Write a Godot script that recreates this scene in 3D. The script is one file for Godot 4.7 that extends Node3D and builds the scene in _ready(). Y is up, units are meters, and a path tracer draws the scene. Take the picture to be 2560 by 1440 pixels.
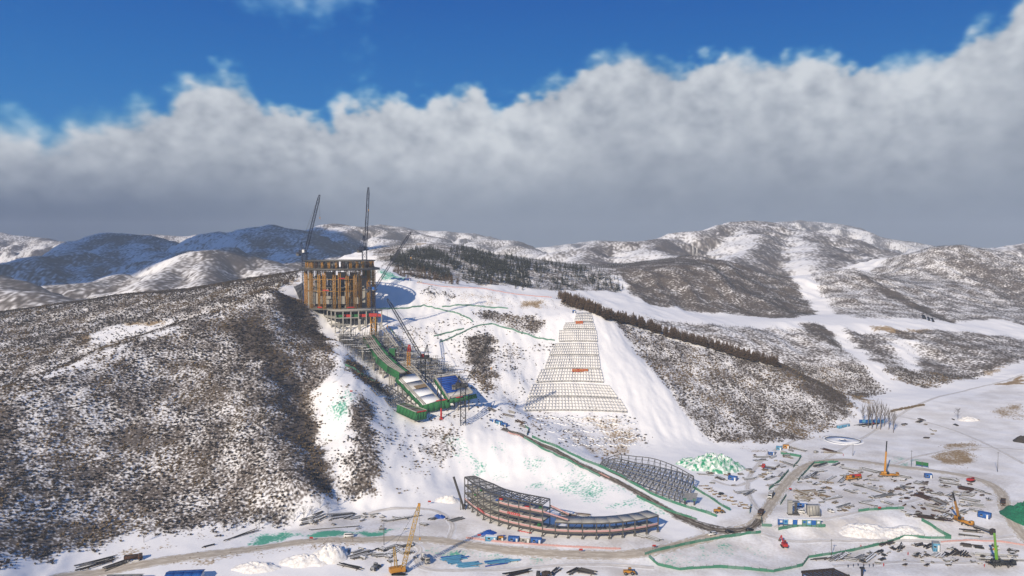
extends Node3D
# ---------------------------------------------------------------- camera numbers: a pixel of the 2560 x 1440 photograph gives a direction
const F := 1990.0
const EYE := 160.0
var pitch := atan(100.0 / F)
var sp := sin(atan(100.0 / F))
var cp := cos(atan(100.0 / F))
var rng := RandomNumberGenerator.new()
var M := {}
var taken := {}

func _ready():
	rng.seed = 20210
	set_camera_sky_sun()
	build_heights()
	make_materials()
	paint_ground()
	build_ground_meshes()
	build_far_ranges()
	build_roads()
	build_vegetation()
	build_retaining_grid()
	build_tower()
	build_inrun()
	build_cranes()
	build_stand_curved()
	build_stand_tiered()
	build_fences()
	build_site_things()
	build_vehicles()
	build_stacks()
	build_small_things()
	build_clouds()

func set_camera_sky_sun():
	var cam := Camera3D.new()
	cam.name = "camera"
	cam.fov = rad_to_deg(2.0 * atan(720.0 / F))
	cam.near = 1.0
	cam.far = 20000.0
	add_child(cam)
	cam.position = Vector3(0, EYE, 0)
	cam.rotation.x = -pitch
	cam.current = true
	var env := Environment.new()
	env.background_mode = Environment.BG_SKY
	var sky := Sky.new()
	sky.sky_material = make_sky()
	env.sky = sky
	env.tonemap_mode = Environment.TONE_MAPPER_LINEAR
	env.tonemap_exposure = 1.1
	env.background_energy_multiplier = 1.0
	env.sdfgi_enabled = true
	env.ssao_enabled = true
	env.ssil_enabled = true
	env.fog_enabled = true
	env.fog_density = 0.000125
	env.fog_light_color = Color(0.72, 0.77, 0.83)
	var we := WorldEnvironment.new()
	we.name = "world_environment"
	we.environment = env
	add_child(we)
	var sun := DirectionalLight3D.new()
	sun.name = "sun"
	sun.light_color = Color(1.0, 0.935, 0.835)
	sun.light_energy = 1.6
	sun.light_angular_distance = 0.5
	sun.shadow_enabled = true
	add_child(sun)
	sun.look_at_from_position(Vector3.ZERO, Vector3(0.43, -0.47, -0.80), Vector3.UP)

# ---------------------------------------------------------------- sky
func curve(xs: Array, ys: Array, x: float) -> float:
	if x <= xs[0]:
		return ys[0]
	for i in range(1, xs.size()):
		if x <= xs[i]:
			var t: float = (x - xs[i - 1]) / (xs[i] - xs[i - 1])
			t = t * t * (3.0 - 2.0 * t)
			return lerpf(ys[i - 1], ys[i], t)
	return ys[-1]

func noise(s: int, freq: float, oct: int, kind := FastNoiseLite.TYPE_SIMPLEX_SMOOTH) -> FastNoiseLite:
	var n := FastNoiseLite.new()
	n.seed = s
	n.noise_type = kind
	n.frequency = freq
	n.fractal_octaves = oct
	return n

func make_sky() -> PanoramaSkyMaterial:
	var W := 2048
	var Hh := 2048
	var img := Image.create(W, Hh, false, Image.FORMAT_RGB8)
	# edge of the cloud bank: how high its top stands over the horizon, by bearing (photo pixels)
	var ex := [-1280, -900, -500, -250, 0, 120, 220, 320, 450, 540, 620, 700, 830, 900, 970, 1050, 1130, 1190, 1245, 1320, 1400, 1500, 1600, 1650, 1690, 1800, 1880, 2000, 2100, 2165, 2240, 2350, 2420, 2480, 2560, 2760, 3100, 3500, 3840]
	var ey := [350, 340, 370, 350, 352, 374, 388, 352, 306, 248, 240, 290, 306, 272, 265, 285, 250, 228, 288, 240, 212, 165, 150, 168, 190, 176, 186, 200, 214, 232, 215, 160, 102, 84, 80, 120, 200, 300, 330]
	var big := noise(11, 1.0 / 260.0, 5)
	var puff := noise(12, 1.0 / 90.0, 5)
	puff.fractal_gain = 0.55
	var fine := noise(13, 1.0 / 38.0, 4)
	var ground := Color(0.56, 0.58, 0.62)
	var tops := PackedFloat32Array()
	var folds := PackedFloat32Array()
	for i in W:
		var az := TAU * (i + 0.5) / W
		if az > PI:
			az -= TAU
		# the sky goes on round the back: bearings are folded so that it closes
		var fu := 1280.0 + F * az
		if fu < -1280.0:
			fu = -2560.0 - fu
		if fu > 3840.0:
			fu = 7680.0 - fu
		folds.append(fu)
		tops.append(curve(ex, ey, fu))
	for j in Hh:
		var el := PI * (0.5 - (j + 0.5) / Hh)
		if el > 0.42 and j % 4 > 0:      # overhead, four rows alike are enough
			img.blit_rect(img, Rect2i(0, j - j % 4, W, 1), Vector2i(0, j))
			continue
		if el < -0.12:
			break
		var vv := 620.0 - F * el
		var hi := clampf((620.0 - vv) / 620.0, 0.0, 1.0)
		var rad := 2000.0 * cos(el)
		# clear blue, deeper overhead
		var blue := Color(0.12, 0.515, 0.765).lerp(Color(0.055, 0.335, 0.635), pow(hi, 1.25))
		if vv < 0.0:
			blue = blue.lerp(Color(0.06, 0.30, 0.58), clampf(-vv / 1200.0, 0.0, 1.0))
		for i in W:
			var az := TAU * (i + 0.5) / W
			var fu := folds[i]
			var cx := cos(az) * rad
			var cz := sin(az) * rad
			var b := big.get_noise_3d(cx, cz, vv * 1.3)
			var c := blue
			var top := tops[i]
			if vv > top - 190.0 or absf(fu - 785.0) < 330.0 or b > 0.05 or vv < 0.0:
				var p := puff.get_noise_3d(cx, cz, vv * 1.25)
				var f := fine.get_noise_3d(cx, cz, vv)
				var inside := (vv - top) + p * 50.0 + f * 17.0 + b * 30.0
				var soft := 20.0 + 60.0 * absf(b) + 34.0 * smoothstep(800.0, 0.0, fu)
				var a := smoothstep(-soft, soft * 0.8, inside)
				# a torn lone cloud above the bank, and thin veils
				var lone := 1.0 - Vector2((fu - 785.0) / 200.0, (vv - 20.0) / 95.0).length() + p * 0.5 + f * 0.15
				var la := smoothstep(0.0, 1.1, lone) * 0.75
				# more torn clouds of that kind higher up
				la = maxf(la, smoothstep(0.02, 0.42, b + 0.35 * p) * 0.8 * smoothstep(0.0, -350.0, vv))
				var veil := smoothstep(0.10, 0.75, b + 0.3 * f - absf(vv - 230.0) / 600.0) * 0.30
				# body of the bank: bright billows at its top, flat grey below, slate near the ground
				var depth := clampf(inside / 330.0, 0.0, 1.0)
				var lit := 0.84 - 0.40 * depth + 0.46 * p * (1.0 - depth * 0.55) + 0.20 * f * (1.0 - depth) + 0.22 * b
				var low := smoothstep(390.0, 580.0, vv + b * 60.0)
				var left := smoothstep(1000.0, -100.0, fu + b * 150.0)
				lit -= 0.24 * left * (0.35 + 0.65 * depth)
				lit += 0.14 * smoothstep(420.0, 0.0, Vector2(fu - 1250.0, (vv - 440.0) * 1.8).length())
				lit = clampf(lit, 0.10, 1.0)
				var cloud := Color(0.41, 0.45, 0.52).lerp(Color(0.79, 0.81, 0.835), lit)
				cloud = cloud.lerp(Color(0.475, 0.52, 0.59).lerp(Color(0.30, 0.35, 0.45), left), low * 0.85)
				c = blue.lerp(Color(0.66, 0.74, 0.83), clampf(la + veil, 0.0, 0.8))
				c = c.lerp(cloud, a)
			if el < 0.0:
				c = c.lerp(ground, clampf(-el / 0.1, 0.0, 1.0))
			img.set_pixel(i, j, c)
	var last := int(Hh * (0.5 + 0.12 / PI)) + 1
	img.fill_rect(Rect2i(0, last, W, Hh - last), ground)
	var m := PanoramaSkyMaterial.new()
	m.panorama = ImageTexture.create_from_image(img)
	m.filter = true
	return m

# ---------------------------------------------------------------- pixels to directions and to the ground
func ray(u: float, v: float) -> Vector3:      # scaled so that it goes one metre forward (-z)
	var cx := (u - 1280.0) / F
	var cy := -(v - 720.0) / F
	var k := cp + cy * sp
	return Vector3(cx / k, (cy * cp - sp) / k, -1.0)

func at_depth(u: float, v: float, d: float) -> Vector3:
	return Vector3(0, EYE, 0) + ray(u, v) * d

func at_height(u: float, v: float, y: float) -> Vector3:
	var r := ray(u, v)
	return Vector3(0, EYE, 0) + r * ((y - EYE) / r.y)

func hit(u: float, v: float) -> Vector3:
	var r := ray(u, v)
	var d := 300.0
	while d < 1700.0:
		if ground_y(r.x * d, -d) > EYE + r.y * d:
			var a := d - 4.0
			var b := d
			for k in 9:
				var m := (a + b) * 0.5
				if ground_y(r.x * m, -m) > EYE + r.y * m:
					b = m
				else:
					a = m
			return Vector3(r.x * b, ground_y(r.x * b, -b), -b)
		d += 4.0
	return at_depth(u, v, 1700.0)

func on_ground(p: Vector3) -> Vector3:
	return Vector3(p.x, ground_y(p.x, p.z), p.z)
# ---------------------------------------------------------------- the land: heights through points read off the photograph
const CS := 8.0                 # coarse grid
const CX0 := -1400.0
const CD0 := 232.0
const CNX := 351
const CNZ := 205
const NS := 2.0                 # near grid: 2 m
const NX0 := -660.0
const ND0 := 256.0
const NNX := 661
const NNZ := 325                # depth 256 to 904
const MS := 5.0                 # middle grid: 5 m
const MX0 := -1280.0
const MD0 := 884.0
const MNX := 513
const MNZ := 170                # depth 884 to 1729
var coarse := PackedFloat32Array()
var near_h := PackedFloat32Array()
var mid_h := PackedFloat32Array()

# column, row, depth
func points_by_depth() -> Array:
	return [
	# left hill: crest, slope, toe
	[0,985,500],[100,935,540],[230,880,590],[330,845,625],[450,806,660],[560,772,690],[640,745,710],[690,722,722],
	[0,1200,430],[0,1380,375],[250,1100,490],[250,1300,430],[450,950,570],[450,1100,505],[450,1250,455],[600,900,600],[600,1050,525],[600,1200,470],[520,1318,432],[700,800,690],[750,850,660],[700,900,610],[-250,1100,450],[-250,1350,360],
	# gully right of it and the white spur
	[690,960,572],[725,1040,535],[735,1110,502],[775,1200,466],[748,980,590],[765,1050,566],[785,1120,530],[822,1225,484],[795,1000,570],[800,1060,540],[812,1130,512],
	[860,985,562],[800,978,575],[840,1106,520],[900,1000,562],[930,1060,545],[900,1110,515],[905,1190,490],[850,930,604],[925,968,590],[860,890,640],[845,850,672],[800,860,664],[810,920,622],
	[1000,1062,565],[1000,1150,520],[1070,1080,566],[1070,1160,528],[960,1055,566],[1000,1215,497],[1060,1215,500],
	[1110,1066,572],[1158,1062,576],[1245,1070,580],[1200,1040,596],[1130,1120,548],[1230,1130,550],[1300,1170,532],[1400,1230,500],
	# terrace left of the tower, ground below the tower and the inruns
	[740,790,720],[720,745,735],[760,770,735],[830,842,716],[900,868,700],[950,868,700],[930,910,668],[900,920,655],[960,965,640],[1050,1030,602],[1000,1010,610],[1000,900,690],[1060,940,660],[1100,990,622],
	[800,770,770],[880,775,775],[960,775,770],[940,835,716],[900,770,800],
	# white slopes right of the inruns
	[1030,790,780],[1000,835,730],[1100,830,740],[1100,900,690],[1130,960,642],[1200,1000,622],[1200,900,690],[1200,840,730],[1300,840,740],[1300,950,662],[1280,1012,626],[1380,850,735],[1180,800,760],[1300,800,765],
	# bank of the plateau
	[945,668,880],[1030,699,864],[1040,709,850],[1200,722,850],[1390,746,838],[1050,768,800],[1250,770,803],[1400,774,798],[1040,704,890],[1200,721,885],[1300,734,880],[990,735,820],[975,700,850],
	# the grid slope and the run beside it
	[1440,783,775],[1490,783,775],[1310,1028,640],[1440,1028,640],[1570,1030,640],[1360,900,704],[1400,900,704],[1510,900,704],[1545,960,672],[1335,960,672],[1420,830,743],[1495,830,743],
	[1450,1042,634],[1340,1045,628],[1560,850,748],[1600,900,720],[1650,980,675],[1690,1050,640],[1720,1080,628],
	# ridge hill to the right: crest and front
	[1500,780,793],[1560,797,802],[1700,840,808],[1850,882,800],[1950,908,790],[2050,960,760],[2130,1015,725],
	[1600,880,745],[1700,950,710],[1700,1020,664],[1780,1050,655],[1900,960,735],[1900,1050,672],[2000,1010,712],[1800,920,752],
	# behind that crest
	[1560,815,865],[1700,862,872],[1850,905,872],[1950,936,862],[2050,985,830],
	# terrace road and the slope under it
	[1600,776,1000],[1750,796,1015],[1900,808,1030],[2000,806,1040],[2200,815,1055],[2400,822,1080],[2560,838,1090],[1600,768,1030],[1750,788,1045],[1900,799,1060],[2000,798,1070],[2200,806,1085],[2400,812,1105],[2560,826,1120],
	[1700,815,950],[1850,850,925],[2000,865,945],[2080,930,885],[2190,975,828],[2090,875,950],[2140,905,905],[2200,958,845],
	[2200,850,1000],[2300,885,955],[2310,968,846],[2400,900,940],[2500,880,965],[2450,945,888],[2560,905,930],[2250,930,880],[2560,870,1010],
	# field before the back hill
	[1450,738,1040],[1500,756,1010],[1560,742,1075],[1430,756,960],
	# back hill
	[1620,762,1062],[1750,782,1085],[1900,791,1110],[1745,668,1235],[1650,712,1175],[1850,722,1205],[1950,772,1150],[1690,690,1200],[1790,690,1215],
	[1500,668,1350],[1600,655,1380],[1735,639,1405],[1830,660,1400],[1900,688,1370],[1960,720,1320],[2005,748,1280],[2025,785,1180],
	[1735,700,1600],[1600,700,1600],[1900,740,1560],
	# wooded hill behind the tower
	[880,640,1250],[960,620,1300],[1065,604,1350],[1150,621,1350],[1250,638,1330],[1340,649,1330],[1420,660,1340],
	[1000,698,930],[1150,716,950],[1300,736,985],[1400,742,995],[1100,660,1100],[1200,690,1060],[1300,700,1085],[940,655,1080],[1000,665,1050],[1400,705,1120],[1500,715,1140],
	[1065,650,1620],[1250,672,1620],[900,680,1620],
	# second ridge on the left
	[-120,790,850],[0,782,850],[110,766,860],[300,738,870],[500,719,880],[600,701,880],[700,688,872],[760,679,866],[850,672,890],
	[230,908,660],[0,1012,570],[100,955,620],[450,828,725],[560,792,742],[200,850,725],[50,885,692],[100,820,780],[300,800,785],[420,788,775],[400,760,825],[600,737,805],[700,718,790],[560,765,768],
	[-150,880,1100],[0,860,1100],[300,810,1100],[600,760,1100],[760,725,1100],[0,800,1650],[400,760,1650],
	# gully and the two hills on the right
	[2000,692,1450],[2040,746,1280],[2080,790,1135],[2092,676,1400],[2130,673,1400],[2200,716,1320],[2300,766,1230],[2390,809,1135],[2110,740,1255],[2150,790,1125],[2220,780,1160],
	[2180,692,1600],[2260,652,1600],[2340,622,1600],[2420,614,1620],[2500,632,1650],[2560,656,1650],[2400,720,1400],[2300,705,1450],[2480,792,1195],[2450,692,1480],[2560,765,1340],[2420,760,1290],[2650,700,1650],[2700,860,1080],[2700,900,950]]

# column, row, height of the flat ground there
func points_by_height() -> Array:
	return [
	[200,1440,1],[350,1415,2],[520,1372,3],[800,1332,4],[1000,1335,4],[1200,1340,4],[1400,1365,4],[1600,1355,4],[1750,1340,4],[1880,1318,5],
	[700,1440,0],[700,1400,2],[1000,1440,0],[1000,1385,2],[1300,1440,0],[1300,1402,0],[1300,1380,4],[1600,1440,0],[1600,1412,0],[1600,1386,4],[1900,1440,0],[1900,1380,0],[1900,1345,3],[2200,1440,0],[2560,1440,0],
	[1980,1310,5.5],[1980,1335,1],[2150,1302,6],[2150,1345,1],[2300,1305,6],[2300,1345,1],[2100,1380,0],[2400,1380,0.5],[2560,1370,2],[2450,1330,3],[2540,1310,5],
	[1650,1298,4.2],[1500,1292,4.2],[1350,1242,4.2],[1200,1200,4.4],[1140,1222,4.4],[850,1268,4.6],[900,1262,4.6],[1000,1258,4.6],[1080,1255,4.6],[760,1295,4.6],[680,1310,4.2],[1160,1280,4.2],
	[1320,1090,24],[1400,1125,20],[1500,1175,15],[1600,1230,10],[1700,1285,6],[1420,1092,20.5],[1500,1140,11],[1560,1150,9.5],[1640,1180,8],[1720,1240,6.5],[1740,1170,7],[1600,1110,11],[1680,1132,8],
	[1950,1200,6],[2100,1200,6],[2300,1200,6],[2550,1200,7],[2100,1270,6],[2300,1270,6],[2500,1270,6],[1900,1132,6],[2050,1120,6],[2200,1120,6],[2400,1120,7],[2560,1120,8],[1950,1260,5.5],
	[1770,1114,6.5],[1860,1112,6],[1960,1106,6],[2060,1072,7],[2150,1052,8],[2300,1032,9],[2450,1032,10],[2560,1000,14],[2250,992,12],[2350,988,12],[2560,932,24],[2450,985,12],[2180,1030,8.5]]

func build_heights():
	var px := PackedFloat32Array()
	var pz := PackedFloat32Array()
	var py := PackedFloat32Array()
	for e in points_by_depth():
		var p := at_depth(e[0], e[1], e[2])
		px.append(p.x); pz.append(p.z); py.append(p.y)
	for e in points_by_height():
		var p := at_height(e[0], e[1], e[2])
		px.append(p.x); pz.append(p.z); py.append(p.y)
	for x in [-330, -200, -60, 80, 220, 330]:       # the valley floor goes on under the camera
		for d in [235, 315]:
			px.append(x); pz.append(-d); py.append(0.0 if x > -250 else 6.0)
	var n := px.size()
	# multiquadric through all the points, solved by elimination
	var c2 := 14.0 * 14.0
	var A: Array[PackedFloat64Array] = []
	for i in n + 1:
		var row := PackedFloat64Array()
		row.resize(n + 2)
		for j in n:
			if i < n:
				var dx := px[i] - px[j]
				var dz := pz[i] - pz[j]
				row[j] = -sqrt(dx * dx + dz * dz + c2)
			else:
				row[j] = 1.0
		row[n] = 1.0 if i < n else 0.0
		row[n + 1] = py[i] if i < n else 0.0
		if i < n:
			row[i] -= -1.5          # a little slack keeps neighbours from ringing
		A.append(row)
	var N := n + 1
	for k in N:
		var best := k
		for i in range(k + 1, N):
			if absf(A[i][k]) > absf(A[best][k]):
				best = i
		if best != k:
			var tmp := A[k]
			A[k] = A[best]
			A[best] = tmp
		var rk := A[k]
		var inv := 1.0 / rk[k]
		for i in range(k + 1, N):
			var ri := A[i]
			var fct := ri[k] * inv
			if fct == 0.0:
				continue
			for j in range(k, N + 1):
				ri[j] -= fct * rk[j]
			A[i] = ri
	var w := PackedFloat64Array()
	w.resize(N)
	for k in range(N - 1, -1, -1):
		var s := A[k][N]
		for j in range(k + 1, N):
			s -= A[k][j] * w[j]
		w[k] = s / A[k][k]
	coarse.resize(CNX * CNZ)
	var base := w[n]
	for j in CNZ:
		var d := CD0 + j * CS
		var z := -d
		var reach := 0.70 * d + 130.0
		for i in CNX:
			var x := CX0 + i * CS
			if absf(x) > reach:
				coarse[j * CNX + i] = NAN
				continue
			var s := base
			for k in n:
				var dx := x - px[k]
				var dz := z - pz[k]
				s -= w[k] * sqrt(dx * dx + dz * dz + c2)
			coarse[j * CNX + i] = s
	# outside the reach the land goes on level with its edge
	for j in CNZ:
		var a := 0
		while is_nan(coarse[j * CNX + a]):
			a += 1
		for i in a:
			coarse[j * CNX + i] = coarse[j * CNX + a]
		a = CNX - 1
		while is_nan(coarse[j * CNX + a]):
			a -= 1
		for i in range(a + 1, CNX):
			coarse[j * CNX + i] = coarse[j * CNX + a]
	near_h = refine(NX0, ND0, NS, NNX, NNZ)
	mid_h = refine(MX0, MD0, MS, MNX, MNZ)

func refine(x0: float, d0: float, s: float, nx: int, nz: int) -> PackedFloat32Array:
	# cubic steps along x then along depth, then the roughness of the land
	var tmp := PackedFloat32Array()
	tmp.resize(CNZ * nx)
	for i in nx:
		var g := clampf((x0 + i * s - CX0) / CS, 1.0, CNX - 2.001)
		var q := int(g)
		var t := g - q
		var w0 := ((-0.5 * t + 1.0) * t - 0.5) * t
		var w1 := (1.5 * t - 2.5) * t * t + 1.0
		var w2 := ((-1.5 * t + 2.0) * t + 0.5) * t
		var w3 := (0.5 * t - 0.5) * t * t
		q = mini(q, CNX - 3)
		for j in CNZ:
			var o := j * CNX + q
			tmp[j * nx + i] = w0 * coarse[o - 1] + w1 * coarse[o] + w2 * coarse[o + 1] + w3 * coarse[o + 2]
	var out := PackedFloat32Array()
	out.resize(nx * nz)
	var rough := noise(31, 1.0 / 46.0, 4)
	var rill := noise(32, 1.0 / 17.0, 3)
	var ridged := noise(33, 1.0 / 105.0, 3)
	ridged.fractal_type = FastNoiseLite.FRACTAL_RIDGED
	for j in nz:
		var g := clampf((d0 + j * s - CD0) / CS, 1.0, CNZ - 2.001)
		var q := mini(int(g), CNZ - 3)
		var t := g - q
		var w0 := ((-0.5 * t + 1.0) * t - 0.5) * t
		var w1 := (1.5 * t - 2.5) * t * t + 1.0
		var w2 := ((-1.5 * t + 2.0) * t + 0.5) * t
		var w3 := (0.5 * t - 0.5) * t * t
		for i in nx:
			var o := q * nx + i
			var h := w0 * tmp[o - nx] + w1 * tmp[o] + w2 * tmp[o + nx] + w3 * tmp[o + 2 * nx]
			var sl := absf(tmp[o + nx] - tmp[o - nx]) / (2.0 * CS)
			if i > 2 and i < nx - 3:
				sl = maxf(sl, absf(tmp[o + 2] - tmp[o - 2]) / (4.0 * s))
			var k := smoothstep(0.05, 0.32, sl)
			var x := x0 + i * s
			var z := -(d0 + j * s)
			h += k * (rough.get_noise_2d(x, z) * 0.9 + rill.get_noise_2d(x * 1.5, z * 0.35) * 1.2 + rill.get_noise_2d(x * 3.6 + 300.0, z * 0.8) * 0.35)
			h += (1.0 - k) * (rough.get_noise_2d(x * 2.0, z * 2.0) * 0.35)
			if d0 > 800.0:
				h += k * (ridged.get_noise_2d(x, z * 0.6) * 8.0 - 2.6) * smoothstep(884.0, 980.0, -z)
			out[j * nx + i] = h
	return out

func ground_y(x: float, z: float) -> float:
	var d := -z
	if d < 898.0 and absf(x) < 656.0:
		var gx := clampf((x - NX0) / NS, 0.0, NNX - 1.001)
		var gz := clampf((d - ND0) / NS, 0.0, NNZ - 1.001)
		var i := int(gx)
		var j := int(gz)
		var tx := gx - i
		var tz := gz - j
		var o := j * NNX + i
		return lerpf(lerpf(near_h[o], near_h[o + 1], tx), lerpf(near_h[o + NNX], near_h[o + NNX + 1], tx), tz)
	var mx := clampf((x - MX0) / MS, 0.0, MNX - 1.001)
	var mz := clampf((d - MD0) / MS, 0.0, MNZ - 1.001)
	var a := int(mx)
	var b := int(mz)
	var sx := mx - a
	var sz := mz - b
	var q := b * MNX + a
	return lerpf(lerpf(mid_h[q], mid_h[q + 1], sx), lerpf(mid_h[q + MNX], mid_h[q + MNX + 1], sx), sz)
# ---------------------------------------------------------------- what covers the ground: four masks on the two grids
# 0 shrubs and bare heath, 1 earth and dry grass, 2 green dust net showing through snow, 3 dirtied snow
var near_mask: Array[PackedFloat32Array] = []
var mid_mask: Array[PackedFloat32Array] = []

func world_poly(poly: Array) -> PackedVector2Array:
	var out := PackedVector2Array()
	for e in poly:
		var p := hit(e[0], e[1])
		out.append(Vector2(p.x, p.z))
	return out

func cover(channel: int, value: float, poly: Array):
	cover_world(channel, value, world_poly(poly))

var fray := noise(35, 1.0 / 16.0, 3)
var ragged := 12.0

func cover_world(channel: int, value: float, wp: PackedVector2Array):
	var lo := wp[0]
	var hi := wp[0]
	for p in wp:
		lo = Vector2(minf(lo.x, p.x), minf(lo.y, p.y))
		hi = Vector2(maxf(hi.x, p.x), maxf(hi.y, p.y))
	for g in 2:
		var x0 := NX0 if g == 0 else MX0
		var d0 := ND0 if g == 0 else MD0
		var s := NS if g == 0 else MS
		var nx := NNX if g == 0 else MNX
		var nz := NNZ if g == 0 else MNZ
		var m: PackedFloat32Array = near_mask[channel] if g == 0 else mid_mask[channel]
		var i0 := clampi(int((lo.x - x0) / s), 0, nx - 1)
		var i1 := clampi(int((hi.x - x0) / s) + 1, 0, nx - 1)
		var j0 := clampi(int((-hi.y - d0) / s), 0, nz - 1)
		var j1 := clampi(int((-lo.y - d0) / s) + 1, 0, nz - 1)
		for j in range(j0, j1 + 1):
			for i in range(i0, i1 + 1):
				var q := Vector2(x0 + i * s, -(d0 + j * s))
				q += Vector2(fray.get_noise_2d(q.x, q.y), fray.get_noise_2d(q.x + 500.0, q.y)) * ragged
				if Geometry2D.is_point_in_polygon(q, wp):
					m[j * nx + i] = value
		if g == 0:
			near_mask[channel] = m
		else:
			mid_mask[channel] = m

func strip(channel: int, value: float, line: Array, half: float):
	var pts: Array[Vector2] = []
	for e in line:
		var p := hit(e[0], e[1])
		pts.append(Vector2(p.x, p.z))
	for k in pts.size() - 1:
		var dir := (pts[k + 1] - pts[k]).normalized()
		var n := Vector2(-dir.y, dir.x) * half
		cover_world(channel, value, PackedVector2Array([pts[k] - dir * half * 0.5 + n, pts[k + 1] + dir * half * 0.5 + n, pts[k + 1] + dir * half * 0.5 - n, pts[k] - dir * half * 0.5 - n]))

func blur(m: PackedFloat32Array, nx: int, nz: int, times: int) -> PackedFloat32Array:
	for t in times:
		var o := m.duplicate()
		for j in range(1, nz - 1):
			for i in range(1, nx - 1):
				var q := j * nx + i
				o[q] = (m[q] * 2.0 + m[q - 1] + m[q + 1] + m[q - nx] + m[q + nx]) / 6.0
		m = o
	return m

func mask_at(channel: int, x: float, z: float) -> float:
	var d := -z
	if d < 898.0 and absf(x) < 656.0:
		return near_mask[channel][clampi(int((d - ND0) / NS + 0.5), 0, NNZ - 1) * NNX + clampi(int((x - NX0) / NS + 0.5), 0, NNX - 1)]
	return mid_mask[channel][clampi(int((d - MD0) / MS + 0.5), 0, MNZ - 1) * MNX + clampi(int((x - MX0) / MS + 0.5), 0, MNX - 1)]

func paint_ground():
	for c in 4:
		var a := PackedFloat32Array()
		a.resize(NNX * NNZ)
		near_mask.append(a)
		var b := PackedFloat32Array()
		b.resize(MNX * MNZ)
		mid_mask.append(b)
	# heath on the hills; thin grass pricks through the snow of the bowl
	cover(0, 0.13, [[960,800],[1200,780],[1420,780],[1330,1010],[1600,1040],[1640,1120],[1500,1150],[1330,1090],[1180,1060],[1050,1180],[1060,1240],[950,1240],[800,1000],[960,1000],[1130,990]])
	cover(0, 0.24, [[1700,1050],[1560,860],[1500,790],[1540,850],[1690,1080],[1740,1120]])
	cover(0, 0.65, [[-160,1050],[0,995],[100,944],[230,889],[330,853],[450,814],[560,780],[640,753],[690,732],[735,752],[790,795],[830,850],[838,940],[796,968],[785,1000],[800,1100],[832,1230],[834,1262],[700,1300],[520,1326],[420,1340],[330,1330],[260,1370],[160,1385],[0,1425],[-160,1430]])
	cover(0, 0.55, [[20,1010],[230,900],[330,864],[300,960],[160,1040],[40,1130]])
	cover(0, 0.62, [[-140,778],[0,764],[110,748],[300,718],[500,700],[600,682],[700,668],[752,662],[750,690],[700,716],[640,736],[560,762],[450,793],[330,832],[230,865],[100,918],[0,968],[-120,1000]])
	cover(0, 0.55, [[-120,1060],[0,1000],[230,895],[450,820],[560,786],[640,757],[690,738],[694,704],[640,728],[560,756],[450,788],[330,826],[230,858],[100,912],[0,962],[-120,1000]])
	cover(0, 0.15, [[215,838],[300,812],[420,800],[440,806],[330,836],[250,862]])
	cover(0, 0.97, [[688,940],[735,965],[765,1000],[792,1090],[832,1238],[806,1248],[770,1160],[735,1060],[700,1000]])
	cover(0, 0.92, [[672,760],[735,745],[795,800],[838,862],[832,905],[780,850],[720,800]])
	cover(0, 0.95, [[560,810],[640,800],[720,900],[760,960],[700,950],[620,880]])
	cover(0, 0.78, [[878,990],[918,985],[945,1080],[950,1225],[900,1250],[862,1245],[850,1170],[885,1090]])
	cover(0, 0.45, [[1062,1074],[1130,1068],[1158,1112],[1120,1185],[1066,1140]])
	cover(0, 0.78, [[1160,850],[1232,840],[1240,950],[1216,1000],[1172,930]])
	cover(0, 0.9, [[866,880],[905,915],[935,950],[985,990],[960,985],[900,950],[868,920]])
	cover(0, 0.62, [[1195,772],[1300,788],[1372,800],[1350,832],[1280,822],[1205,800]])
	cover(0, 0.5, [[1068,715],[1150,738],[1135,748],[1055,738]])
	cover(0, 0.4, [[1240,880],[1300,860],[1270,940],[1250,950]])
	cover(0, 0.58, [[1500,790],[1560,806],[1700,849],[1850,891],[1950,918],[2050,970],[2132,1024],[2112,1050],[2010,1100],[1900,1108],[1780,1104],[1720,1060],[1650,960],[1560,865]])
	cover(0, 0.86, [[1930,915],[1975,915],[2060,960],[2132,1018],[2090,1015],[2010,960]])
	cover(0, 0.62, [[1400,760],[1500,785],[1560,805],[1600,800],[1500,770],[1420,742]])
	cover(0, 0.58, [[1600,786],[1800,812],[1980,816],[2095,850],[2180,905],[2225,972],[2190,990],[2130,1000],[2060,960],[1950,905],[1850,872],[1700,832]])
	cover(0, 0.9, [[1985,800],[2060,815],[2120,860],[2090,870],[2020,830]])
	# wooded hill, back hill, the hills on the right
	cover(0, 0.62, [[880,630],[960,606],[1065,592],[1150,606],[1340,640],[1500,664],[1560,700],[1560,732],[1480,728],[1400,730],[1200,714],[1030,694],[960,660]])
	cover(0, 0.8, [[1490,664],[1600,645],[1735,628],[1830,648],[1900,672],[1995,710],[2050,786],[1990,796],[1900,794],[1750,782],[1620,760],[1570,735],[1560,700]])  # back hill: dark heath, thickened further to stand in for cloud shade
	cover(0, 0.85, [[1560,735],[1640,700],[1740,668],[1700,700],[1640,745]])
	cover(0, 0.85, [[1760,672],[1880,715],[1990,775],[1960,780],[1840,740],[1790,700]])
	cover(0, 0.6, [[2022,690],[2090,664],[2140,660],[2200,706],[2300,756],[2390,800],[2300,799],[2150,796],[2085,786],[2050,740]])
	cover(0, 0.62, [[2150,690],[2180,672],[2260,630],[2340,602],[2420,594],[2560,630],[2680,640],[2680,830],[2470,800],[2395,802],[2300,756],[2200,708]])
	cover(0, 0.9, [[2128,676],[2150,682],[2230,726],[2330,775],[2392,806],[2370,806],[2280,768],[2190,722]])
	cover(0, 0.75, [[2345,628],[2440,640],[2560,690],[2600,780],[2500,740],[2400,680]])
	cover(0, 0.68, [[2098,820],[2200,832],[2330,822],[2440,832],[2600,850],[2600,900],[2450,942],[2310,972],[2235,950],[2160,884]])
	cover(0, 0.15, [[2220,850],[2290,850],[2300,930],[2270,930]])
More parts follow.
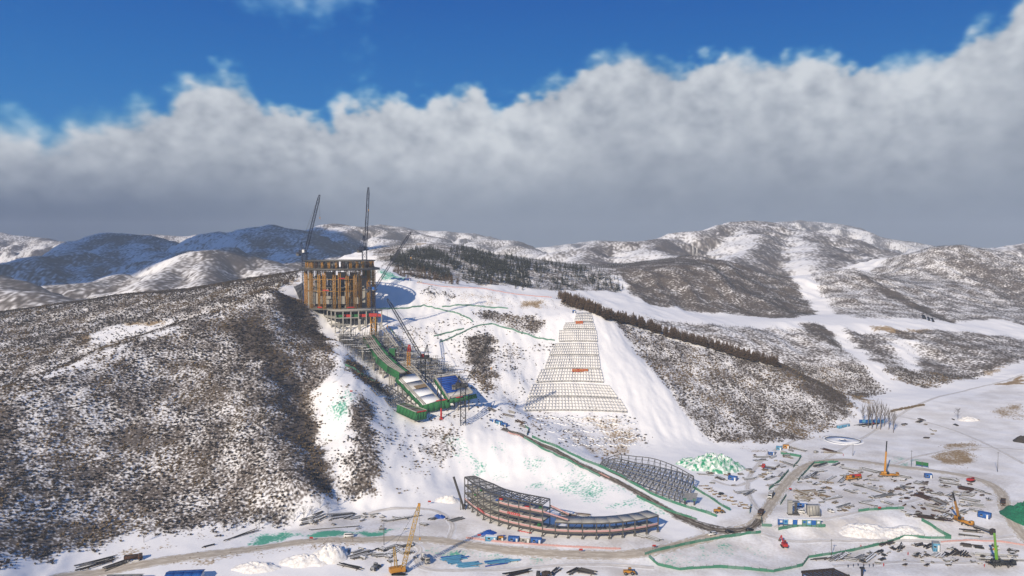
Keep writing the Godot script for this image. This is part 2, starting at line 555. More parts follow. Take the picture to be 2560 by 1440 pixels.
	# cleared strips of snow
	ragged = 4.0
	for e in [[[[2000,692],[2040,745],[2078,790]], 11.0], [[[2075,805],[2110,860],[2165,905],[2225,970]], 7.0], [[[1540,690],[1558,712],[1556,738]], 5.0], [[[1530,740],[1620,765],[1750,790],[1900,802],[2050,803],[2200,812],[2400,820],[2560,834]], 9.0], [[[1420,730],[1520,738],[1600,765]], 11.0], [[[1015,640],[1035,620],[1062,606]], 9.0], [[[1500,790],[1560,870],[1650,985],[1725,1090]], 13.0], [[[450,818],[330,858],[230,894],[120,944]], 2.0]]:
		strip(0, 0.0, e[0], e[1])
	ragged = 9.0
	# earth, dry grass
	cover(1, 0.22, [[1040,712],[1200,726],[1390,750],[1402,774],[1250,770],[1060,766]])
	cover(1, 0.55, [[1300,752],[1352,756],[1345,772],[1296,768]])
	cover(1, 0.40, [[1400,1048],[1592,1046],[1608,1100],[1560,1142],[1470,1130],[1420,1100]])
	cover(1, 0.7, [[2165,812],[2240,822],[2330,822],[2340,830],[2250,836],[2190,826]])
	cover(1, 0.6, [[2320,1140],[2380,1108],[2450,1098],[2445,1130],[2400,1175],[2340,1150]])
	cover(1, 0.5, [[2480,1020],[2560,1005],[2560,1050],[2490,1045]])
	cover(1, 0.55, [[2450,930],[2560,885],[2560,905],[2470,945]])
	cover(1, 0.75, [[2480,965],[2560,935],[2560,960]])
	cover(1, 0.65, [[290,812],[360,796],[432,796],[400,818]])
	cover(1, 0.65, [[165,832],[215,832],[245,862],[200,866]])
	cover(1, 0.42, [[560,760],[620,735],[760,682],[765,690],[650,742]])
	cover(1, 0.45, [[880,642],[960,622],[1060,604],[1070,612],[1000,630],[940,640]])
	cover(1, 0.35, [[400,1400],[600,1375],[830,1350],[960,1346],[960,1352],[830,1366],[620,1396],[450,1412]])
	cover(1, 0.45, [[280,1380],[420,1352],[560,1326],[560,1334],[420,1366],[300,1395]])
	cover(1, 0.5, [[1865,1118],[1915,1120],[1910,1130],[1860,1128]])
	cover(1, 0.5, [[2130,1000],[2180,1010],[2185,1000],[2130,990]])
	cover(1, 0.4, [[1850,1040],[1950,1030],[2110,1040],[2000,1098],[1900,1106]])
	cover(1, 0.3, [[1430,760],[1480,770],[1490,782],[1420,776]])
	# green net under the snow
	cover(2, 0.10, [[1240,1100],[1330,1112],[1560,1215],[1700,1290],[1600,1288],[1400,1235],[1250,1190]])
	cover(2, 0.22, [[1480,1200],[1560,1220],[1520,1275],[1450,1260]])
	cover(2, 0.25, [[1100,1090],[1180,1100],[1200,1180],[1130,1150]])
	cover(2, 0.55, [[1090,1378],[1310,1392],[1400,1396],[1400,1402],[1290,1400],[1090,1386]])
	cover(2, 0.8, [[612,1352],[720,1336],[880,1330],[990,1322],[990,1330],[880,1338],[720,1348],[616,1362]])
	cover(2, 0.2, [[885,1120],[905,1120],[902,1240],[880,1240]])
	cover(2, 0.2, [[800,985],[880,985],[860,1100],[800,1060]])
	cover(2, 0.5, [[948,670],[1030,700],[1020,704],[950,698]])
	cover(2, 0.22, [[2200,1150],[2280,1140],[2290,1165],[2230,1170]])
	cover(2, 0.2, [[1640,1395],[1900,1370],[1930,1390],[1700,1420]])
	cover(2, 0.0, [[2050,1040],[2560,1030],[2560,1120],[2050,1110]])
	# trodden and driven snow
	cover(3, 0.8, [[1130,1285],[1300,1345],[1650,1350],[1750,1340],[1800,1300],[1900,1270],[1960,1130],[2240,1130],[2560,1200],[2560,1440],[900,1440],[900,1395],[1100,1390],[700,1340],[860,1280]])
	cover(3, 0.5, [[1900,1130],[2000,1105],[2150,1050],[2560,940],[2560,1190],[2200,1130]])
	cover(3, 0.9, [[1400,1340],[1600,1372],[1700,1362],[1650,1345]])
	for c in 4:
		# thin out raggedly
		near_mask[c] = blur(near_mask[c], NNX, NNZ, 5 if c == 0 else 2)
		mid_mask[c] = blur(mid_mask[c], MNX, MNZ, 1)

func mask_image(masks: Array[PackedFloat32Array], nx: int, nz: int, w: int, h: int) -> PackedByteArray:
	var b := PackedByteArray()
	b.resize(nx * nz * 4)
	for q in nx * nz:
		for c in 4:
			b[q * 4 + c] = int(clampf(masks[c][q], 0.0, 1.0) * 255.0)
	var img := Image.create_from_data(nx, nz, false, Image.FORMAT_RGBA8, b)
	img.resize(w, h, Image.INTERPOLATE_BILINEAR)
	return img.get_data()

func noise_bytes(s: int, freq: float, oct: int, w: int, h: int) -> PackedByteArray:
	var n := noise(s, freq, oct)
	var img := n.get_image(w, h, false, false, true)
	img.convert(Image.FORMAT_L8)
	return img.get_data()

# snow broken by heath, earth and net: the grain decides where each shows
func cover_texture(masks: Array[PackedFloat32Array], nx: int, nz: int, w: int, h: int, s: int, fine: float, wide: float, heath: Vector3, d0: float, d1: float, half: float, patchy := 0.6) -> ImageTexture:
	var mk := mask_image(masks, nx, nz, w, h)
	var n1 := noise_bytes(s, fine, 3, w, h)
	var n2 := noise_bytes(s + 1, wide, 4, w, h)
	var n3 := noise_bytes(s + 2, fine * 2.2, 2, w, h)
	var out := PackedByteArray()
	out.resize(w * h * 3)
	for jj in h:
		var reach := (0.72 * lerpf(d0, d1, (jj + 1.0) / h) + 130.0) / half * 0.5
		var i0 := maxi(0, int((0.5 - reach) * w))
		var i1 := mini(w, int((0.5 + reach) * w))
		for q in range(jj * w + i0, jj * w + i1):
			var a := n1[q] / 255.0
			var b := n2[q] / 255.0
			var c := n3[q] / 255.0
			var o := q * 4
			var g := 0.93 + 0.05 * c
			var r := 243.0 * g
			var gg := 243.0 * g
			var bb := 245.0 * g
			var dirt := mk[o + 3]
			if dirt > 0:
				var k := (dirt / 255.0) * clampf(b * 1.7 - 0.35 + (a - 0.5) * 0.9 + (c - 0.5) * 0.5, 0.0, 1.0) * 0.8
				r += (180.0 - r) * k
				gg += (174.0 - gg) * k
				bb += (168.0 - bb) * k
			var net := mk[o + 2]
			if net > 0:
				var k := clampf(((net / 255.0) * 1.0 + (b - 0.5) * 0.9 - a * 0.85 + (c - 0.5) * 0.3 + 0.08) * 4.0, 0.0, 1.0) * 0.85
				r += (62.0 - r) * k
				gg += (152.0 - gg) * k
				bb += (124.0 - bb) * k
			var earth := mk[o + 1]
			if earth > 0:
				var k := clampf(((earth / 255.0) * 1.25 + (b - 0.5) * 0.8 - a) * 3.0, 0.0, 1.0)
				r += (150.0 + 30.0 * (c - 0.5) - r) * k
				gg += (128.0 + 30.0 * (c - 0.5) - gg) * k
				bb += (98.0 + 20.0 * (c - 0.5) - bb) * k
			var sh := mk[o]
			if sh > 0:
				var k := clampf(((sh / 255.0) * 1.12 + (b - 0.5) * patchy - a) * 3.0, 0.0, 1.0) * 0.92
				var t := 0.75 + 0.5 * c
				r += (heath.x * t - r) * k
				gg += (heath.y * t - gg) * k
				bb += (heath.z * t - bb) * k
			o = q * 3
			out[o] = int(clampf(r, 0.0, 255.0))
			out[o + 1] = int(clampf(gg, 0.0, 255.0))
			out[o + 2] = int(clampf(bb, 0.0, 255.0))
	return ImageTexture.create_from_image(Image.create_from_data(w, h, false, Image.FORMAT_RGB8, out))

func flat_mat(tex: Texture2D) -> StandardMaterial3D:
	var m := StandardMaterial3D.new()
	m.albedo_texture = tex
	m.roughness = 0.92
	m.metallic_specular = 0.2
	return m

func grid_mesh(hs: PackedFloat32Array, nx: int, nz: int, x0: float, d0: float, s: float, lower_first: int) -> ArrayMesh:
	var v := PackedVector3Array()
	var nn := PackedVector3Array()
	var uv := PackedVector2Array()
	v.resize(nx * nz)
	nn.resize(nx * nz)
	uv.resize(nx * nz)
	for j in nz:
		for i in nx:
			var q := j * nx + i
			var h := hs[q] - (1.6 if j < lower_first else 0.0)
			v[q] = Vector3(x0 + i * s, h, -(d0 + j * s))
			uv[q] = Vector2((i + 0.5) / nx, (j + 0.5) / nz)
			var l := hs[q - 1] if i > 0 else hs[q]
			var r := hs[q + 1] if i < nx - 1 else hs[q]
			var f := hs[q - nx] if j > 0 else hs[q]
			var b := hs[q + nx] if j < nz - 1 else hs[q]
			nn[q] = Vector3(l - r, 2.0 * s, -(f - b)).normalized()
	var idx := PackedInt32Array()
	for j in nz - 1:
		var d := d0 + j * s
		for i in nx - 1:
			if absf(x0 + i * s) > 0.72 * d + 110.0:
				continue
			var q := j * nx + i
			idx.append_array([q, q + nx, q + 1, q + 1, q + nx, q + nx + 1])
	var arr := []
	arr.resize(Mesh.ARRAY_MAX)
	arr[Mesh.ARRAY_VERTEX] = v
	arr[Mesh.ARRAY_NORMAL] = nn
	arr[Mesh.ARRAY_TEX_UV] = uv
	arr[Mesh.ARRAY_INDEX] = idx
	var m := ArrayMesh.new()
	m.add_surface_from_arrays(Mesh.PRIMITIVE_TRIANGLES, arr)
	return m

func build_ground_meshes():
	var a := struct("terrain", grid_mesh(near_h, NNX, NNZ, NX0, ND0, NS, 0), flat_mat(cover_texture(near_mask, NNX, NNZ, 2048, 1024, 41, 0.30, 0.02, Vector3(82, 74, 68), 256.0, 904.0, 660.0)))
	a.set_meta("label", "snowy valley floor and near hillsides with brown heath")
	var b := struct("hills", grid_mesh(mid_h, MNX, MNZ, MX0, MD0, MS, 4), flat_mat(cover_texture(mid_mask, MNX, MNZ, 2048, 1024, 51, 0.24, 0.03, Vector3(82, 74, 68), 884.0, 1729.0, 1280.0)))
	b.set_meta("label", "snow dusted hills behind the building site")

# ---------------------------------------------------------------- far ranges: crest lines read off the skyline, flanks falling away from them
func build_far_ranges():
	var ridges := [
	[0.42, [[-260,640,1500],[-100,672,1430],[0,702,1360],[90,732,1300],[165,760,1240]]],
	[0.50, [[330,712,1480],[420,668,1680],[500,630,1830],[550,615,1900],[600,628,1930],[660,648,1900],[720,668,1800]]],
	[0.48, [[550,615,1900],[520,680,1620],[470,725,1400]]],
	[0.46, [[60,740,1500],[180,712,1620],[300,690,1760],[400,655,2000],[480,625,2300]]],
	[0.46, [[-300,690,1900],[-100,668,2000],[80,650,2100],[170,628,2350]]],
	[0.42, [[-400,570,3800],[-200,575,4200],[0,582,4200],[70,592,4200],[170,604,4000]]],
	[0.44, [[170,628,2600],[215,598,2800],[280,584,3000],[350,590,3000],[420,602,2900],[480,622,2600]]],
	[0.44, [[280,584,3000],[260,650,2400],[230,690,2000]]],
	[0.44, [[350,590,3000],[400,640,2400],[440,670,2100]]],
	[0.42, [[380,585,4800],[450,592,4800],[500,587,4800],[560,596,4600]]],
	[0.46, [[470,622,2500],[520,594,2600],[552,580,2700],[590,590,2600],[610,575,2700],[640,569,2750],[690,562,2800],[725,572,2700],[765,588,2500],[800,618,2300],[830,645,2100]]],
	[0.46, [[690,562,2800],[720,620,2300],[740,660,1950]]],
	[0.46, [[640,569,2750],[640,630,2250],[610,660,2000]]],
	[0.44, [[765,580,3300],[820,564,3400],[855,560,3450],[900,568,3400],[950,565,3500],[1000,572,3500],[1045,588,3400],[1100,604,3200],[1140,622,3000]]],
	[0.44, [[855,560,3450],[830,610,2800],[800,650,2300]]],
	[0.44, [[950,565,3500],[980,610,2900],[990,640,2400]]],
	[0.40, [[960,560,5200],[1040,575,5200],[1110,578,5000],[1180,584,5000],[1250,600,4800]]],
	[0.42, [[1150,620,3900],[1215,598,4000],[1270,602,4000],[1340,632,3600],[1380,650,3200]]],
	[0.40, [[1330,620,5200],[1420,610,5200],[1500,602,5400],[1580,604,5400],[1660,612,5000]]],
	[0.40, [[1330,648,2300],[1390,632,2350],[1450,622,2400],[1530,606,2500],[1600,600,2550],[1640,597,2600],[1690,598,2650],[1730,580,2750],[1800,564,2850],[1850,556,2900],[1890,552,2950],[1940,558,2950],[2000,575,2900],[2060,583,2850],[2130,605,2750],[2200,624,2650],[2290,642,2500]]],
	[0.44, [[1640,597,2600],[1660,640,2150],[1620,668,1800]]],
	[0.44, [[1890,552,2950],[1870,610,2450],[1850,660,2000]]],
	[0.44, [[2000,575,2900],[2030,620,2400],[2040,660,2050]]],
	[0.44, [[2130,605,2750],[2150,640,2350],[2160,668,2050]]],
	[0.44, [[1500,612,2480],[1470,650,2100],[1440,670,1850]]],
	[0.38, [[1700,592,5200],[1800,572,5200],[1900,560,5300],[2000,551,5400],[2080,558,5400],[2160,578,5200],[2260,602,5000],[2340,618,4800]]],
	[0.38, [[2250,616,5200],[2400,618,5400],[2560,622,5400],[2800,610,5400]]],
	[0.42, [[2480,640,2300],[2530,622,2350],[2580,608,2400],[2760,590,2500]]]]
	var sa := PackedVector3Array()
	var sb := PackedVector3Array()
	var sk := PackedFloat32Array()
	var sl := PackedFloat32Array()
	var run := 0.0
	for r in ridges:
		for k in r[1].size() - 1:
			sa.append(at_depth(r[1][k][0], r[1][k][1], r[1][k][2]))
			sb.append(at_depth(r[1][k + 1][0], r[1][k + 1][1], r[1][k + 1][2]))
			sk.append(r[0])
			sl.append(run)
			run += sa[-1].distance_to(sb[-1])
		run += 1000.0
	var ns := sa.size()
	var S := 24.0
	var x0 := -4600.0
	var d0 := 1140.0
	var nx := 384
	var nz := 191
	var hs := PackedFloat32Array()
	hs.resize(nx * nz)
	var warp := noise(71, 1.0 / 320.0, 3)
	var ridged := noise(72, 1.0 / 420.0, 4)
	ridged.fractal_type = FastNoiseLite.FRACTAL_RIDGED
	var rough := noise(73, 1.0 / 110.0, 4)
	var spur := noise(76, 1.0 / 170.0, 3)
	spur.fractal_type = FastNoiseLite.FRACTAL_RIDGED
	for j in nz:
		var d := d0 + j * S
		for i in nx:
			var x := x0 + i * S
			if absf(x) > 0.74 * d + 200.0:
				hs[j * nx + i] = 20.0
				continue
			var z := -d
			var wx := x + warp.get_noise_2d(x, z) * 70.0
			var wz := z + warp.get_noise_2d(x + 900.0, z) * 70.0
			var best := -1e9
			var second := -1e9
			var fall := 0.0
			var along := 0.0
			for k in ns:
				var ax := sa[k].x
				var az := sa[k].z
				var bx := sb[k].x - ax
				var bz := sb[k].z - az
				var t := clampf(((wx - ax) * bx + (wz - az) * bz) / (bx * bx + bz * bz), 0.0, 1.0)
				var dx := wx - ax - bx * t
				var dz := wz - az - bz * t
				var dist := sqrt(dx * dx + dz * dz)
				var top := sa[k].y + (sb[k].y - sa[k].y) * t
				var h := top - sk[k] * (sqrt(dist * dist + 900.0) - 30.0)
				if h > best:
					second = best
					best = h
					fall = dist
					along = sl[k] + t * sqrt(bx * bx + bz * bz)
				elif h > second:
					second = h
			var gap := best - second
			if gap < 12.0:
				best += (12.0 - gap) * (12.0 - gap) / 48.0
			var k2 := smoothstep(20.0, 260.0, fall)
			best += k2 * (ridged.get_noise_2d(x, z) * 34.0 - 12.0) + smoothstep(0.0, 120.0, fall) * (ridged.get_noise_2d(x * 2.7, z * 2.2 + 700.0) * 15.0 - 5.0) + rough.get_noise_2d(x, z) * (2.0 + 7.0 * k2)
			# gullies and spurs that run down from the crest
			best += smoothstep(15.0, 190.0, fall) * (spur.get_noise_2d(along + warp.get_noise_2d(z, x) * 40.0, fall * 0.12) * 44.0 - 14.0)
			hs[j * nx + i] = maxf(best, 8.0 + rough.get_noise_2d(x, z) * 8.0)
	var masks: Array[PackedFloat32Array] = []
	for c in 4:
		var m := PackedFloat32Array()
		m.resize(nx * nz)
		masks.append(m)
	var wood := noise(75, 1.0 / 520.0, 3)
	for j in range(1, nz - 1):
		for i in range(1, nx - 1):
			var q := j * nx + i
			var x := x0 + i * S
			var z := -(d0 + j * S)
			var gx := (hs[q + 1] - hs[q - 1]) / (2.0 * S)
			# woods keep to the sides that face right; open snow on the sides that face left
			var a := 0.60 + wood.get_noise_2d(x, z) * 0.2 + clampf(-gx, -0.4, 0.4) * 0.7
			masks[0][q] = clampf(a, 0.18, 0.95)
	var tex := cover_texture(masks, nx, nz, 2048, 640, 81, 0.42, 0.04, Vector3(82, 74, 68), 1140.0, 5700.0, 4600.0, 0.35)
	var r := struct("mountains", grid_mesh(hs, nx, nz, x0, d0, S, 0), flat_mat(tex))
	r.set_meta("label", "far snow dusted mountain ranges under the cloud bank")
# ---------------------------------------------------------------- helpers
func numbered(called: String) -> String:
	if not taken.has(called):
		taken[called] = 0
		return called
	taken[called] += 1
	return "%s_%03d" % [called, taken[called]]

func struct(called: String, mesh: Mesh, mat: Material) -> MeshInstance3D:
	var o := MeshInstance3D.new()
	o.name = numbered(called)
	o.mesh = mesh
	o.material_override = mat
	o.set_meta("kind", "structure")
	add_child(o)
	return o

func thing(called: String, label: String, category: String, at := Vector3.ZERO, group := "") -> Node3D:
	var o := Node3D.new()
	o.name = numbered(called)
	add_child(o)
	o.position = at
	tag(o, label, category, group)
	return o

func tag(o: Node3D, label: String, category: String, group := ""):
	o.set_meta("label", label)
	o.set_meta("category", category)
	if group != "":
		o.set_meta("group", group)

func put(called: String, mesh: Mesh, mat: Material, parent: Node3D, tf := Transform3D()) -> MeshInstance3D:
	var o := MeshInstance3D.new()
	o.name = called
	o.mesh = mesh
	o.material_override = mat
	o.transform = tf
	parent.add_child(o, true)
	return o

func solo(called: String, mesh: Mesh, mat: Material, at: Vector3, label: String, category: String, group := "", turn := 0.0) -> MeshInstance3D:
	var o := MeshInstance3D.new()
	o.name = numbered(called)
	o.mesh = mesh
	o.material_override = mat
	add_child(o)
	o.position = at
	o.rotation.y = turn
	tag(o, label, category, group)
	return o

var unit: BoxMesh
var rod: CylinderMesh

func bar_tf(a: Vector3, b: Vector3, w: float, h: float) -> Transform3D:   # unit box stretched from a to b
	var y := b - a
	var l := y.length()
	var yn := y / l
	var side := yn.cross(Vector3.UP)
	if side.length() < 0.01:
		side = Vector3.RIGHT
	side = side.normalized()
	var up := side.cross(yn).normalized()
	return Transform3D(Basis(side * w, up * h, -yn * l), (a + b) * 0.5)

func bar(called: String, a: Vector3, b: Vector3, w: float, h: float, mat: Material, parent: Node3D) -> MeshInstance3D:
	return put(called, unit, mat, parent, bar_tf(a, b, w, h))

func box(called: String, at: Vector3, size: Vector3, mat: Material, parent: Node3D, turn := 0.0) -> MeshInstance3D:
	return put(called, unit, mat, parent, Transform3D(Basis(Vector3.UP, turn) * Basis.from_scale(size), at))

class Builder:
	var st := SurfaceTool.new()
	var count := 0
	func _init():
		st.begin(Mesh.PRIMITIVE_TRIANGLES)
	func tri(a: Vector3, b: Vector3, c: Vector3):
		st.add_vertex(a); st.add_vertex(b); st.add_vertex(c)
		count += 1
	func quad(a: Vector3, b: Vector3, c: Vector3, d: Vector3):
		tri(a, b, c); tri(a, c, d)
	func hexa(p: Array):      # 0-3 bottom ring, 4-7 top ring, anticlockwise seen from above
		quad(p[3], p[2], p[1], p[0]); quad(p[4], p[5], p[6], p[7])
		for k in 4:
			var n := (k + 1) % 4
			quad(p[k], p[n], p[n + 4], p[k + 4])
	func bar(a: Vector3, b: Vector3, w: float, h: float):
		var yn := (b - a).normalized()
		var side := yn.cross(Vector3.UP)
		if side.length() < 0.01:
			side = Vector3.RIGHT
		side = side.normalized() * w * 0.5
		var up := side.cross(yn).normalized() * h * 0.5
		hexa([a - side - up, a + side - up, b + side - up, b - side - up, a - side + up, a + side + up, b + side + up, b - side + up])
	func box(c: Vector3, s: Vector3, turn := 0.0):
		var B := Basis(Vector3.UP, turn)
		var x := B * Vector3(s.x * 0.5, 0, 0)
		var z := B * Vector3(0, 0, s.z * 0.5)
		var y := Vector3(0, s.y * 0.5, 0)
		hexa([c - x - y + z, c + x - y + z, c + x - y - z, c - x - y - z, c - x + y + z, c + x + y + z, c + x + y - z, c - x + y - z])
	func rod(a: Vector3, b: Vector3, r0: float, r1: float, n := 6):
		var yn := (b - a).normalized()
		var s := yn.cross(Vector3.UP)
		if s.length() < 0.01:
			s = Vector3.RIGHT
		s = s.normalized()
		var t := s.cross(yn).normalized()
		for k in n:
			var p := TAU * k / n
			var q := TAU * (k + 1) / n
			var u := s * cos(p) + t * sin(p)
			var v := s * cos(q) + t * sin(q)
			quad(a + u * r0, a + v * r0, b + v * r1, b + u * r1)
			if r1 > 0.0:
				tri(b, b + u * r1, b + v * r1)
			tri(a, a + v * r0, a + u * r0)
	func lattice(a: Vector3, b: Vector3, w0: float, w1: float, step: float, chord: float, brace: float):
		var yn := (b - a).normalized()
		var s := yn.cross(Vector3(0.0, 0.0, 1.0))
		if s.length() < 0.05:
			s = yn.cross(Vector3.RIGHT)
		s = s.normalized()
		var t := s.cross(yn).normalized()
		var n := maxi(2, int((b - a).length() / step))
		var corner := func(k: int, c: int) -> Vector3:
			var f := float(k) / n
			var w := lerpf(w0, w1, f) * 0.5
			return a.lerp(b, f) + s * (w if c == 0 or c == 1 else -w) + t * (w if c == 0 or c == 3 else -w)
		for c in 4:
			bar(corner.call(0, c), corner.call(n, c), chord, chord)
		for k in n:
			for c in 4:
				var d := (c + 1) % 4
				bar(corner.call(k, c), corner.call(k, d), brace, brace)
				if (k + c) % 2 == 0:
					bar(corner.call(k, c), corner.call(k + 1, d), brace, brace)
				else:
					bar(corner.call(k, d), corner.call(k + 1, c), brace, brace)
	func done() -> ArrayMesh:
		st.generate_normals()
		return st.commit()

func mat(c: Color, rough := 0.8, metal := 0.0, grain := 0.0, gs := 0.5) -> StandardMaterial3D:
	# colour given in linear, real-world values
	var m := StandardMaterial3D.new()
	m.albedo_color = c.linear_to_srgb()
	m.roughness = rough
	m.metallic = metal
	if grain > 0.0:
		m.albedo_texture = grain_texture(grain)
		m.uv1_triplanar = true
		m.uv1_world_triplanar = true
		m.uv1_scale = Vector3.ONE * gs
	return m

var grains := {}
func grain_texture(amount: float) -> ImageTexture:
	var key := int(amount * 100.0)
	if grains.has(key):
		return grains[key]
	var n := noise(90 + key, 0.05, 4)
	var img := n.get_seamless_image(256, 256)
	img.convert(Image.FORMAT_RGB8)
	var d := img.get_data()
	for q in d.size():
		d[q] = int(255.0 - amount * 255.0 * (1.0 - d[q] / 255.0))
	grains[key] = ImageTexture.create_from_image(Image.create_from_data(256, 256, false, Image.FORMAT_RGB8, d))
	return grains[key]

func make_materials():
	unit = BoxMesh.new()
	unit.size = Vector3.ONE
	rod = CylinderMesh.new()
	rod.top_radius = 0.5
	rod.bottom_radius = 0.5
	rod.height = 1.0
	rod.radial_segments = 8
	rod.rings = 0
	M.steel = mat(Color(0.118, 0.112, 0.105), 0.6, 0.2, 0.35, 0.25)
	M.steel_snow = mat(Color(0.34, 0.35, 0.37), 0.75, 0.0, 0.45, 0.3)
	M.steel_light = mat(Color(0.24, 0.25, 0.26), 0.6, 0.1, 0.3, 0.3)
	M.rust = mat(Color(0.11, 0.05, 0.03), 0.9, 0.0, 0.45, 0.4)
	M.rust_dark = mat(Color(0.045, 0.03, 0.026), 0.9, 0.0, 0.4, 0.4)
	M.orange = mat(Color(0.72, 0.36, 0.05), 0.75, 0.0, 0.4, 0.3)
	M.orange_dull = mat(Color(0.56, 0.31, 0.08), 0.8, 0.0, 0.4, 0.3)
	M.concrete = mat(Color(0.42, 0.41, 0.38), 0.92, 0.0, 0.35, 0.12)
	M.concrete_dark = mat(Color(0.20, 0.195, 0.185), 0.92, 0.0, 0.4, 0.12)
	M.concrete_snow = mat(Color(0.64, 0.64, 0.63), 0.92, 0.0, 0.3, 0.3)
	M.frame_concrete = mat(Color(0.80, 0.79, 0.77), 0.92, 0.0, 0.15, 0.3)
	M.yellow_pale = mat(Color(0.60, 0.40, 0.12), 0.6, 0.0, 0.25, 0.4)
	M.timber = mat(Color(0.33, 0.25, 0.16), 0.9, 0.0, 0.45, 0.4)
	M.timber_snow = mat(Color(0.56, 0.54, 0.50), 0.9, 0.0, 0.4, 0.5)
	M.green = mat(Color(0.020, 0.185, 0.055), 0.85, 0.0, 0.35, 0.3)
	M.green_fence = mat(Color(0.07, 0.27, 0.18), 0.85, 0.0, 0.35, 0.3)
	M.green_pale = mat(Color(0.16, 0.34, 0.27), 0.9, 0.0, 0.4, 0.3)
	M.blue = mat(Color(0.012, 0.115, 0.42), 0.5, 0.0, 0.2, 0.3)
	M.blue_light = mat(Color(0.10, 0.34, 0.55), 0.55, 0.0, 0.2, 0.3)
	M.tarp = mat(Color(0.008, 0.085, 0.44), 0.45, 0.0, 0.3, 0.5)
	M.crane_blue = mat(Color(0.018, 0.026, 0.060), 0.55, 0.1, 0.2, 0.3)
	M.crane_black = mat(Color(0.018, 0.020, 0.024), 0.6, 0.1, 0.2, 0.3)
	M.yellow = mat(Color(0.55, 0.25, 0.02), 0.5, 0.0, 0.25, 0.4)
	M.red = mat(Color(0.48, 0.025, 0.02), 0.55, 0.0, 0.2, 0.4)
	M.red_pale = mat(Color(0.62, 0.36, 0.35), 0.8, 0.0, 0.3, 0.6)
	M.white = mat(Color(0.72, 0.73, 0.74), 0.55, 0.0, 0.15, 0.3)
	M.snow = mat(Color(0.82, 0.84, 0.88), 0.95, 0.0, 0.10, 0.2)
	M.glass = mat(Color(0.02, 0.025, 0.03), 0.12, 0.0)
	M.tyre = mat(Color(0.018, 0.018, 0.018), 0.9)
	M.black = mat(Color(0.022, 0.022, 0.024), 0.35, 0.0)
	M.lime = mat(Color(0.17, 0.42, 0.04), 0.5, 0.0, 0.2, 0.4)
	M.larch = mat(Color(0.105, 0.068, 0.038), 0.95)
	M.conifer = mat(Color(0.030, 0.034, 0.024), 0.95)
	M.bark = mat(Color(0.085, 0.068, 0.055), 0.95)
	M.twig = mat(Color(0.075, 0.062, 0.054), 0.95)
	M.twig_grey = mat(Color(0.17, 0.145, 0.125), 0.95)
	M.twig_tan = mat(Color(0.17, 0.125, 0.075), 0.95)
	M.mud = mat(Color(0.075, 0.062, 0.05), 0.9, 0.0, 0.5, 0.15)
	M.road = mat(Color(0.40, 0.38, 0.355), 0.9, 0.0, 0.5, 0.08)
	M.grey_sheet = mat(Color(0.40, 0.395, 0.375), 0.6, 0.1, 0.2, 0.3)
	M.skin = mat(Color(0.40, 0.24, 0.17), 0.7)
# ---------------------------------------------------------------- roads: ribbons laid on the land
func track_texture(s: int, a: Color, b: Color, snowy: float) -> ImageTexture:
	var w := 64
	var h := 512
	var img := Image.create(w, h, false, Image.FORMAT_RGB8)
	var n := noise(s, 0.03, 4)
	for j in h:
		for i in w:
			var t := float(i) / w
			var wheel := maxf(exp(-pow((t - 0.3) / 0.07, 2.0)), exp(-pow((t - 0.68) / 0.08, 2.0)))
			var k := clampf(0.5 + 0.9 * n.get_noise_2d(i * 3.2, j * 0.5) + 0.3 * n.get_noise_2d(i * 9.0 + 400.0, j * 2.0) - 0.35 * wheel, 0.0, 1.0)
			var c := b.lerp(a, k)
			var edge := absf(t - 0.5) * 2.0
			var sn := smoothstep(1.0 - snowy, 1.05, edge + 0.5 * n.get_noise_2d(i * 4.0 + 90.0, j * 1.2))
			img.set_pixel(i, j, c.lerp(Color(0.86, 0.87, 0.89), sn))
	return ImageTexture.create_from_image(img)

func smooth_line(px: Array) -> Array[Vector3]:
	var c := Curve3D.new()
	var pts: Array[Vector3] = []
	for e in px:
		pts.append(hit(e[0], e[1]))
	for k in pts.size():
		var a := pts[maxi(k - 1, 0)]
		var b := pts[mini(k + 1, pts.size() - 1)]
		var t := (b - a) / 6.0
		c.add_point(pts[k], -t, t)
	c.bake_interval = 1.0
	var out: Array[Vector3] = []
	var l := c.get_baked_length()
	var d := 0.0
	while d < l:
		out.append(c.sample_baked(d))
		d += 2.0
	return out

func ribbon(called: String, label: String, px: Array, half: float, mt: Material, lift: float):
	var line := smooth_line(px)
	var st := SurfaceTool.new()
	st.begin(Mesh.PRIMITIVE_TRIANGLES)
	var n := noise(len(px) + 5, 0.08, 2)
	var across := 6
	for k in line.size():
		var a := line[maxi(k - 1, 0)]
		var b := line[mini(k + 1, line.size() - 1)]
		var dir := Vector3(b.x - a.x, 0, b.z - a.z).normalized()
		var side := Vector3(-dir.z, 0, dir.x)
		for i in across + 1:
			var t := float(i) / across * 2.0 - 1.0
			var wob := n.get_noise_2d(k * 2.0, t * 50.0) * 0.22 * half
			var p := line[k] + side * (t * half + (wob if absf(t) > 0.9 else 0.0))
			p.y = maxf(ground_y(p.x, p.z), maxf(ground_y(p.x + 0.7, p.z), ground_y(p.x, p.z + 0.7))) + lift - (0.12 if absf(t) > 0.9 else 0.0)
			st.set_uv(Vector2(0.5 + 0.49 * t, k * 2.0 / 60.0))
			st.add_vertex(p)
	for k in line.size() - 1:
		for i in across:
			var q := k * (across + 1) + i
			st.add_index(q); st.add_index(q + 1); st.add_index(q + across + 1)
			st.add_index(q + 1); st.add_index(q + across + 2); st.add_index(q + across + 1)
	st.generate_normals()
	var r := struct(called, st.commit(), mt)
	r.set_meta("label", label)

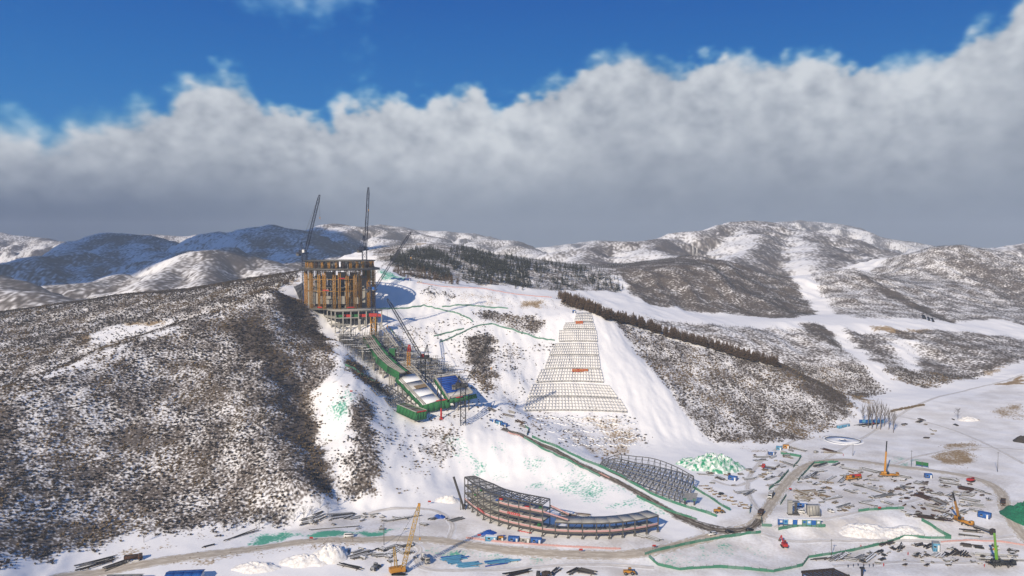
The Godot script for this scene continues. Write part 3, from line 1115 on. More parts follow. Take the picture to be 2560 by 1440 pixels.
func build_roads():
	var grey := flat_mat(track_texture(201, Color(0.78, 0.75, 0.70), Color(0.65, 0.61, 0.555), 0.35))
	var mud := flat_mat(track_texture(202, Color(0.62, 0.59, 0.55), Color(0.27, 0.24, 0.21), 0.5))
	ribbon("road", "grey packed snow road across the valley floor", [[120,1460],[190,1440],[350,1412],[520,1386],[700,1363],[880,1350],[1000,1346],[1100,1351],[1200,1366],[1300,1378],[1400,1385],[1500,1387],[1600,1382],[1700,1362],[1780,1341],[1850,1324],[1885,1314]], 5.0, grey, 0.14)
	ribbon("road", "packed snow road between the storage yards", [[1872,1322],[1895,1300],[1915,1275],[1940,1240],[1980,1192],[2010,1168],[2050,1154],[2120,1150],[2200,1160],[2350,1180],[2450,1200],[2500,1230],[2520,1285],[2560,1340],[2640,1400]], 4.2, grey, 0.2)
	ribbon("road", "dark muddy haul road down the bench", [[1255,1072],[1300,1086],[1340,1106],[1400,1134],[1500,1184],[1580,1224],[1640,1258],[1700,1290],[1760,1312],[1830,1326],[1880,1318],[1900,1296]], 3.0, mud, 0.24)
	ribbon("road", "churned mud at the road junction", [[1690,1288],[1740,1310],[1790,1326],[1850,1328]], 4.5, mud, 0.30)
	var worn := flat_mat(track_texture(203, Color(0.87, 0.86, 0.85), Color(0.72, 0.70, 0.68), 0.7))
	for e in [[[[1900,1280],[1870,1230],[1880,1180],[1930,1130],[1990,1100]]], [[[1935,1320],[2000,1300],[2100,1290],[2240,1262],[2330,1240],[2420,1230],[2490,1240]]], [[[1960,1160],[1900,1190],[1840,1215],[1780,1200]]], [[[1905,1335],[1960,1350],[2100,1352],[2260,1352],[2400,1352],[2540,1340]]], [[[1000,1350],[1050,1370],[1040,1400],[1080,1425],[1250,1425],[1500,1412],[1640,1420]]], [[[1120,1350],[1130,1310],[1080,1275],[960,1275],[860,1300]]], [[[2060,1150],[2130,1110],[2230,1050],[2300,1010],[2420,975],[2560,935]]], [[[2240,1040],[2330,1060],[2420,1090],[2560,1160]]], [[[2560,1400],[2400,1408],[2250,1405],[2180,1412],[2080,1416]]], [[[2230,1165],[2300,1140],[2420,1120],[2560,1125]]]]:
		ribbon("track", "worn vehicle track over the snow", e[0], 2.2, worn, 0.10)
	ribbon("path", "snow track down to the spur platform", [[845,872],[850,895],[856,915],[852,935],[838,955]], 2.2, M.snow, 0.12)

# ---------------------------------------------------------------- plants
func tuft(s: int, blades: int, r: float, h: float) -> ArrayMesh:
	var g := RandomNumberGenerator.new()
	g.seed = s
	var b := Builder.new()
	for k in blades:
		var a := g.randf() * TAU
		var out := g.randf_range(0.15, 1.0) * r
		var root := Vector3(cos(a), 0, sin(a)) * out * 0.35 - Vector3(0, 0.15, 0)
		var tip := Vector3(cos(a) * out, h * g.randf_range(0.55, 1.0) * (1.15 - 0.4 * out / r), sin(a) * out)
		var side := Vector3(-sin(a), 0, cos(a)).rotated(Vector3.UP, g.randf_range(-0.7, 0.7)) * r * g.randf_range(0.16, 0.34)
		b.tri(root, tip + side, tip - side * 0.7 + Vector3(0, g.randf_range(-0.2, 0.2), 0))
	return b.done()

func cone_tree(s: int, tiers: int, per: int, sparse: float) -> ArrayMesh:      # unit height crown of many small sprays
	var g := RandomNumberGenerator.new()
	g.seed = s
	var b := Builder.new()
	for t in tiers:
		var f := (t + 0.5) / tiers
		var r := 0.20 * pow(1.0 - f, 0.8) + 0.012
		for k in per:
			var a := g.randf() * TAU
			var rr := r * g.randf_range(0.55, 1.12)
			var y := 0.12 + 0.88 * f + g.randf_range(-0.03, 0.03)
			var inn := Vector3(cos(a), 0, sin(a)) * rr * 0.1 + Vector3(0, y + 0.02, 0)
			var tip := Vector3(cos(a), 0, sin(a)) * rr + Vector3(0, y - g.randf_range(-0.02, 0.05), 0)
			var side := Vector3(-sin(a), 0.15, cos(a)) * rr * sparse
			b.tri(inn, tip + side, tip - side)
			b.tri(inn + Vector3(0, 0.03, 0), tip + Vector3(0, 0.03, 0), tip - Vector3(0, 0.02, 0))
	return b.done()

func scatter(called: String, label: String, mesh: Mesh, mt: Material, tfs: Array[Transform3D]):
	var mm := MultiMesh.new()
	mm.transform_format = MultiMesh.TRANSFORM_3D
	mm.mesh = mesh
	mm.instance_count = tfs.size()
	for k in tfs.size():
		mm.set_instance_transform(k, tfs[k])
	var o := MultiMeshInstance3D.new()
	o.name = numbered(called)
	o.multimesh = mm
	o.material_override = mt
	o.set_meta("kind", "stuff")
	o.set_meta("label", label)
	o.set_meta("category", "plants")
	add_child(o)

func build_vegetation():
	var sets: Array = [[] as Array[Transform3D], [] as Array[Transform3D], [] as Array[Transform3D], [] as Array[Transform3D]]
	var patch := noise(301, 1.0 / 30.0, 3)
	var tone := noise(302, 1.0 / 60.0, 2)
	# heath and shrubs on the near hills
	var step := 1.4
	var d := 330.0
	while d < 895.0:
		var x := -0.67 * d - 15.0
		while x < 0.67 * d + 15.0:
			var px := x + rng.randf_range(-1.0, 1.0)
			var pz := -d + rng.randf_range(-1.0, 1.0)
			var m := mask_at(0, px, pz)
			if m > 0.08:
				var want := m * 0.9 + patch.get_noise_2d(px, pz) * 0.3
				if rng.randf() < want * 0.85:
					var s := pow(rng.randf(), 1.6) * 0.95 * (0.75 + 0.5 * m) + 0.28
					var tf := Transform3D(Basis(Vector3.UP, rng.randf() * TAU) * Basis.from_scale(Vector3(s * 1.15, s, s * 1.15)), Vector3(px, ground_y(px, pz), pz))
					sets[0 if tone.get_noise_2d(px, pz) + rng.randf_range(-0.25, 0.25) < 0.22 else 1].append(tf)
			else:
				var e := mask_at(1, px, pz)
				if e > 0.1 and rng.randf() < e * 0.5:
					var s := rng.randf_range(0.4, 0.8)
					sets[2].append(Transform3D(Basis(Vector3.UP, rng.randf() * TAU) * Basis.from_scale(Vector3(s, s, s)), Vector3(px, ground_y(px, pz), pz)))
			x += step
		d += step
	scatter("shrubs", "dark leafless shrubs over the near hillsides", tuft(1, 15, 1.15, 1.15), M.twig, sets[0])
	scatter("shrubs", "brown dry shrubs among the dark heath", tuft(2, 15, 1.15, 1.15), M.twig_tan, sets[1])
	scatter("dry_grass", "tan dry grass on bare earth", tuft(3, 9, 0.9, 0.6), M.twig_tan, sets[2])
	# planted young pines in rows on the hills behind
	var young: Array[Transform3D] = []
	var wild: Array[Transform3D] = []
	d = 870.0
	while d < 1690.0:
		var x := -0.67 * d
		while x < 0.67 * d:
			var px := x + rng.randf_range(-0.9, 0.9)
			var pz := -d + rng.randf_range(-0.7, 0.7)
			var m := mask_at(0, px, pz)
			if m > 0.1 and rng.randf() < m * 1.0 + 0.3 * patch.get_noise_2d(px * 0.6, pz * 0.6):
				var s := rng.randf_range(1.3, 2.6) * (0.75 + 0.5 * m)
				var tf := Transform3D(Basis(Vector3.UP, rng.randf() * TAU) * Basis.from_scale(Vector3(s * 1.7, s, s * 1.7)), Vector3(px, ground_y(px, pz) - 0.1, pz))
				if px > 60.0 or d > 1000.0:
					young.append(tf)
				else:
					wild.append(tf)
			x += 3.3
		d += 4.2
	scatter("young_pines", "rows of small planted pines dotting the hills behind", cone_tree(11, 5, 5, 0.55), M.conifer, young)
	scatter("shrubs", "leafless scrub on the ridge behind the left hill", tuft(4, 13, 0.8, 0.7), M.twig, wild)
	# dark wood on the hill behind the tower
	var dark: Array[Transform3D] = []
	var brown: Array[Transform3D] = []
	for w in [[[[975,650],[1000,630],[1075,622],[1110,640],[1170,672],[1290,722],[1200,712],[1160,700],[1110,660],[1150,715],[1030,694],[985,682]], 4.4, 0.62], [[[1120,630],[1150,622],[1240,640],[1330,655],[1320,685],[1330,718],[1300,728],[1250,705],[1180,668]], 4.4, 0.62], [[[1330,656],[1420,664],[1500,676],[1560,705],[1555,730],[1490,726],[1400,728],[1340,720]], 5.5, 0.36], [[[1395,738],[1440,748],[1480,768],[1500,786],[1460,782],[1410,758]], 4.0, 0.8]]:
		var wp := world_poly(w[0])
		var lo := wp[0]
		var hi := wp[0]
		for p in wp:
			lo = lo.min(p)
			hi = hi.max(p)
		var zz := lo.y
		while zz < hi.y:
			var xx := lo.x
			while xx < hi.x:
				var p := Vector2(xx + rng.randf_range(-2, 2), zz + rng.randf_range(-2, 2))
				if rng.randf() < w[2] - 0.06 + 1.1 * patch.get_noise_2d(p.x * 0.5, p.y * 0.5) and Geometry2D.is_point_in_polygon(p, wp):
					var s := rng.randf_range(5.5, 11.5)
					var tf := Transform3D(Basis(Vector3.UP, rng.randf() * TAU) * Basis.from_scale(Vector3(s * 1.1, s, s * 1.1)), Vector3(p.x, ground_y(p.x, p.y) - 0.5, p.y))
					if -p.y < 1010.0 + 40.0 * tone.get_noise_2d(p.x, p.y) :
						brown.append(tf)
					else:
						dark.append(tf)
				xx += w[1]
			zz += w[1]
	scatter("pine_wood", "dark evergreen wood on the hill behind the tower", cone_tree(21, 9, 6, 0.5), M.conifer, dark)
	scatter("larch_wood", "brown leafless larch wood along the plateau edge", cone_tree(22, 9, 6, 0.4), M.larch, brown)
	build_larch_row()
	build_bare_trees()

func build_larch_row():
	# a belt of larches along the crest, and a thinner one on the left ridge
	var crowns := [cone_tree(31, 11, 10, 0.5), cone_tree(32, 12, 9, 0.55), cone_tree(33, 10, 11, 0.5)]
	var tb := Builder.new()
	tb.rod(Vector3(0, -0.08, 0), Vector3(0, 0.9, 0), 0.018, 0.004, 5)
	var trunk := tb.done()
	var lines := [["brown leafless larch in the dense belt along the white hill crest", "larches in the belt along the hill crest", [[1415,756],[1450,770],[1500,790],[1560,807],[1630,828],[1700,850],[1780,872],[1850,893],[1905,907],[1950,920]], 280, 3.0, 8.0, 12.0],
		["tan larch in the thin row climbing the left ridge to the tower", "larches in the row on the left ridge", [[560,768],[600,752],[650,735],[700,716],[740,700]], 34, 2.0, 3.5, 5.5]]
	for l in lines:
		var pts := smooth_line(l[2])
		for k in l[3]:
			var f: float = (k + rng.randf_range(-0.3, 0.3)) / float(l[3] - 1)
			var p: Vector3 = pts[clampi(int(f * (pts.size() - 1)), 0, pts.size() - 1)] + Vector3(rng.randf_range(-l[4], l[4]), 0, rng.randf_range(-l[4], l[4]))
			p = on_ground(p)
			var h := rng.randf_range(l[5], l[6])
			var t := thing("larch_tree", l[0], "tree", p, l[1])
			var tf := Transform3D(Basis(Vector3.UP, rng.randf() * TAU) * Basis.from_scale(Vector3(h * 1.5, h, h * 1.5)), Vector3.ZERO)
			put("trunk", trunk, M.bark, t, tf)
			put("crown", crowns[k % 3], M.larch if l[3] > 60 else M.twig_tan, t, tf)

func bare_tree(s: int, h: float, spread: float, upright: float) -> Array:
	var g := RandomNumberGenerator.new()
	g.seed = s
	var tb := Builder.new()
	var bb := Builder.new()
	var top := Vector3(g.randf_range(-0.03, 0.03) * h, h * 0.72, g.randf_range(-0.03, 0.03) * h)
	tb.rod(Vector3(0, -0.6, 0), top * 0.5, h * 0.020, h * 0.013, 6)
	tb.rod(top * 0.5, top, h * 0.013, h * 0.006, 6)
	for k in 26:
		var f := g.randf_range(0.28, 1.0)
		var root := top * f
		var a := g.randf() * TAU
		var l := spread * h * g.randf_range(0.5, 1.0) * (1.15 - 0.6 * f)
		var tip := root + Vector3(cos(a) * l, l * upright * g.randf_range(0.8, 1.3), sin(a) * l)
		bb.rod(root, tip, h * 0.0045, h * 0.0015, 3)
		for m in 5:
			var q := root.lerp(tip, g.randf_range(0.3, 0.95))
			var aa := a + g.randf_range(-1.1, 1.1)
			var ll := l * g.randf_range(0.3, 0.55)
			bb.rod(q, q + Vector3(cos(aa) * ll, ll * upright * g.randf_range(0.6, 1.4), sin(aa) * ll), h * 0.0032, h * 0.0012, 3)
	return [tb.done(), bb.done()]

func build_bare_trees():
	var pop := [bare_tree(1, 1.0, 0.16, 2.6), bare_tree(2, 1.0, 0.15, 2.8), bare_tree(3, 1.0, 0.18, 2.4)]
	var k := 0
	for e in [[2158,1058,52],[2180,1072,72],[2191,1072,76],[2201,1074,78],[2222,1074,58],[2233,1082,64],[2170,1070,60],[2172,1052,50],[2210,1066,60]]:
		var p := hit(e[0], e[1])
		var h: float = e[2] * -p.z / F
		var t := thing("poplar_tree", "tall leafless poplar in the clump beside the round pad", "tree", p, "bare poplars by the round pad")
		var tf := Transform3D(Basis(Vector3.UP, k * 1.7) * Basis.from_scale(Vector3.ONE * h), Vector3.ZERO)
		put("trunk", pop[k % 3][0], M.twig_grey, t, tf)
		put("branches", pop[k % 3][1], M.twig_grey, t, tf)
		k += 1
	var low := [bare_tree(5, 1.0, 0.34, 1.1), bare_tree(6, 1.0, 0.38, 0.9), bare_tree(7, 1.0, 0.30, 1.3)]
	for e in [[360,1356,34],[592,1328,40],[640,1314,46],[648,1322,36],[735,1304,38],[760,1298,40],[690,1310,36],[800,1270,36],[845,1262,40],[560,1330,34],[820,1282,34],[870,1252,38],[905,1240,36],[780,1288,30],[670,1300,40],[615,1310,40],[2395,1048,34],[892,940,26],[902,944,30],[915,950,28],[925,958,30],[940,962,26],[955,975,26],[968,985,28],[980,992,28],[880,930,24]]:
		var p := hit(e[0], e[1])
		var h: float = e[2] * -p.z / F
		var where := "small leafless tree at the foot of the brown left hill"
		var grp := "bare trees at the hill foot"
		if e[1] < 1000:
			where = "thin leafless tree on the shaded bank beside the inrun"
			grp = "bare trees beside the inrun"
		elif e[0] > 2000:
			where = "lone dark leafless tree standing in the open snowfield"
			grp = ""
		var t := thing("bare_tree", where, "tree", p, grp)
		var tf := Transform3D(Basis(Vector3.UP, k * 2.1) * Basis.from_scale(Vector3.ONE * h), Vector3.ZERO)
		put("trunk", low[k % 3][0], M.bark, t, tf)
		put("branches", low[k % 3][1], M.twig, t, tf)
		k += 1

# ---------------------------------------------------------------- concrete frame slope
func build_retaining_grid():
	var t := thing("retaining_grid", "stepped concrete frame grid covering the steep snow slope below the summit track", "retaining wall")
	# each tier: left and right column at its top and bottom, rows
	var tiers := [[1442,1477,784,1436,1482,804,3,10],[1415,1483,808,1408,1488,822,3,14],[1399,1490,827,1397,1493,853,4,18],[1390,1492,860,1373,1496,887,4,21],[1373,1497,892,1362,1500,921,4,22],[1354,1502,925,1340,1509,955,4,23],[1333,1522,962,1322,1544,991,4,27],[1319,1550,996,1310,1568,1026,4,30]]
	var lift := Vector3(0, 0.55, 0.3)
	for tr in tiers:
		var rows: int = tr[6]
		var cols: int = tr[7]
		var grid := []
		for r in rows + 1:
			var f := float(r) / rows
			var line := []
			for c in cols + 1:
				var g := float(c) / cols
				var u := lerpf(lerpf(tr[0], tr[3], f), lerpf(tr[1], tr[4], f), g)
				var bow := 3.0 * (4.0 * g * (1.0 - g)) * (1.0 if tr[2] > 900 else 0.4)
				line.append(hit(u, lerpf(tr[2], tr[5], f) - bow + 3.0 * (g if tr[2] > 950 else 0.0)) + lift)
			grid.append(line)
		for r in rows + 1:
			var b := Builder.new()
			for c in cols:
				b.bar(grid[r][c], grid[r][c + 1], 0.75, 0.45)
			put("cross_beam", b.done(), M.frame_concrete, t)
		for c in cols + 1:
			var b := Builder.new()
			for r in rows:
				b.bar(grid[r][c] + Vector3(0, 0.06, 0.02), grid[r + 1][c] + Vector3(0, 0.06, 0.02), 0.7, 0.45)
			put("rib", b.done(), M.frame_concrete, t)
		# ledge under the tier
		var lb := Builder.new()
		for c in cols:
			lb.bar(grid[rows][c] + Vector3(0, -0.5, 0.9), grid[rows][c + 1] + Vector3(0, -0.5, 0.9), 1.6, 0.35)
		put("ledge", lb.done(), M.concrete_snow, t)
	for e in [[1340,1575,1044],[1352,1590,1060],[1372,1600,1078],[1396,1604,1096],[1430,1590,1112]]:
		var tb := Builder.new()
		for k in 24:
			var a := hit(lerpf(e[0], e[1], k / 24.0), e[2] + 3.0 * sin(k * 1.3))
			var b := hit(lerpf(e[0], e[1], (k + 1) / 24.0), e[2] + 3.0 * sin((k + 1) * 1.3))
			tb.bar(a + Vector3(0, 0.1, 0), b + Vector3(0, 0.1, 0), 1.8, 0.7)
		put("terrace_edge", tb.done(), M.snow, t)
	for e in [[1448,811,22,9,"row of red and yellow slogan boards near the top of the frame grid"],[1450,931,44,10,"red and yellow slogan boards on the middle of the frame grid"]]:
		var bt := thing("slogan_board", e[4], "banner", hit(e[0], e[1]) + Vector3(0, 0.6, 0.8))
		var k := int(e[2] / 5.0)
		for q in k:
			var w: float = 5.0 * 700.0 / F
			box("panel", Vector3((q - k * 0.5 + 0.5) * w, 1.4, 0.0), Vector3(w * 0.9, 2.6, 0.15), M.red if (q * 7) % 3 != 1 else M.yellow, bt)
			box("character", Vector3((q - k * 0.5 + 0.5) * w, 1.4, 0.1), Vector3(w * 0.45, 1.5, 0.1), M.yellow if (q * 7) % 3 != 1 else M.red, bt)
			box("stake", Vector3((q - k * 0.5 + 0.5) * w, -0.3, -0.1), Vector3(0.12, 1.4, 0.12), M.steel, bt)
# ---------------------------------------------------------------- shared shapes
func slab_mesh(p: Array, thick: float) -> ArrayMesh:      # p: four points, any order round the outline; top at the points
	var q := p.duplicate()
	var area := 0.0
	for k in 4:
		var a: Vector3 = q[k]
		var b: Vector3 = q[(k + 1) % 4]
		area += a.x * b.z - b.x * a.z
	if area > 0.0:
		q.reverse()
	var down := Vector3(0, -thick, 0)
	var b := Builder.new()
	b.hexa([q[0] + down, q[1] + down, q[2] + down, q[3] + down, q[0], q[1], q[2], q[3]])
	return b.done()

func slab(called: String, p: Array, thick: float, mt: Material, parent: Node3D) -> MeshInstance3D:
	return put(called, slab_mesh(p, thick), mt, parent)

func annulus(r0: float, r1: float, y0: float, y1: float, n := 48) -> ArrayMesh:
	var b := Builder.new()
	for k in n:
		var a := TAU * k / n
		var c := TAU * (k + 1) / n
		var u := Vector3(cos(a), 0, -sin(a))
		var v := Vector3(cos(c), 0, -sin(c))
		var lo := Vector3(0, y0, 0)
		var hi := Vector3(0, y1, 0)
		b.hexa([u * r0 + lo, u * r1 + lo, v * r1 + lo, v * r0 + lo, u * r0 + hi, u * r1 + hi, v * r1 + hi, v * r0 + hi])
	return b.done()

# ---------------------------------------------------------------- the round summit building under construction
func build_tower():
	var c := at_depth(850, 700, 768)
	var base := 103.5
	var t := thing("summit_tower", "round ski jump summit building under construction, ringed by orange shoring towers", "building", Vector3(c.x, base, c.z))
	# floors and cores
	put("deck", annulus(0.0, 34.0, -0.9, 0.0), M.concrete_dark, t)
	for e in [[9.0, 24.0], [19.5, 26.0]]:
		put("floor_slab", annulus(4.0, e[1], e[0] - 0.7, e[0]), M.concrete_dark, t)
	for e in [[-17, 12, 7, 9], [13, 14, 7, 7], [-2, -10, 10, 8], [-27, 6, 4, 5], [25, 8, 4, 5]]:
		box("core_wall", Vector3(e[0], 15.0, e[1]), Vector3(e[2], 30.0, e[3]), M.concrete, t)
	for e in [[-8, 22, 12.0, 7.5], [5, 23, 10.0, 7.5], [-20, 21, 7.0, 12.0], [19, 20, 8.0, 6.0], [-2, 24, 9.0, 4.0]]:
		box("infill_wall", Vector3(e[0], 9.0 + e[3] * 0.5 - 5.0, e[1]), Vector3(e[2], e[3], 0.5), M.concrete, t)
	for k in 22:
		var a := TAU * k / 22.0
		box("column", Vector3(cos(a) * 22.0, 15.0, sin(a) * 22.0), Vector3(1.1, 30.0, 1.1), M.concrete, t, -a)
	# translucent weather sheets hung below the roof
	for e in [[-7, 21, 30.5, 8, 6.5], [4, 22, 30.5, 7, 6.5], [15, 20, 30, 7, 6.5], [27, 16, 30, 8, 10]]:
		box("weather_sheet", Vector3(e[0], e[2], e[1] - 12.0), Vector3(e[3], e[4], 0.12), M.green_pale if e[0] == 27 else M.concrete_snow, t, 0.1)
	# shoring towers
	var sb := Builder.new()
	sb.lattice(Vector3.ZERO, Vector3(0, 36.4, 0), 2.0, 2.0, 2.6, 0.36, 0.16)
	var sm := sb.done()
	var g := RandomNumberGenerator.new()
	g.seed = 5
	for k in 28:
		var a := TAU * k / 28.0 + g.randf_range(-0.05, 0.05)
		var r := 33.0 if k % 2 == 0 else 30.2
		put("shoring_tower", sm, M.orange if k % 3 != 1 else M.orange_dull, t, Transform3D(Basis(Vector3.UP, -a), Vector3(cos(a) * r, 0, sin(a) * r)))
	for k in 10:
		var a := TAU * (k + 0.5) / 10.0
		put("shoring_tower", sm, M.orange_dull, t, Transform3D(Basis(Vector3.UP, -a), Vector3(cos(a) * 25.5, 0, sin(a) * 25.5)))
	for y in [16.0, 27.0]:
		put("walkway", annulus(29.6, 31.0, y, y + 0.5), M.orange_dull, t)
	for e in [[-6, 16.8, 6.0], [9, 27.8, 5.0], [16, 0.8, 7.0], [-12, 1.0, 5.0]]:
		box("banner", Vector3(e[0], e[1] + 0.6, sqrt(34.2 * 34.2 - e[0] * e[0])), Vector3(e[2], 1.1, 0.15), M.red, t, e[0] / 34.0)
	# lower roof ring, truss storey and upper ring
	put("roof_ring", annulus(13.0, 37.5, 36.4, 37.2, 60), M.steel_light, t)
	put("ring_beam", annulus(36.9, 38.0, 35.6, 37.5, 60), M.steel, t)
	put("ring_beam", annulus(33.0, 34.0, 44.0, 45.0, 60), M.steel, t)
	put("ring_beam", annulus(25.0, 25.6, 44.1, 44.8, 60), M.steel_light, t)
	put("ring_beam", annulus(15.0, 15.6, 44.1, 44.8, 48), M.steel_light, t)
	var rb := Builder.new()
	rb.bar(Vector3(13, 44.4, 0), Vector3(34, 44.4, 0), 0.5, 0.5)
	rb.bar(Vector3(13, 37.8, 0), Vector3(35, 37.8, 0), 0.45, 0.5)
	for k in 6:
		var x0 := 13.0 + k * 3.4
		rb.bar(Vector3(x0, 37.4, 0), Vector3(x0, 44.4, 0), 0.32, 0.32)
		rb.bar(Vector3(x0, 37.6 if k % 2 == 0 else 44.2, 0), Vector3(x0 + 3.4, 44.2 if k % 2 == 0 else 37.6, 0), 0.28, 0.28)
	var rm := rb.done()
	for k in 44:
		put("radial_truss", rm, M.steel if k % 3 > 0 else M.steel_light, t, Transform3D(Basis(Vector3.UP, TAU * k / 44.0), Vector3.ZERO))
	var ob := Builder.new()
	ob.lattice(Vector3(0, 37.2, 0), Vector3(0, 44.0, 0), 1.5, 1.5, 2.0, 0.3, 0.18)
	var om := ob.done()
	for k in 30:
		var a := TAU * k / 30.0
		put("prop", om, M.orange if k % 4 > 0 else M.rust, t, Transform3D(Basis(Vector3.UP, a), Vector3(cos(a) * 31.5, 0, -sin(a) * 31.5)))
	# concrete frame the deck stands on, stepping down the slope
	var f := thing("base_frame", "pale concrete column and beam frame stepping down the slope under the round building", "building")
	var A := at_depth(838, 780, 722)
	var B := at_depth(954, 775, 735)
	var C := at_depth(800, 773, 752)
	A.y = 102.4; B.y = 102.4; C.y = 102.4
	var D := B + (C - A)
	var levels := [102.4, 96.2, 90.0, 84.0]
	for li in 3:
		var y: float = levels[li]
		var dy := Vector3(0, y - 102.4, 0)
		var n := 6 if li == 0 else (3 if li == 1 else 2)
		for k in 7:
			for m in 5:
				if li > 0 and k > (2 if li == 1 else 1) and m < 2:
					continue
				var p := A.lerp(B, k / 6.0) + (C - A) * (m / 4.0) + dy
				if k < 6:
					bar("beam", p, p + (B - A) / 6.0, 0.8, 1.0, M.concrete, f)
				if m < 4:
					bar("beam", p + Vector3(0, 0.01, 0), p + (C - A) / 4.0 + Vector3(0, 0.01, 0), 0.7, 0.9, M.concrete, f)
				var foot := p + Vector3(0, levels[li + 1] - y, 0)
				if li == 2 or (li < 2 and k > (2 if li == 0 else 1)):
					foot.y = minf(ground_y(p.x, p.z) - 0.5, p.y - 2.0)
				bar("column", foot, p + Vector3(0, -0.3, 0), 0.95, 0.95, M.concrete, f)
	slab("top_slab", [A + Vector3(-1, 0.9, 1), B + Vector3(1, 0.9, 1), D + Vector3(1, 0.9, 0), C + Vector3(-1, 0.9, 0)], 0.8, M.concrete, f)
	slab("floor_slab", [A + Vector3(0, -6.6, -1), B + Vector3(0, -6.6, -1), D + Vector3(0, -6.6, 0), C + Vector3(0, -6.6, 0)], 0.5, M.concrete_dark, f)
	for k in 6:
		var p := A.lerp(B, (k + 0.5) / 6.0) + Vector3(0, -4.6, -2.0)
		box("net_screen", p, Vector3(6.0, 2.6, 0.1), M.green if k % 2 == 0 else M.red, f)
	# ribbed bank left of the tower
	bank("retaining_grid", "dark concrete ribbed bank curving round the left foot of the summit tower", [[735,718],[756,708],[757,745],[752,752]], 8, 4)
	bank("retaining_grid", "snowy ribbed concrete bank on the spur above the green walled box, upper panel", [[925,972],[966,964],[1003,985],[942,990]], 9, 3)
	bank("retaining_grid", "snowy ribbed concrete bank on the spur above the green walled box, lower panel", [[960,996],[1004,988],[1032,1010],[977,1018]], 9, 3)

func bank(called: String, label: String, quad: Array, cols: int, rows: int):
	var t := thing(called, label, "retaining wall")
	var P := []
	for e in quad:
		P.append(hit(e[0], e[1]))
	var at := func(s: float, r: float) -> Vector3:
		var p: Vector3 = P[0].lerp(P[1], s).lerp(P[3].lerp(P[2], s), r)
		return on_ground(p) + Vector3(0, 0.5, 0.2)
	for r in rows + 1:
		var b := Builder.new()
		for c in cols:
			b.bar(at.call(float(c) / cols, float(r) / rows), at.call((c + 1.0) / cols, float(r) / rows), 0.5, 0.5)
		put("cross_beam", b.done(), M.concrete_snow, t)
	for c in cols + 1:
		var b := Builder.new()
		for r in rows:
			b.bar(at.call(float(c) / cols, float(r) / rows) + Vector3(0, 0.1, 0), at.call(float(c) / cols, (r + 1.0) / rows) + Vector3(0, 0.1, 0), 0.5, 0.6)
		put("rib", b.done(), M.concrete_dark, t)

# ---------------------------------------------------------------- inruns, their scaffolding and the take-off decks
func px3(a: Array) -> Array:
	var out := []
	for e in a:
		out.append(at_depth(e[0], e[1], e[2]))
	return out

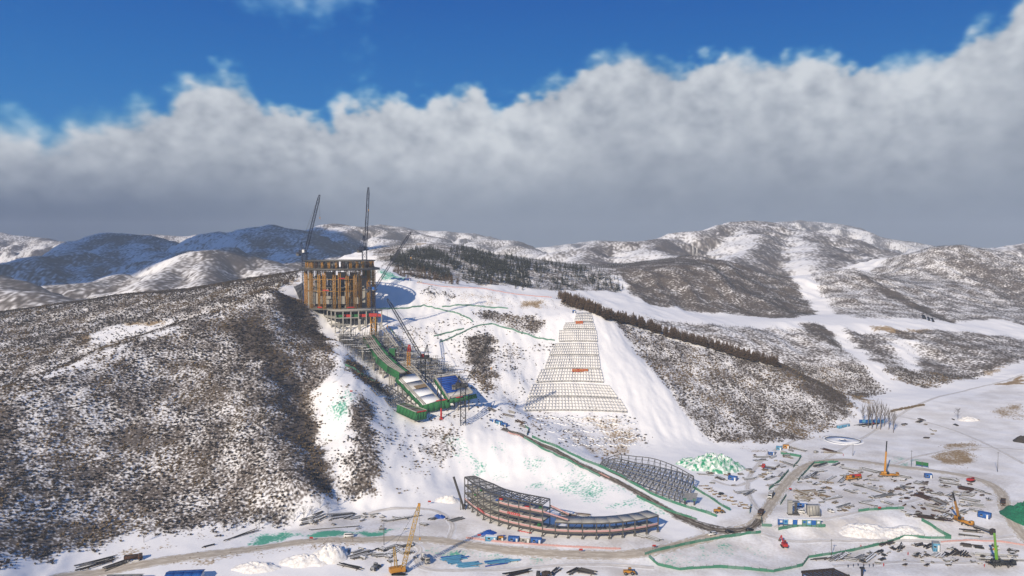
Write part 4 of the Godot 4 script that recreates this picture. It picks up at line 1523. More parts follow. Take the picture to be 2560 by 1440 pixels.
func build_inrun():
	var left := px3([[909,841,701],[925,868,680],[945,893,660],[970,915,642],[1000,932,624]])
	var right := px3([[929,839,701],[948,866,680],[966,889,660],[988,910,642],[1014,930,624]])
	var t := thing("inrun_ramp", "curved ski jump inrun ramp with green net skirts and pale rails", "ski jump")
	for k in 4:
		slab("deck_panel", [left[k], right[k], right[k + 1], left[k + 1]], 0.7, M.concrete_dark, t)
		var up := Vector3(0, 0.25, 0)
		for s in [0.12, 0.38, 0.62, 0.88]:
			bar("rail", left[k].lerp(right[k], s) + up, left[k + 1].lerp(right[k + 1], s) + up, 0.5, 0.45, M.timber_snow, t)
		for m in 5:
			var f := (m + 0.5) / 5.0
			bar("plank", left[k].lerp(left[k + 1], f) + up * 0.5, right[k].lerp(right[k + 1], f) + up * 0.5, 0.4, 0.3, M.timber_snow if m % 2 == 0 else M.rust_dark, t)
		var drop := Vector3(0, -5.5, 0)
		var o := Vector3(-0.8, 0, 0.3)
		slab("net_skirt", [left[k] + o + drop, left[k + 1] + o + drop, left[k + 1] + o + drop + Vector3(0.3, 5.6, -0.2), left[k] + o + drop + Vector3(0.3, 5.6, -0.2)], 0.12, M.green, t)
		var w := Builder.new()
		w.bar(left[k] + Vector3(-0.6, -2.2, 0.2), left[k + 1] + Vector3(-0.6, -2.2, 0.2), 0.14, 5.2)
		put("net_skirt", w.done(), M.green, t)
		var w2 := Builder.new()
		w2.bar(right[k] + Vector3(1.0, 0.6, -0.5), right[k + 1] + Vector3(1.0, 0.6, -0.5), 2.4, 0.14)
		put("net_skirt", w2.done(), M.green, t)
		for s in 3:
			var p: Vector3 = left[k].lerp(right[k], 0.2 + 0.3 * s)
			bar("pier", Vector3(p.x, ground_y(p.x, p.z) - 0.4, p.z), p + Vector3(0, -0.7, 0), 1.1, 1.1, M.concrete, t)
	# second inrun: only its beams stand
	var r := thing("inrun_ramp", "unfinished second inrun of bare pale beams beside the green skirted ramp", "ski jump")
	for e in [[[942,806,712],[962,830,700],[990,866,682]], [[950,806,712],[970,832,700],[996,866,682]], [[992,904,660],[1014,920,648],[1034,936,634]], [[1022,905,656],[1038,920,646],[1053,936,634]], [[1010,903,658],[1026,918,648],[1046,940,632]]]:
		var q := px3(e)
		for k in 2:
			bar("beam", q[k], q[k + 1], 0.7, 0.7, M.timber_snow, r)
			bar("pier", Vector3(q[k].x, ground_y(q[k].x, q[k].z) - 0.5, q[k].z), q[k] + Vector3(0, -0.3, 0), 0.7, 0.7, M.concrete_dark, r)
		bar("pier", Vector3(q[2].x, ground_y(q[2].x, q[2].z) - 0.5, q[2].z), q[2] + Vector3(0, -0.3, 0), 0.7, 0.7, M.concrete_dark, r)
	for k in 9:
		var f := k / 8.0
		var a := at_depth(lerpf(992, 1034, f), lerpf(904, 936, f), lerpf(660, 634, f))
		var b := at_depth(lerpf(1022, 1053, f), lerpf(905, 936, f), lerpf(656, 634, f))
		bar("cross_beam", a, b, 0.4, 0.4, M.timber_snow, r)
	var gt := thing("net_tower", "green netted stair tower standing between the two inruns", "scaffold", hit(981, 908))
	var gh := 12.5
	for k in 4:
		var sx := -1.0 if k < 2 else 1.0
		var sz := -1.0 if k % 2 == 0 else 1.0
		bar("pole", Vector3(sx * 2.6, -0.5, sz * 2.0), Vector3(sx * 2.6, gh + 1.0, sz * 2.0), 0.3, 0.3, M.steel, gt)
	box("net", Vector3(0, gh * 0.5, 2.05), Vector3(5.4, gh, 0.12), M.green, gt)
	box("net", Vector3(-2.65, gh * 0.5, 0), Vector3(0.12, gh, 4.0), M.green, gt)
	box("net", Vector3(2.65, gh * 0.5, 0), Vector3(0.12, gh, 4.0), M.green, gt)
	box("platform", Vector3(0.8, gh + 0.2, 0), Vector3(7.4, 0.3, 4.6), M.green_fence, gt)
	build_scaffolding()
	# lower decks
	var d := thing("takeoff_deck", "long snow covered take-off deck with pale rails and green side nets", "ski jump")
	var q := px3([[990,942,628],[1040,933,630],[1100,1000,600],[1058,1012,596]])
	for k in 4:
		var f0 := k / 4.0
		var f1 := (k + 1) / 4.0 - 0.012
		slab("deck_panel", [q[0].lerp(q[3], f0), q[1].lerp(q[2], f0), q[1].lerp(q[2], f1), q[0].lerp(q[3], f1)], 0.8, M.snow if k != 1 else M.concrete_snow, d)
	for s in [0.03, 0.12, 0.97]:
		bar("rail", q[0].lerp(q[1], s) + Vector3(0, 0.4, 0), q[3].lerp(q[2], s) + Vector3(0, 0.4, 0), 0.5, 0.7, M.timber_snow, d)
	for k in 9:
		var f := 0.42 + 0.012 * k
		bar("plank", q[0].lerp(q[3], f).lerp(q[1].lerp(q[2], f), 0.35) + Vector3(0, 0.5, 0), q[0].lerp(q[3], f).lerp(q[1].lerp(q[2], f), 0.98) + Vector3(0, 0.5, 0), 0.35, 0.3, M.timber, d)
	for k in 6:
		var f := k / 6.0
		var a: Vector3 = q[0].lerp(q[3], f) + Vector3(-0.6, -1.9, 0.3)
		var b: Vector3 = q[0].lerp(q[3], f + 1.0 / 6.0) + Vector3(-0.6, -1.9, 0.3)
		var nb := Builder.new()
		nb.bar(a + Vector3(0, 0.4 * (k % 2), 0), b, 0.14, 3.4)
		put("net_skirt", nb.done(), M.green, d)
	for k in 6:
		for s in [0.05, 0.5, 0.95]:
			var p: Vector3 = q[0].lerp(q[3], (k + 0.2) / 6.0).lerp(q[1].lerp(q[2], (k + 0.2) / 6.0), s)
			bar("pier", Vector3(p.x, ground_y(p.x, p.z) - 0.4, p.z), p + Vector3(0, -0.8, 0), 0.9, 0.9, M.concrete_dark, d)
	wall_strip(d, "net_wall", px3([[1054,1014,596],[1073,1009,597],[1100,1003,598],[1126,998,599]]), 6.4, M.green)
	wall_strip(d, "banner", px3([[1090,1001,597.5],[1119,997,598.5]]), 0.9, M.red)
	var e := thing("takeoff_deck", "square deck framed in pale beams beside the long deck, green wall along its foot", "ski jump")
	var w := px3([[1088,945,622],[1140,938,624],[1181,982,600],[1121,996,597]])
	for k in 3:
		slab("deck_panel", [w[0].lerp(w[3], k / 3.0), w[1].lerp(w[2], k / 3.0), w[1].lerp(w[2], (k + 1) / 3.0 - 0.01), w[0].lerp(w[3], (k + 1) / 3.0 - 0.01)], 0.8, M.concrete_snow if k != 1 else M.concrete_dark, e)
	for k in 4:
		var a: Vector3 = w[k] + Vector3(0, 0.5, 0)
		var b: Vector3 = w[(k + 1) % 4] + Vector3(0, 0.5, 0)
		bar("edge_beam", a, b, 0.8, 1.3, M.timber_snow, e)
	for k in 4:
		var f := k / 4.0
		var nb := Builder.new()
		nb.bar(w[0].lerp(w[3], f) + Vector3(-0.7, -1.6, 0), w[0].lerp(w[3], f + 0.25) + Vector3(-0.7, -1.6, 0), 0.14, 3.2)
		put("net_skirt", nb.done(), M.green, e)
		for s in 3:
			var p: Vector3 = w[0].lerp(w[3], f + 0.1).lerp(w[1].lerp(w[2], f + 0.1), 0.05 + 0.45 * s)
			bar("pier", Vector3(p.x, ground_y(p.x, p.z) - 0.4, p.z), p + Vector3(0, -0.8, 0), 0.9, 0.9, M.concrete_dark, e)
	wall_strip(e, "net_wall", px3([[1122,998,595],[1150,993,597],[1192,984,600]]), 3.4, M.green)
	wall_strip(e, "banner", px3([[1140,993,595.5],[1158,990,596.5]]), 0.7, M.red)
	var tp := thing("tarpaulin", "bright blue tarpaulin spread in an angle over the square take-off deck", "tarpaulin")
	var lift := Vector3(0, 0.45, 0)
	for z in [[0.02, 0.02, 0.52, 0.95], [0.02, 0.50, 0.80, 0.50]]:
		var nn := 5
		for k in nn:
			var f0 := lerpf(z[0] if z[3] > 0.6 else 0.40, z[2] if z[3] > 0.6 else 0.80, float(k) / nn)
			var f1 := lerpf(z[0] if z[3] > 0.6 else 0.40, z[2] if z[3] > 0.6 else 0.80, (k + 1.0) / nn)
			var s1: float = z[3]
			slab("sheet", [w[0].lerp(w[3], f0).lerp(w[1].lerp(w[2], f0), 0.02) + lift, w[0].lerp(w[3], f0).lerp(w[1].lerp(w[2], f0), s1) + lift * 1.3, w[0].lerp(w[3], f1).lerp(w[1].lerp(w[2], f1), s1) + lift, w[0].lerp(w[3], f1).lerp(w[1].lerp(w[2], f1), 0.02) + lift * 1.2], 0.12, M.tarp, tp)
		lift += Vector3(0, 0.14, 0)
	# open box of green walls below the decks
	var bx := thing("walled_platform", "open topped platform box with bright green net walls and timber joists", "scaffold")
	var c := [at_depth(992, 1027, 585), at_depth(1040, 1048, 574), at_depth(1067, 1043, 580), at_depth(1016, 1024, 592)]
	var H := 5.2
	for k in 4:
		var a: Vector3 = c[k]
		var b: Vector3 = c[(k + 1) % 4]
		for m in 6 if k % 2 == 0 else 4:
			var n := 6.0 if k % 2 == 0 else 4.0
			var nb := Builder.new()
			nb.bar(a.lerp(b, m / n) + Vector3(0, H * 0.5 - 0.6, 0), a.lerp(b, (m + 0.97) / n) + Vector3(0, H * 0.5 - 0.6, 0), 0.15, H + 1.2)
			put("net_panel", nb.done(), M.green, bx)
		bar("edge_beam", a + Vector3(0, H + 0.1, 0), b + Vector3(0, H + 0.1, 0), 0.5, 0.4, M.timber_snow, bx)
	for k in 10:
		var f := (k + 0.5) / 10.0
		bar("joist", c[0].lerp(c[1], f) + Vector3(0, H - 0.5, 0), c[3].lerp(c[2], f) + Vector3(0, H - 0.5, 0), 0.4, 0.4, M.timber_snow if k % 3 else M.timber, bx)
	slab("floor", [c[0] + Vector3(0, H - 1.4, 0), c[1] + Vector3(0, H - 1.4, 0), c[2] + Vector3(0, H - 1.4, 0), c[3] + Vector3(0, H - 1.4, 0)], 0.3, M.rust_dark, bx)
	bar("banner", c[1].lerp(c[2], 0.1) + Vector3(0.1, H - 0.1, 0.3), c[1].lerp(c[2], 0.95) + Vector3(0.1, H - 0.1, 0.3), 0.1, 0.9, M.red, bx)

func wall_strip(parent: Node3D, called: String, pts: Array, h: float, mt: Material):
	for k in pts.size() - 1:
		var n := maxi(1, int(pts[k].distance_to(pts[k + 1]) / 3.0))
		for m in n:
			var nb := Builder.new()
			nb.bar(pts[k].lerp(pts[k + 1], float(m) / n) - Vector3(0, h * 0.5, 0), pts[k].lerp(pts[k + 1], (m + 0.98) / n) - Vector3(0, h * 0.5, 0), 0.15, h)
			put(called, nb.done(), mt, parent)

func build_scaffolding():
	var t := thing("scaffolding", "dense grey tube scaffolding with snow dusted planks filling the slope under the inruns", "scaffold")
	var zones := [[[[845,846],[900,850],[950,848],[985,850],[1010,872],[1050,900],[1075,945],[1030,950],[985,950],[950,940],[915,918],[880,890],[850,862]], 11.0], [[[1060,905],[1090,905],[1145,940],[1172,975],[1100,975],[1065,960]], 7.0], [[[985,945],[1010,960],[1060,1015],[1040,1012],[1000,980]], 5.0]]
	var g := RandomNumberGenerator.new()
	g.seed = 77
	var poles := Builder.new()
	var rails := Builder.new()
	var planks := 0
	for zn in zones:
		var wp := world_poly(zn[0])
		var lo := wp[0]
		var hi := wp[0]
		for p in wp:
			lo = lo.min(p)
			hi = hi.max(p)
		var z := lo.y
		while z < hi.y:
			var x := lo.x
			while x < hi.x:
				var p := Vector2(x + g.randf_range(-0.4, 0.4), z + g.randf_range(-0.4, 0.4))
				if Geometry2D.is_point_in_polygon(p, wp):
					var y := ground_y(p.x, p.y)
					var h: float = zn[1] * g.randf_range(0.6, 1.05)
					poles.bar(Vector3(p.x, y - 0.3, p.y), Vector3(p.x, y + h, p.y), 0.2, 0.2)
					if g.randf() < 0.55:
						var yy := y + h * g.randf_range(0.3, 0.95)
						rails.bar(Vector3(p.x - 2.2, yy, p.y), Vector3(p.x + 2.2, yy + g.randf_range(-0.2, 0.2), p.y), 0.16, 0.16)
					if planks < 290 and g.randf() < 0.24:
						planks += 1
						var l := g.randf_range(2.5, 6.5)
						var yy := y + h * g.randf_range(0.55, 1.0)
						var a := g.randf_range(-0.25, 0.25)
						bar("plank", Vector3(p.x - l * cos(a), yy, p.y - l * sin(a)), Vector3(p.x + l * cos(a), yy + g.randf_range(-0.3, 0.3), p.y + l * sin(a)), g.randf_range(0.5, 1.1), 0.2, [M.timber_snow, M.concrete_snow, M.timber, M.snow][g.randi() % 4], t)
				x += 2.1
			z += 2.1
	put("standards", poles.done(), M.steel, t).set_meta("kind", "stuff")
	put("ledgers", rails.done(), M.steel_light, t).set_meta("kind", "stuff")
	# free standing concrete piers left of the ramp
	for e in [[856,812,14],[877,850,13],[880,870,10],[905,893,9],[907,900,8],[935,925,6],[958,945,6],[945,845,6],[900,828,12],[912,815,12],[925,806,10]]:
		var p := hit(e[0], e[1])
		var q := thing("pier", "bare concrete pier standing in the scaffolding below the summit", "pier", p, "concrete piers in the scaffolding")
		box("shaft", Vector3(0, e[2] * 0.4, 0), Vector3(1.3, e[2] * 0.8 + 1.0, 1.3), M.concrete, q)
		box("cap", Vector3(0, e[2] * 0.8 + 0.8, 0), Vector3(1.9, 0.7, 1.7), M.concrete_snow, q)
# ---------------------------------------------------------------- cranes
func tower_crane(called: String, label: String, foot: Vector3, top_y: float, jib_tip: Vector3, back: Vector3, w: float, m_mast: Material, m_jib: Material, cab_col: Material):
	var t := thing(called, label, "crane", foot)
	var top := Vector3(0, top_y - foot.y, 0)
	var b := Builder.new()
	b.lattice(Vector3(0, -1.5, 0), top, w, w, w * 1.05, w * 0.11, w * 0.055)
	put("mast", b.done(), m_mast, t)
	var tip := jib_tip - foot
	var hd := Vector3(tip.x, 0, tip.z)
	if hd.length() < 0.5:
		hd = Vector3.RIGHT
	hd = hd.normalized()
	var yaw := atan2(-hd.z, hd.x)
	var p := put("slewing_platform", unit, m_mast, t, Transform3D(Basis(Vector3.UP, yaw) * Basis.from_scale(Vector3(w * 3.0, w * 0.3, w * 1.1)), top + Vector3(0, w * 0.15, 0) - hd * w * 0.6))
	var cab := put("cab", unit, cab_col, t, Transform3D(Basis(Vector3.UP, yaw) * Basis.from_scale(Vector3(w * 0.7, w * 0.7, w * 0.6)), top + Vector3(0, w * 0.6, 0) + hd * w * 0.55 + Vector3(-hd.z, 0, hd.x) * w * 0.75))
	put("window", unit, M.glass, cab, Transform3D(Basis.from_scale(Vector3(0.2, 0.5, 0.8)), Vector3(0.46, 0.12, 0)))
	put("machinery", unit, m_mast, t, Transform3D(Basis(Vector3.UP, yaw) * Basis.from_scale(Vector3(w * 0.9, w * 0.6, w * 0.9)), top + Vector3(0, w * 0.6, 0) - hd * w * 1.0))
	for k in 2:
		put("counterweight", unit, M.concrete_dark, t, Transform3D(Basis(Vector3.UP, yaw) * Basis.from_scale(Vector3(w * 0.35, w * 0.9, w * 0.9)), top + Vector3(0, -w * 0.1, 0) - hd * w * (1.65 + 0.4 * k)))
	var root := top + Vector3(0, w * 0.4, 0) + hd * w * 0.4
	var jb := Builder.new()
	var mid := root.lerp(tip, 0.12)
	var far := root.lerp(tip, 0.9)
	jb.lattice(root, mid, w * 0.3, w * 0.56, w * 0.7, w * 0.07, w * 0.04)
	jb.lattice(mid, far, w * 0.56, w * 0.5, w * 0.7, w * 0.07, w * 0.04)
	jb.lattice(far, tip, w * 0.5, w * 0.25, w * 0.7, w * 0.07, w * 0.04)
	put("jib", jb.done(), m_jib, t)
	var peak := top + back
	var ab := Builder.new()
	var side := Vector3(-hd.z, 0, hd.x) * w * 0.4
	for s in [-1.0, 1.0]:
		ab.bar(top + side * s + hd * w * 0.2, peak + side * s * 0.3, w * 0.1, w * 0.1)
		ab.bar(top + side * s - hd * w * 1.3, peak + side * s * 0.3, w * 0.1, w * 0.1)
	for k in 3:
		var f := 0.3 + 0.2 * k
		ab.bar((top + side + hd * w * 0.2).lerp(peak, f), (top - side + hd * w * 0.2).lerp(peak, f), w * 0.07, w * 0.07)
	put("a_frame", ab.done(), m_mast, t)
	var rb := Builder.new()
	rb.bar(peak, root.lerp(tip, 0.96) + Vector3(0, w * 0.3, 0), 0.12, 0.12)
	rb.bar(peak + side * 0.3, root.lerp(tip, 0.7) + Vector3(0, w * 0.3, 0), 0.1, 0.1)
	put("pendant", rb.done(), M.steel, t)
	var hb := Builder.new()
	hb.bar(tip, tip + Vector3(0, -22, 0), 0.14, 0.14)
	put("hoist_rope", hb.done(), M.steel, t)
	var kb := Builder.new()
	kb.box(tip + Vector3(0, -22.6, 0), Vector3(0.8, 1.3, 0.5))
	kb.bar(tip + Vector3(0, -23.3, 0), tip + Vector3(0.5, -24.3, 0), 0.3, 0.3)
	put("hook", kb.done(), M.orange, t)
	return t

func build_cranes():
	var a := at_depth(762, 700, 800)
	a.y = ground_y(a.x, a.z)
	tower_crane("tower_crane", "dark blue luffing tower crane rising left behind the round summit building", a, at_depth(762, 634, 800).y, at_depth(799, 487, 790), Vector3(-3.0, 11.5, 0), 4.2, M.crane_blue, M.crane_blue, M.white)
	var b := at_depth(912, 700, 800)
	b.y = ground_y(b.x, b.z)
	tower_crane("tower_crane", "dark blue tower crane with near vertical jib rising right behind the round summit building", b, at_depth(912, 626, 800).y, at_depth(921, 468, 796), Vector3(-1.0, 15.0, -2), 4.2, M.crane_blue, M.crane_blue, M.crane_blue)
	var c := hit(934, 843)
	var ct = tower_crane("tower_crane", "tower crane with orange lower mast, red collar and blue white cab before the summit building", c, at_depth(930, 726, -c.z).y, at_depth(1027, 580, -c.z - 12.0), Vector3(-4.0, 7.5, 0), 3.4, M.crane_blue, M.crane_blue, M.blue)
	var ob := Builder.new()
	ob.lattice(Vector3(0, -0.5, 0), Vector3(0, at_depth(934, 792, -c.z).y - c.y, 0), 4.3, 4.3, 4.0, 0.65, 0.4)
	put("climbing_mast", ob.done(), M.orange, ct)
	box("collar", Vector3(0, at_depth(934, 787, -c.z).y - c.y, 0), Vector3(7.2, 2.8, 5.6), M.red, ct)
	box("cab", Vector3(1.0, at_depth(934, 722, -c.z).y - c.y, 2.2), Vector3(2.6, 2.4, 2.0), M.white, ct)
	var d := at_depth(1058, 957, 640)
	d.y = ground_y(d.x, d.z)
	tower_crane("tower_crane", "black tower crane with red engine house standing between the take-off decks", d, at_depth(1058, 897, 640).y, at_depth(968, 747, 656), Vector3(3.4, 11.5, 0), 3.6, M.crane_black, M.crane_black, M.red)
	var e := hit(1158, 1062)
	tower_crane("tower_crane", "black luffing tower crane on the snow bench before the green netted decks", e, at_depth(1158, 968, -e.z).y, at_depth(1228, 842, -e.z - 8.0), Vector3(-3.0, 8.5, 0), 3.7, M.crane_black, M.crane_black, M.crane_black)
	# lattice sections being raised, and a slim mast
	var yp := at_depth(1022, 922, 652)
	yp.y = ground_y(yp.x, yp.z)
	var y := thing("climbing_frame", "yellow crane mast section with red climbing frame on top", "crane", yp)
	var yb := Builder.new()
	var yt := at_depth(1022, 878, 652).y - yp.y
	yb.lattice(Vector3(0, -0.5, 0), Vector3(0, yt, 0), 2.3, 2.3, 2.4, 0.5, 0.3)
	put("mast", yb.done(), M.yellow, y)
	var rb := Builder.new()
	rb.lattice(Vector3(0.4, yt, 0), Vector3(0.6, yt + 5.5, 0), 2.4, 1.0, 2.0, 0.6, 0.4)
	put("head", rb.done(), M.red, y)
	var rp := hit(1103, 1048)
	var r := thing("drill_mast", "slim dark mast with bright red lower section on the snow bench", "crane", rp)
	var k := -rp.z / F
	put("lower_section", rod_mesh(0.75, 0.65, 28.0 * k), M.red, r)
	put("upper_section", rod_mesh(0.42, 0.25, 84.0 * k), M.crane_black, r, Transform3D(Basis(), Vector3(0, 28.0 * k, 0)))
	box("foot", Vector3(0, 0.4, 0), Vector3(2.4, 1.4, 2.4), M.red, r)
	build_mobile_cranes()

func rod_mesh(r0: float, r1: float, h: float) -> ArrayMesh:
	var b := Builder.new()
	b.rod(Vector3(0, -0.3, 0), Vector3(0, h, 0), r0, r1, 8)
	return b.done()

func wheel(parent: Node3D, at: Vector3, r: float, w: float, turn := 0.0):
	var b := Builder.new()
	b.rod(Vector3(0, 0, -w * 0.5), Vector3(0, 0, w * 0.5), r, r, 10)
	var o := put("wheel", b.done(), M.tyre, parent, Transform3D(Basis(Vector3.UP, turn), at))
	var h := Builder.new()
	h.rod(Vector3(0, 0, -w * 0.56), Vector3(0, 0, w * 0.56), r * 0.5, r * 0.5, 8)
	put("rim", h.done(), M.steel_light, o)

# a telescopic truck crane lying along local x
func truck_crane(label: String, at: Vector3, yaw: float, col: Material, boom_tip: Vector3, boom_col: Material, sections: int, tip_col: Material):
	var t := thing("truck_crane", label, "crane", at)
	t.rotation.y = yaw
	var ch := Builder.new()
	ch.box(Vector3(0, 1.15, 0), Vector3(11.5, 0.7, 2.5))
	ch.box(Vector3(1.0, 1.7, 0), Vector3(6.0, 0.5, 2.3))
	put("chassis", ch.done(), col, t)
	var cb := Builder.new()
	cb.hexa([Vector3(4.6, 0.9, 1.25), Vector3(6.6, 0.9, 1.25), Vector3(6.6, 0.9, -1.25), Vector3(4.6, 0.9, -1.25), Vector3(4.6, 3.0, 1.2), Vector3(6.1, 3.0, 1.2), Vector3(6.1, 3.0, -1.2), Vector3(4.6, 3.0, -1.2)])
	var cab := put("cab", cb.done(), col, t)
	box("window", Vector3(5.4, 2.4, 0), Vector3(1.2, 0.7, 2.5), M.glass, cab)
	for x in [-4.6, -3.2, -1.4, 2.8, 4.2]:
		for z in [-1.05, 1.05]:
			wheel(t, Vector3(x, 0.6, z), 0.62, 0.4)
	var hb := Builder.new()
	hb.box(Vector3(-2.2, 2.5, 0.0), Vector3(4.0, 1.4, 2.4))
	hb.box(Vector3(-4.4, 2.4, 0.0), Vector3(1.0, 1.6, 2.5))
	put("upper_house", hb.done(), col, t)
	box("operator_cab", Vector3(-1.0, 2.7, 1.3), Vector3(1.6, 1.6, 1.0), M.glass, t)
	for x in [-5.0, 1.6]:
		box("outrigger", Vector3(x, 1.0, 0), Vector3(0.5, 0.4, 5.4), M.steel, t)
		for z in [-2.7, 2.7]:
			box("outrigger_foot", Vector3(x, 0.45, z), Vector3(0.6, 0.95, 0.6), M.steel, t)
	var inv := t.transform.affine_inverse()
	var tip: Vector3 = inv * boom_tip
	var root := Vector3(-2.6, 3.0, 0)
	for k in sections:
		var f0 := float(k) / sections
		var f1 := (k + 1.0) / sections
		var w := 1.25 - 0.7 * f0
		bar("boom_section", root.lerp(tip, f0), root.lerp(tip, f1), w, w, boom_col if k < sections - 1 or sections == 1 else tip_col, t)
	bar("luffing_ram", Vector3(0.0, 2.2, 0), root.lerp(tip, 0.25), 0.5, 0.5, M.steel_light, t)
	bar("hoist_rope", tip, tip + Vector3(0, -minf(8.0, tip.y * 0.4), 0), 0.1, 0.1, M.steel, t)
	box("hook", tip + Vector3(0, -minf(8.0, tip.y * 0.4) - 0.5, 0), Vector3(0.6, 1.0, 0.5), M.yellow, t)
	return t

func build_mobile_cranes():
	# crawler crane with a lattice boom
	var p := hit(998, 1434)
	var t := thing("crawler_crane", "yellow crawler crane with long yellow lattice boom on the lower yard", "crane", p)
	for z in [-2.2, 2.2]:
		var cb := Builder.new()
		cb.box(Vector3(0, 0.6, z), Vector3(6.2, 1.0, 1.0))
		cb.rod(Vector3(-3.1, 0.6, z - 0.5), Vector3(-3.1, 0.6, z + 0.5), 0.5, 0.5, 8)
		cb.rod(Vector3(3.1, 0.6, z - 0.5), Vector3(3.1, 0.6, z + 0.5), 0.5, 0.5, 8)
		put("track", cb.done(), M.black, t)
	box("house", Vector3(-1.0, 2.3, 0), Vector3(5.6, 2.2, 3.2), M.yellow, t, 0.4)
	box("counterweight", Vector3(-4.0, 2.2, 1.2), Vector3(1.2, 2.0, 3.4), M.yellow, t, 0.4)
	var cab := box("cab", Vector3(2.2, 2.6, 0.8), Vector3(1.8, 2.2, 1.6), M.yellow, t, 0.4)
	put("window", unit, M.glass, cab, Transform3D(Basis.from_scale(Vector3(1.05, 0.45, 0.8)), Vector3(0, 0.2, 0)))
	var tip := at_depth(1048, 1262, -p.z - 9.0) - p
	var root := Vector3(1.8, 2.2, 0)
	var b := Builder.new()
	b.lattice(root, root.lerp(tip, 0.07), 0.7, 1.9, 1.5, 0.24, 0.14)
	b.lattice(root.lerp(tip, 0.07), root.lerp(tip, 0.9), 1.9, 1.7, 1.7, 0.24, 0.14)
	b.lattice(root.lerp(tip, 0.9), tip, 1.7, 0.9, 1.2, 0.26, 0.16)
	put("boom", b.done(), M.yellow_pale, t)
	box("boom_head", tip, Vector3(1.2, 1.4, 1.0), M.yellow, t)
	var mast := Builder.new()
	mast.lattice(Vector3(-1.5, 3.0, 0), Vector3(-2.6, 13.0, -1.0), 1.3, 0.8, 1.5, 0.2, 0.12)
	put("back_mast", mast.done(), M.yellow_pale, t)
	var rb := Builder.new()
	rb.bar(Vector3(-2.6, 13.0, -1.0), tip, 0.1, 0.1)
	rb.bar(Vector3(-2.6, 13.0, -1.0), Vector3(-4.0, 3.0, 1.2), 0.12, 0.12)
	put("pendant", rb.done(), M.steel, t)
	bar("hoist_rope", tip, tip + Vector3(0.2, -16, 0), 0.1, 0.1, M.steel, t)
	box("hook", tip + Vector3(0.2, -16.5, 0), Vector3(0.7, 1.2, 0.6), M.orange, t)
	# telescopic cranes
	var a := hit(2222, 1191)
	truck_crane("yellow truck crane with boom raised straight up among the beam stacks", a, -0.15, M.yellow, at_depth(2217, 1103, -a.z), M.yellow, 3, M.crane_black)
	var c := hit(2407, 1308)
	truck_crane("yellow truck crane with raised boom beside the rusty formwork heaps", c, -1.2, M.yellow, at_depth(2382, 1232, -c.z - 10.0), M.yellow, 3, M.crane_black)
	var e := hit(2505, 1414)
	truck_crane("black truck crane with bright lime green boom near the dark panels", e, -0.05, M.crane_black, at_depth(2486, 1334, -e.z - 5.0), M.lime, 2, M.lime)
	var g := hit(2132, 1199)
	truck_crane("orange yellow crane truck with folded red boom parked among the beams", g, 0.35, M.yellow, at_depth(2152, 1187, -g.z), M.red, 1, M.red)
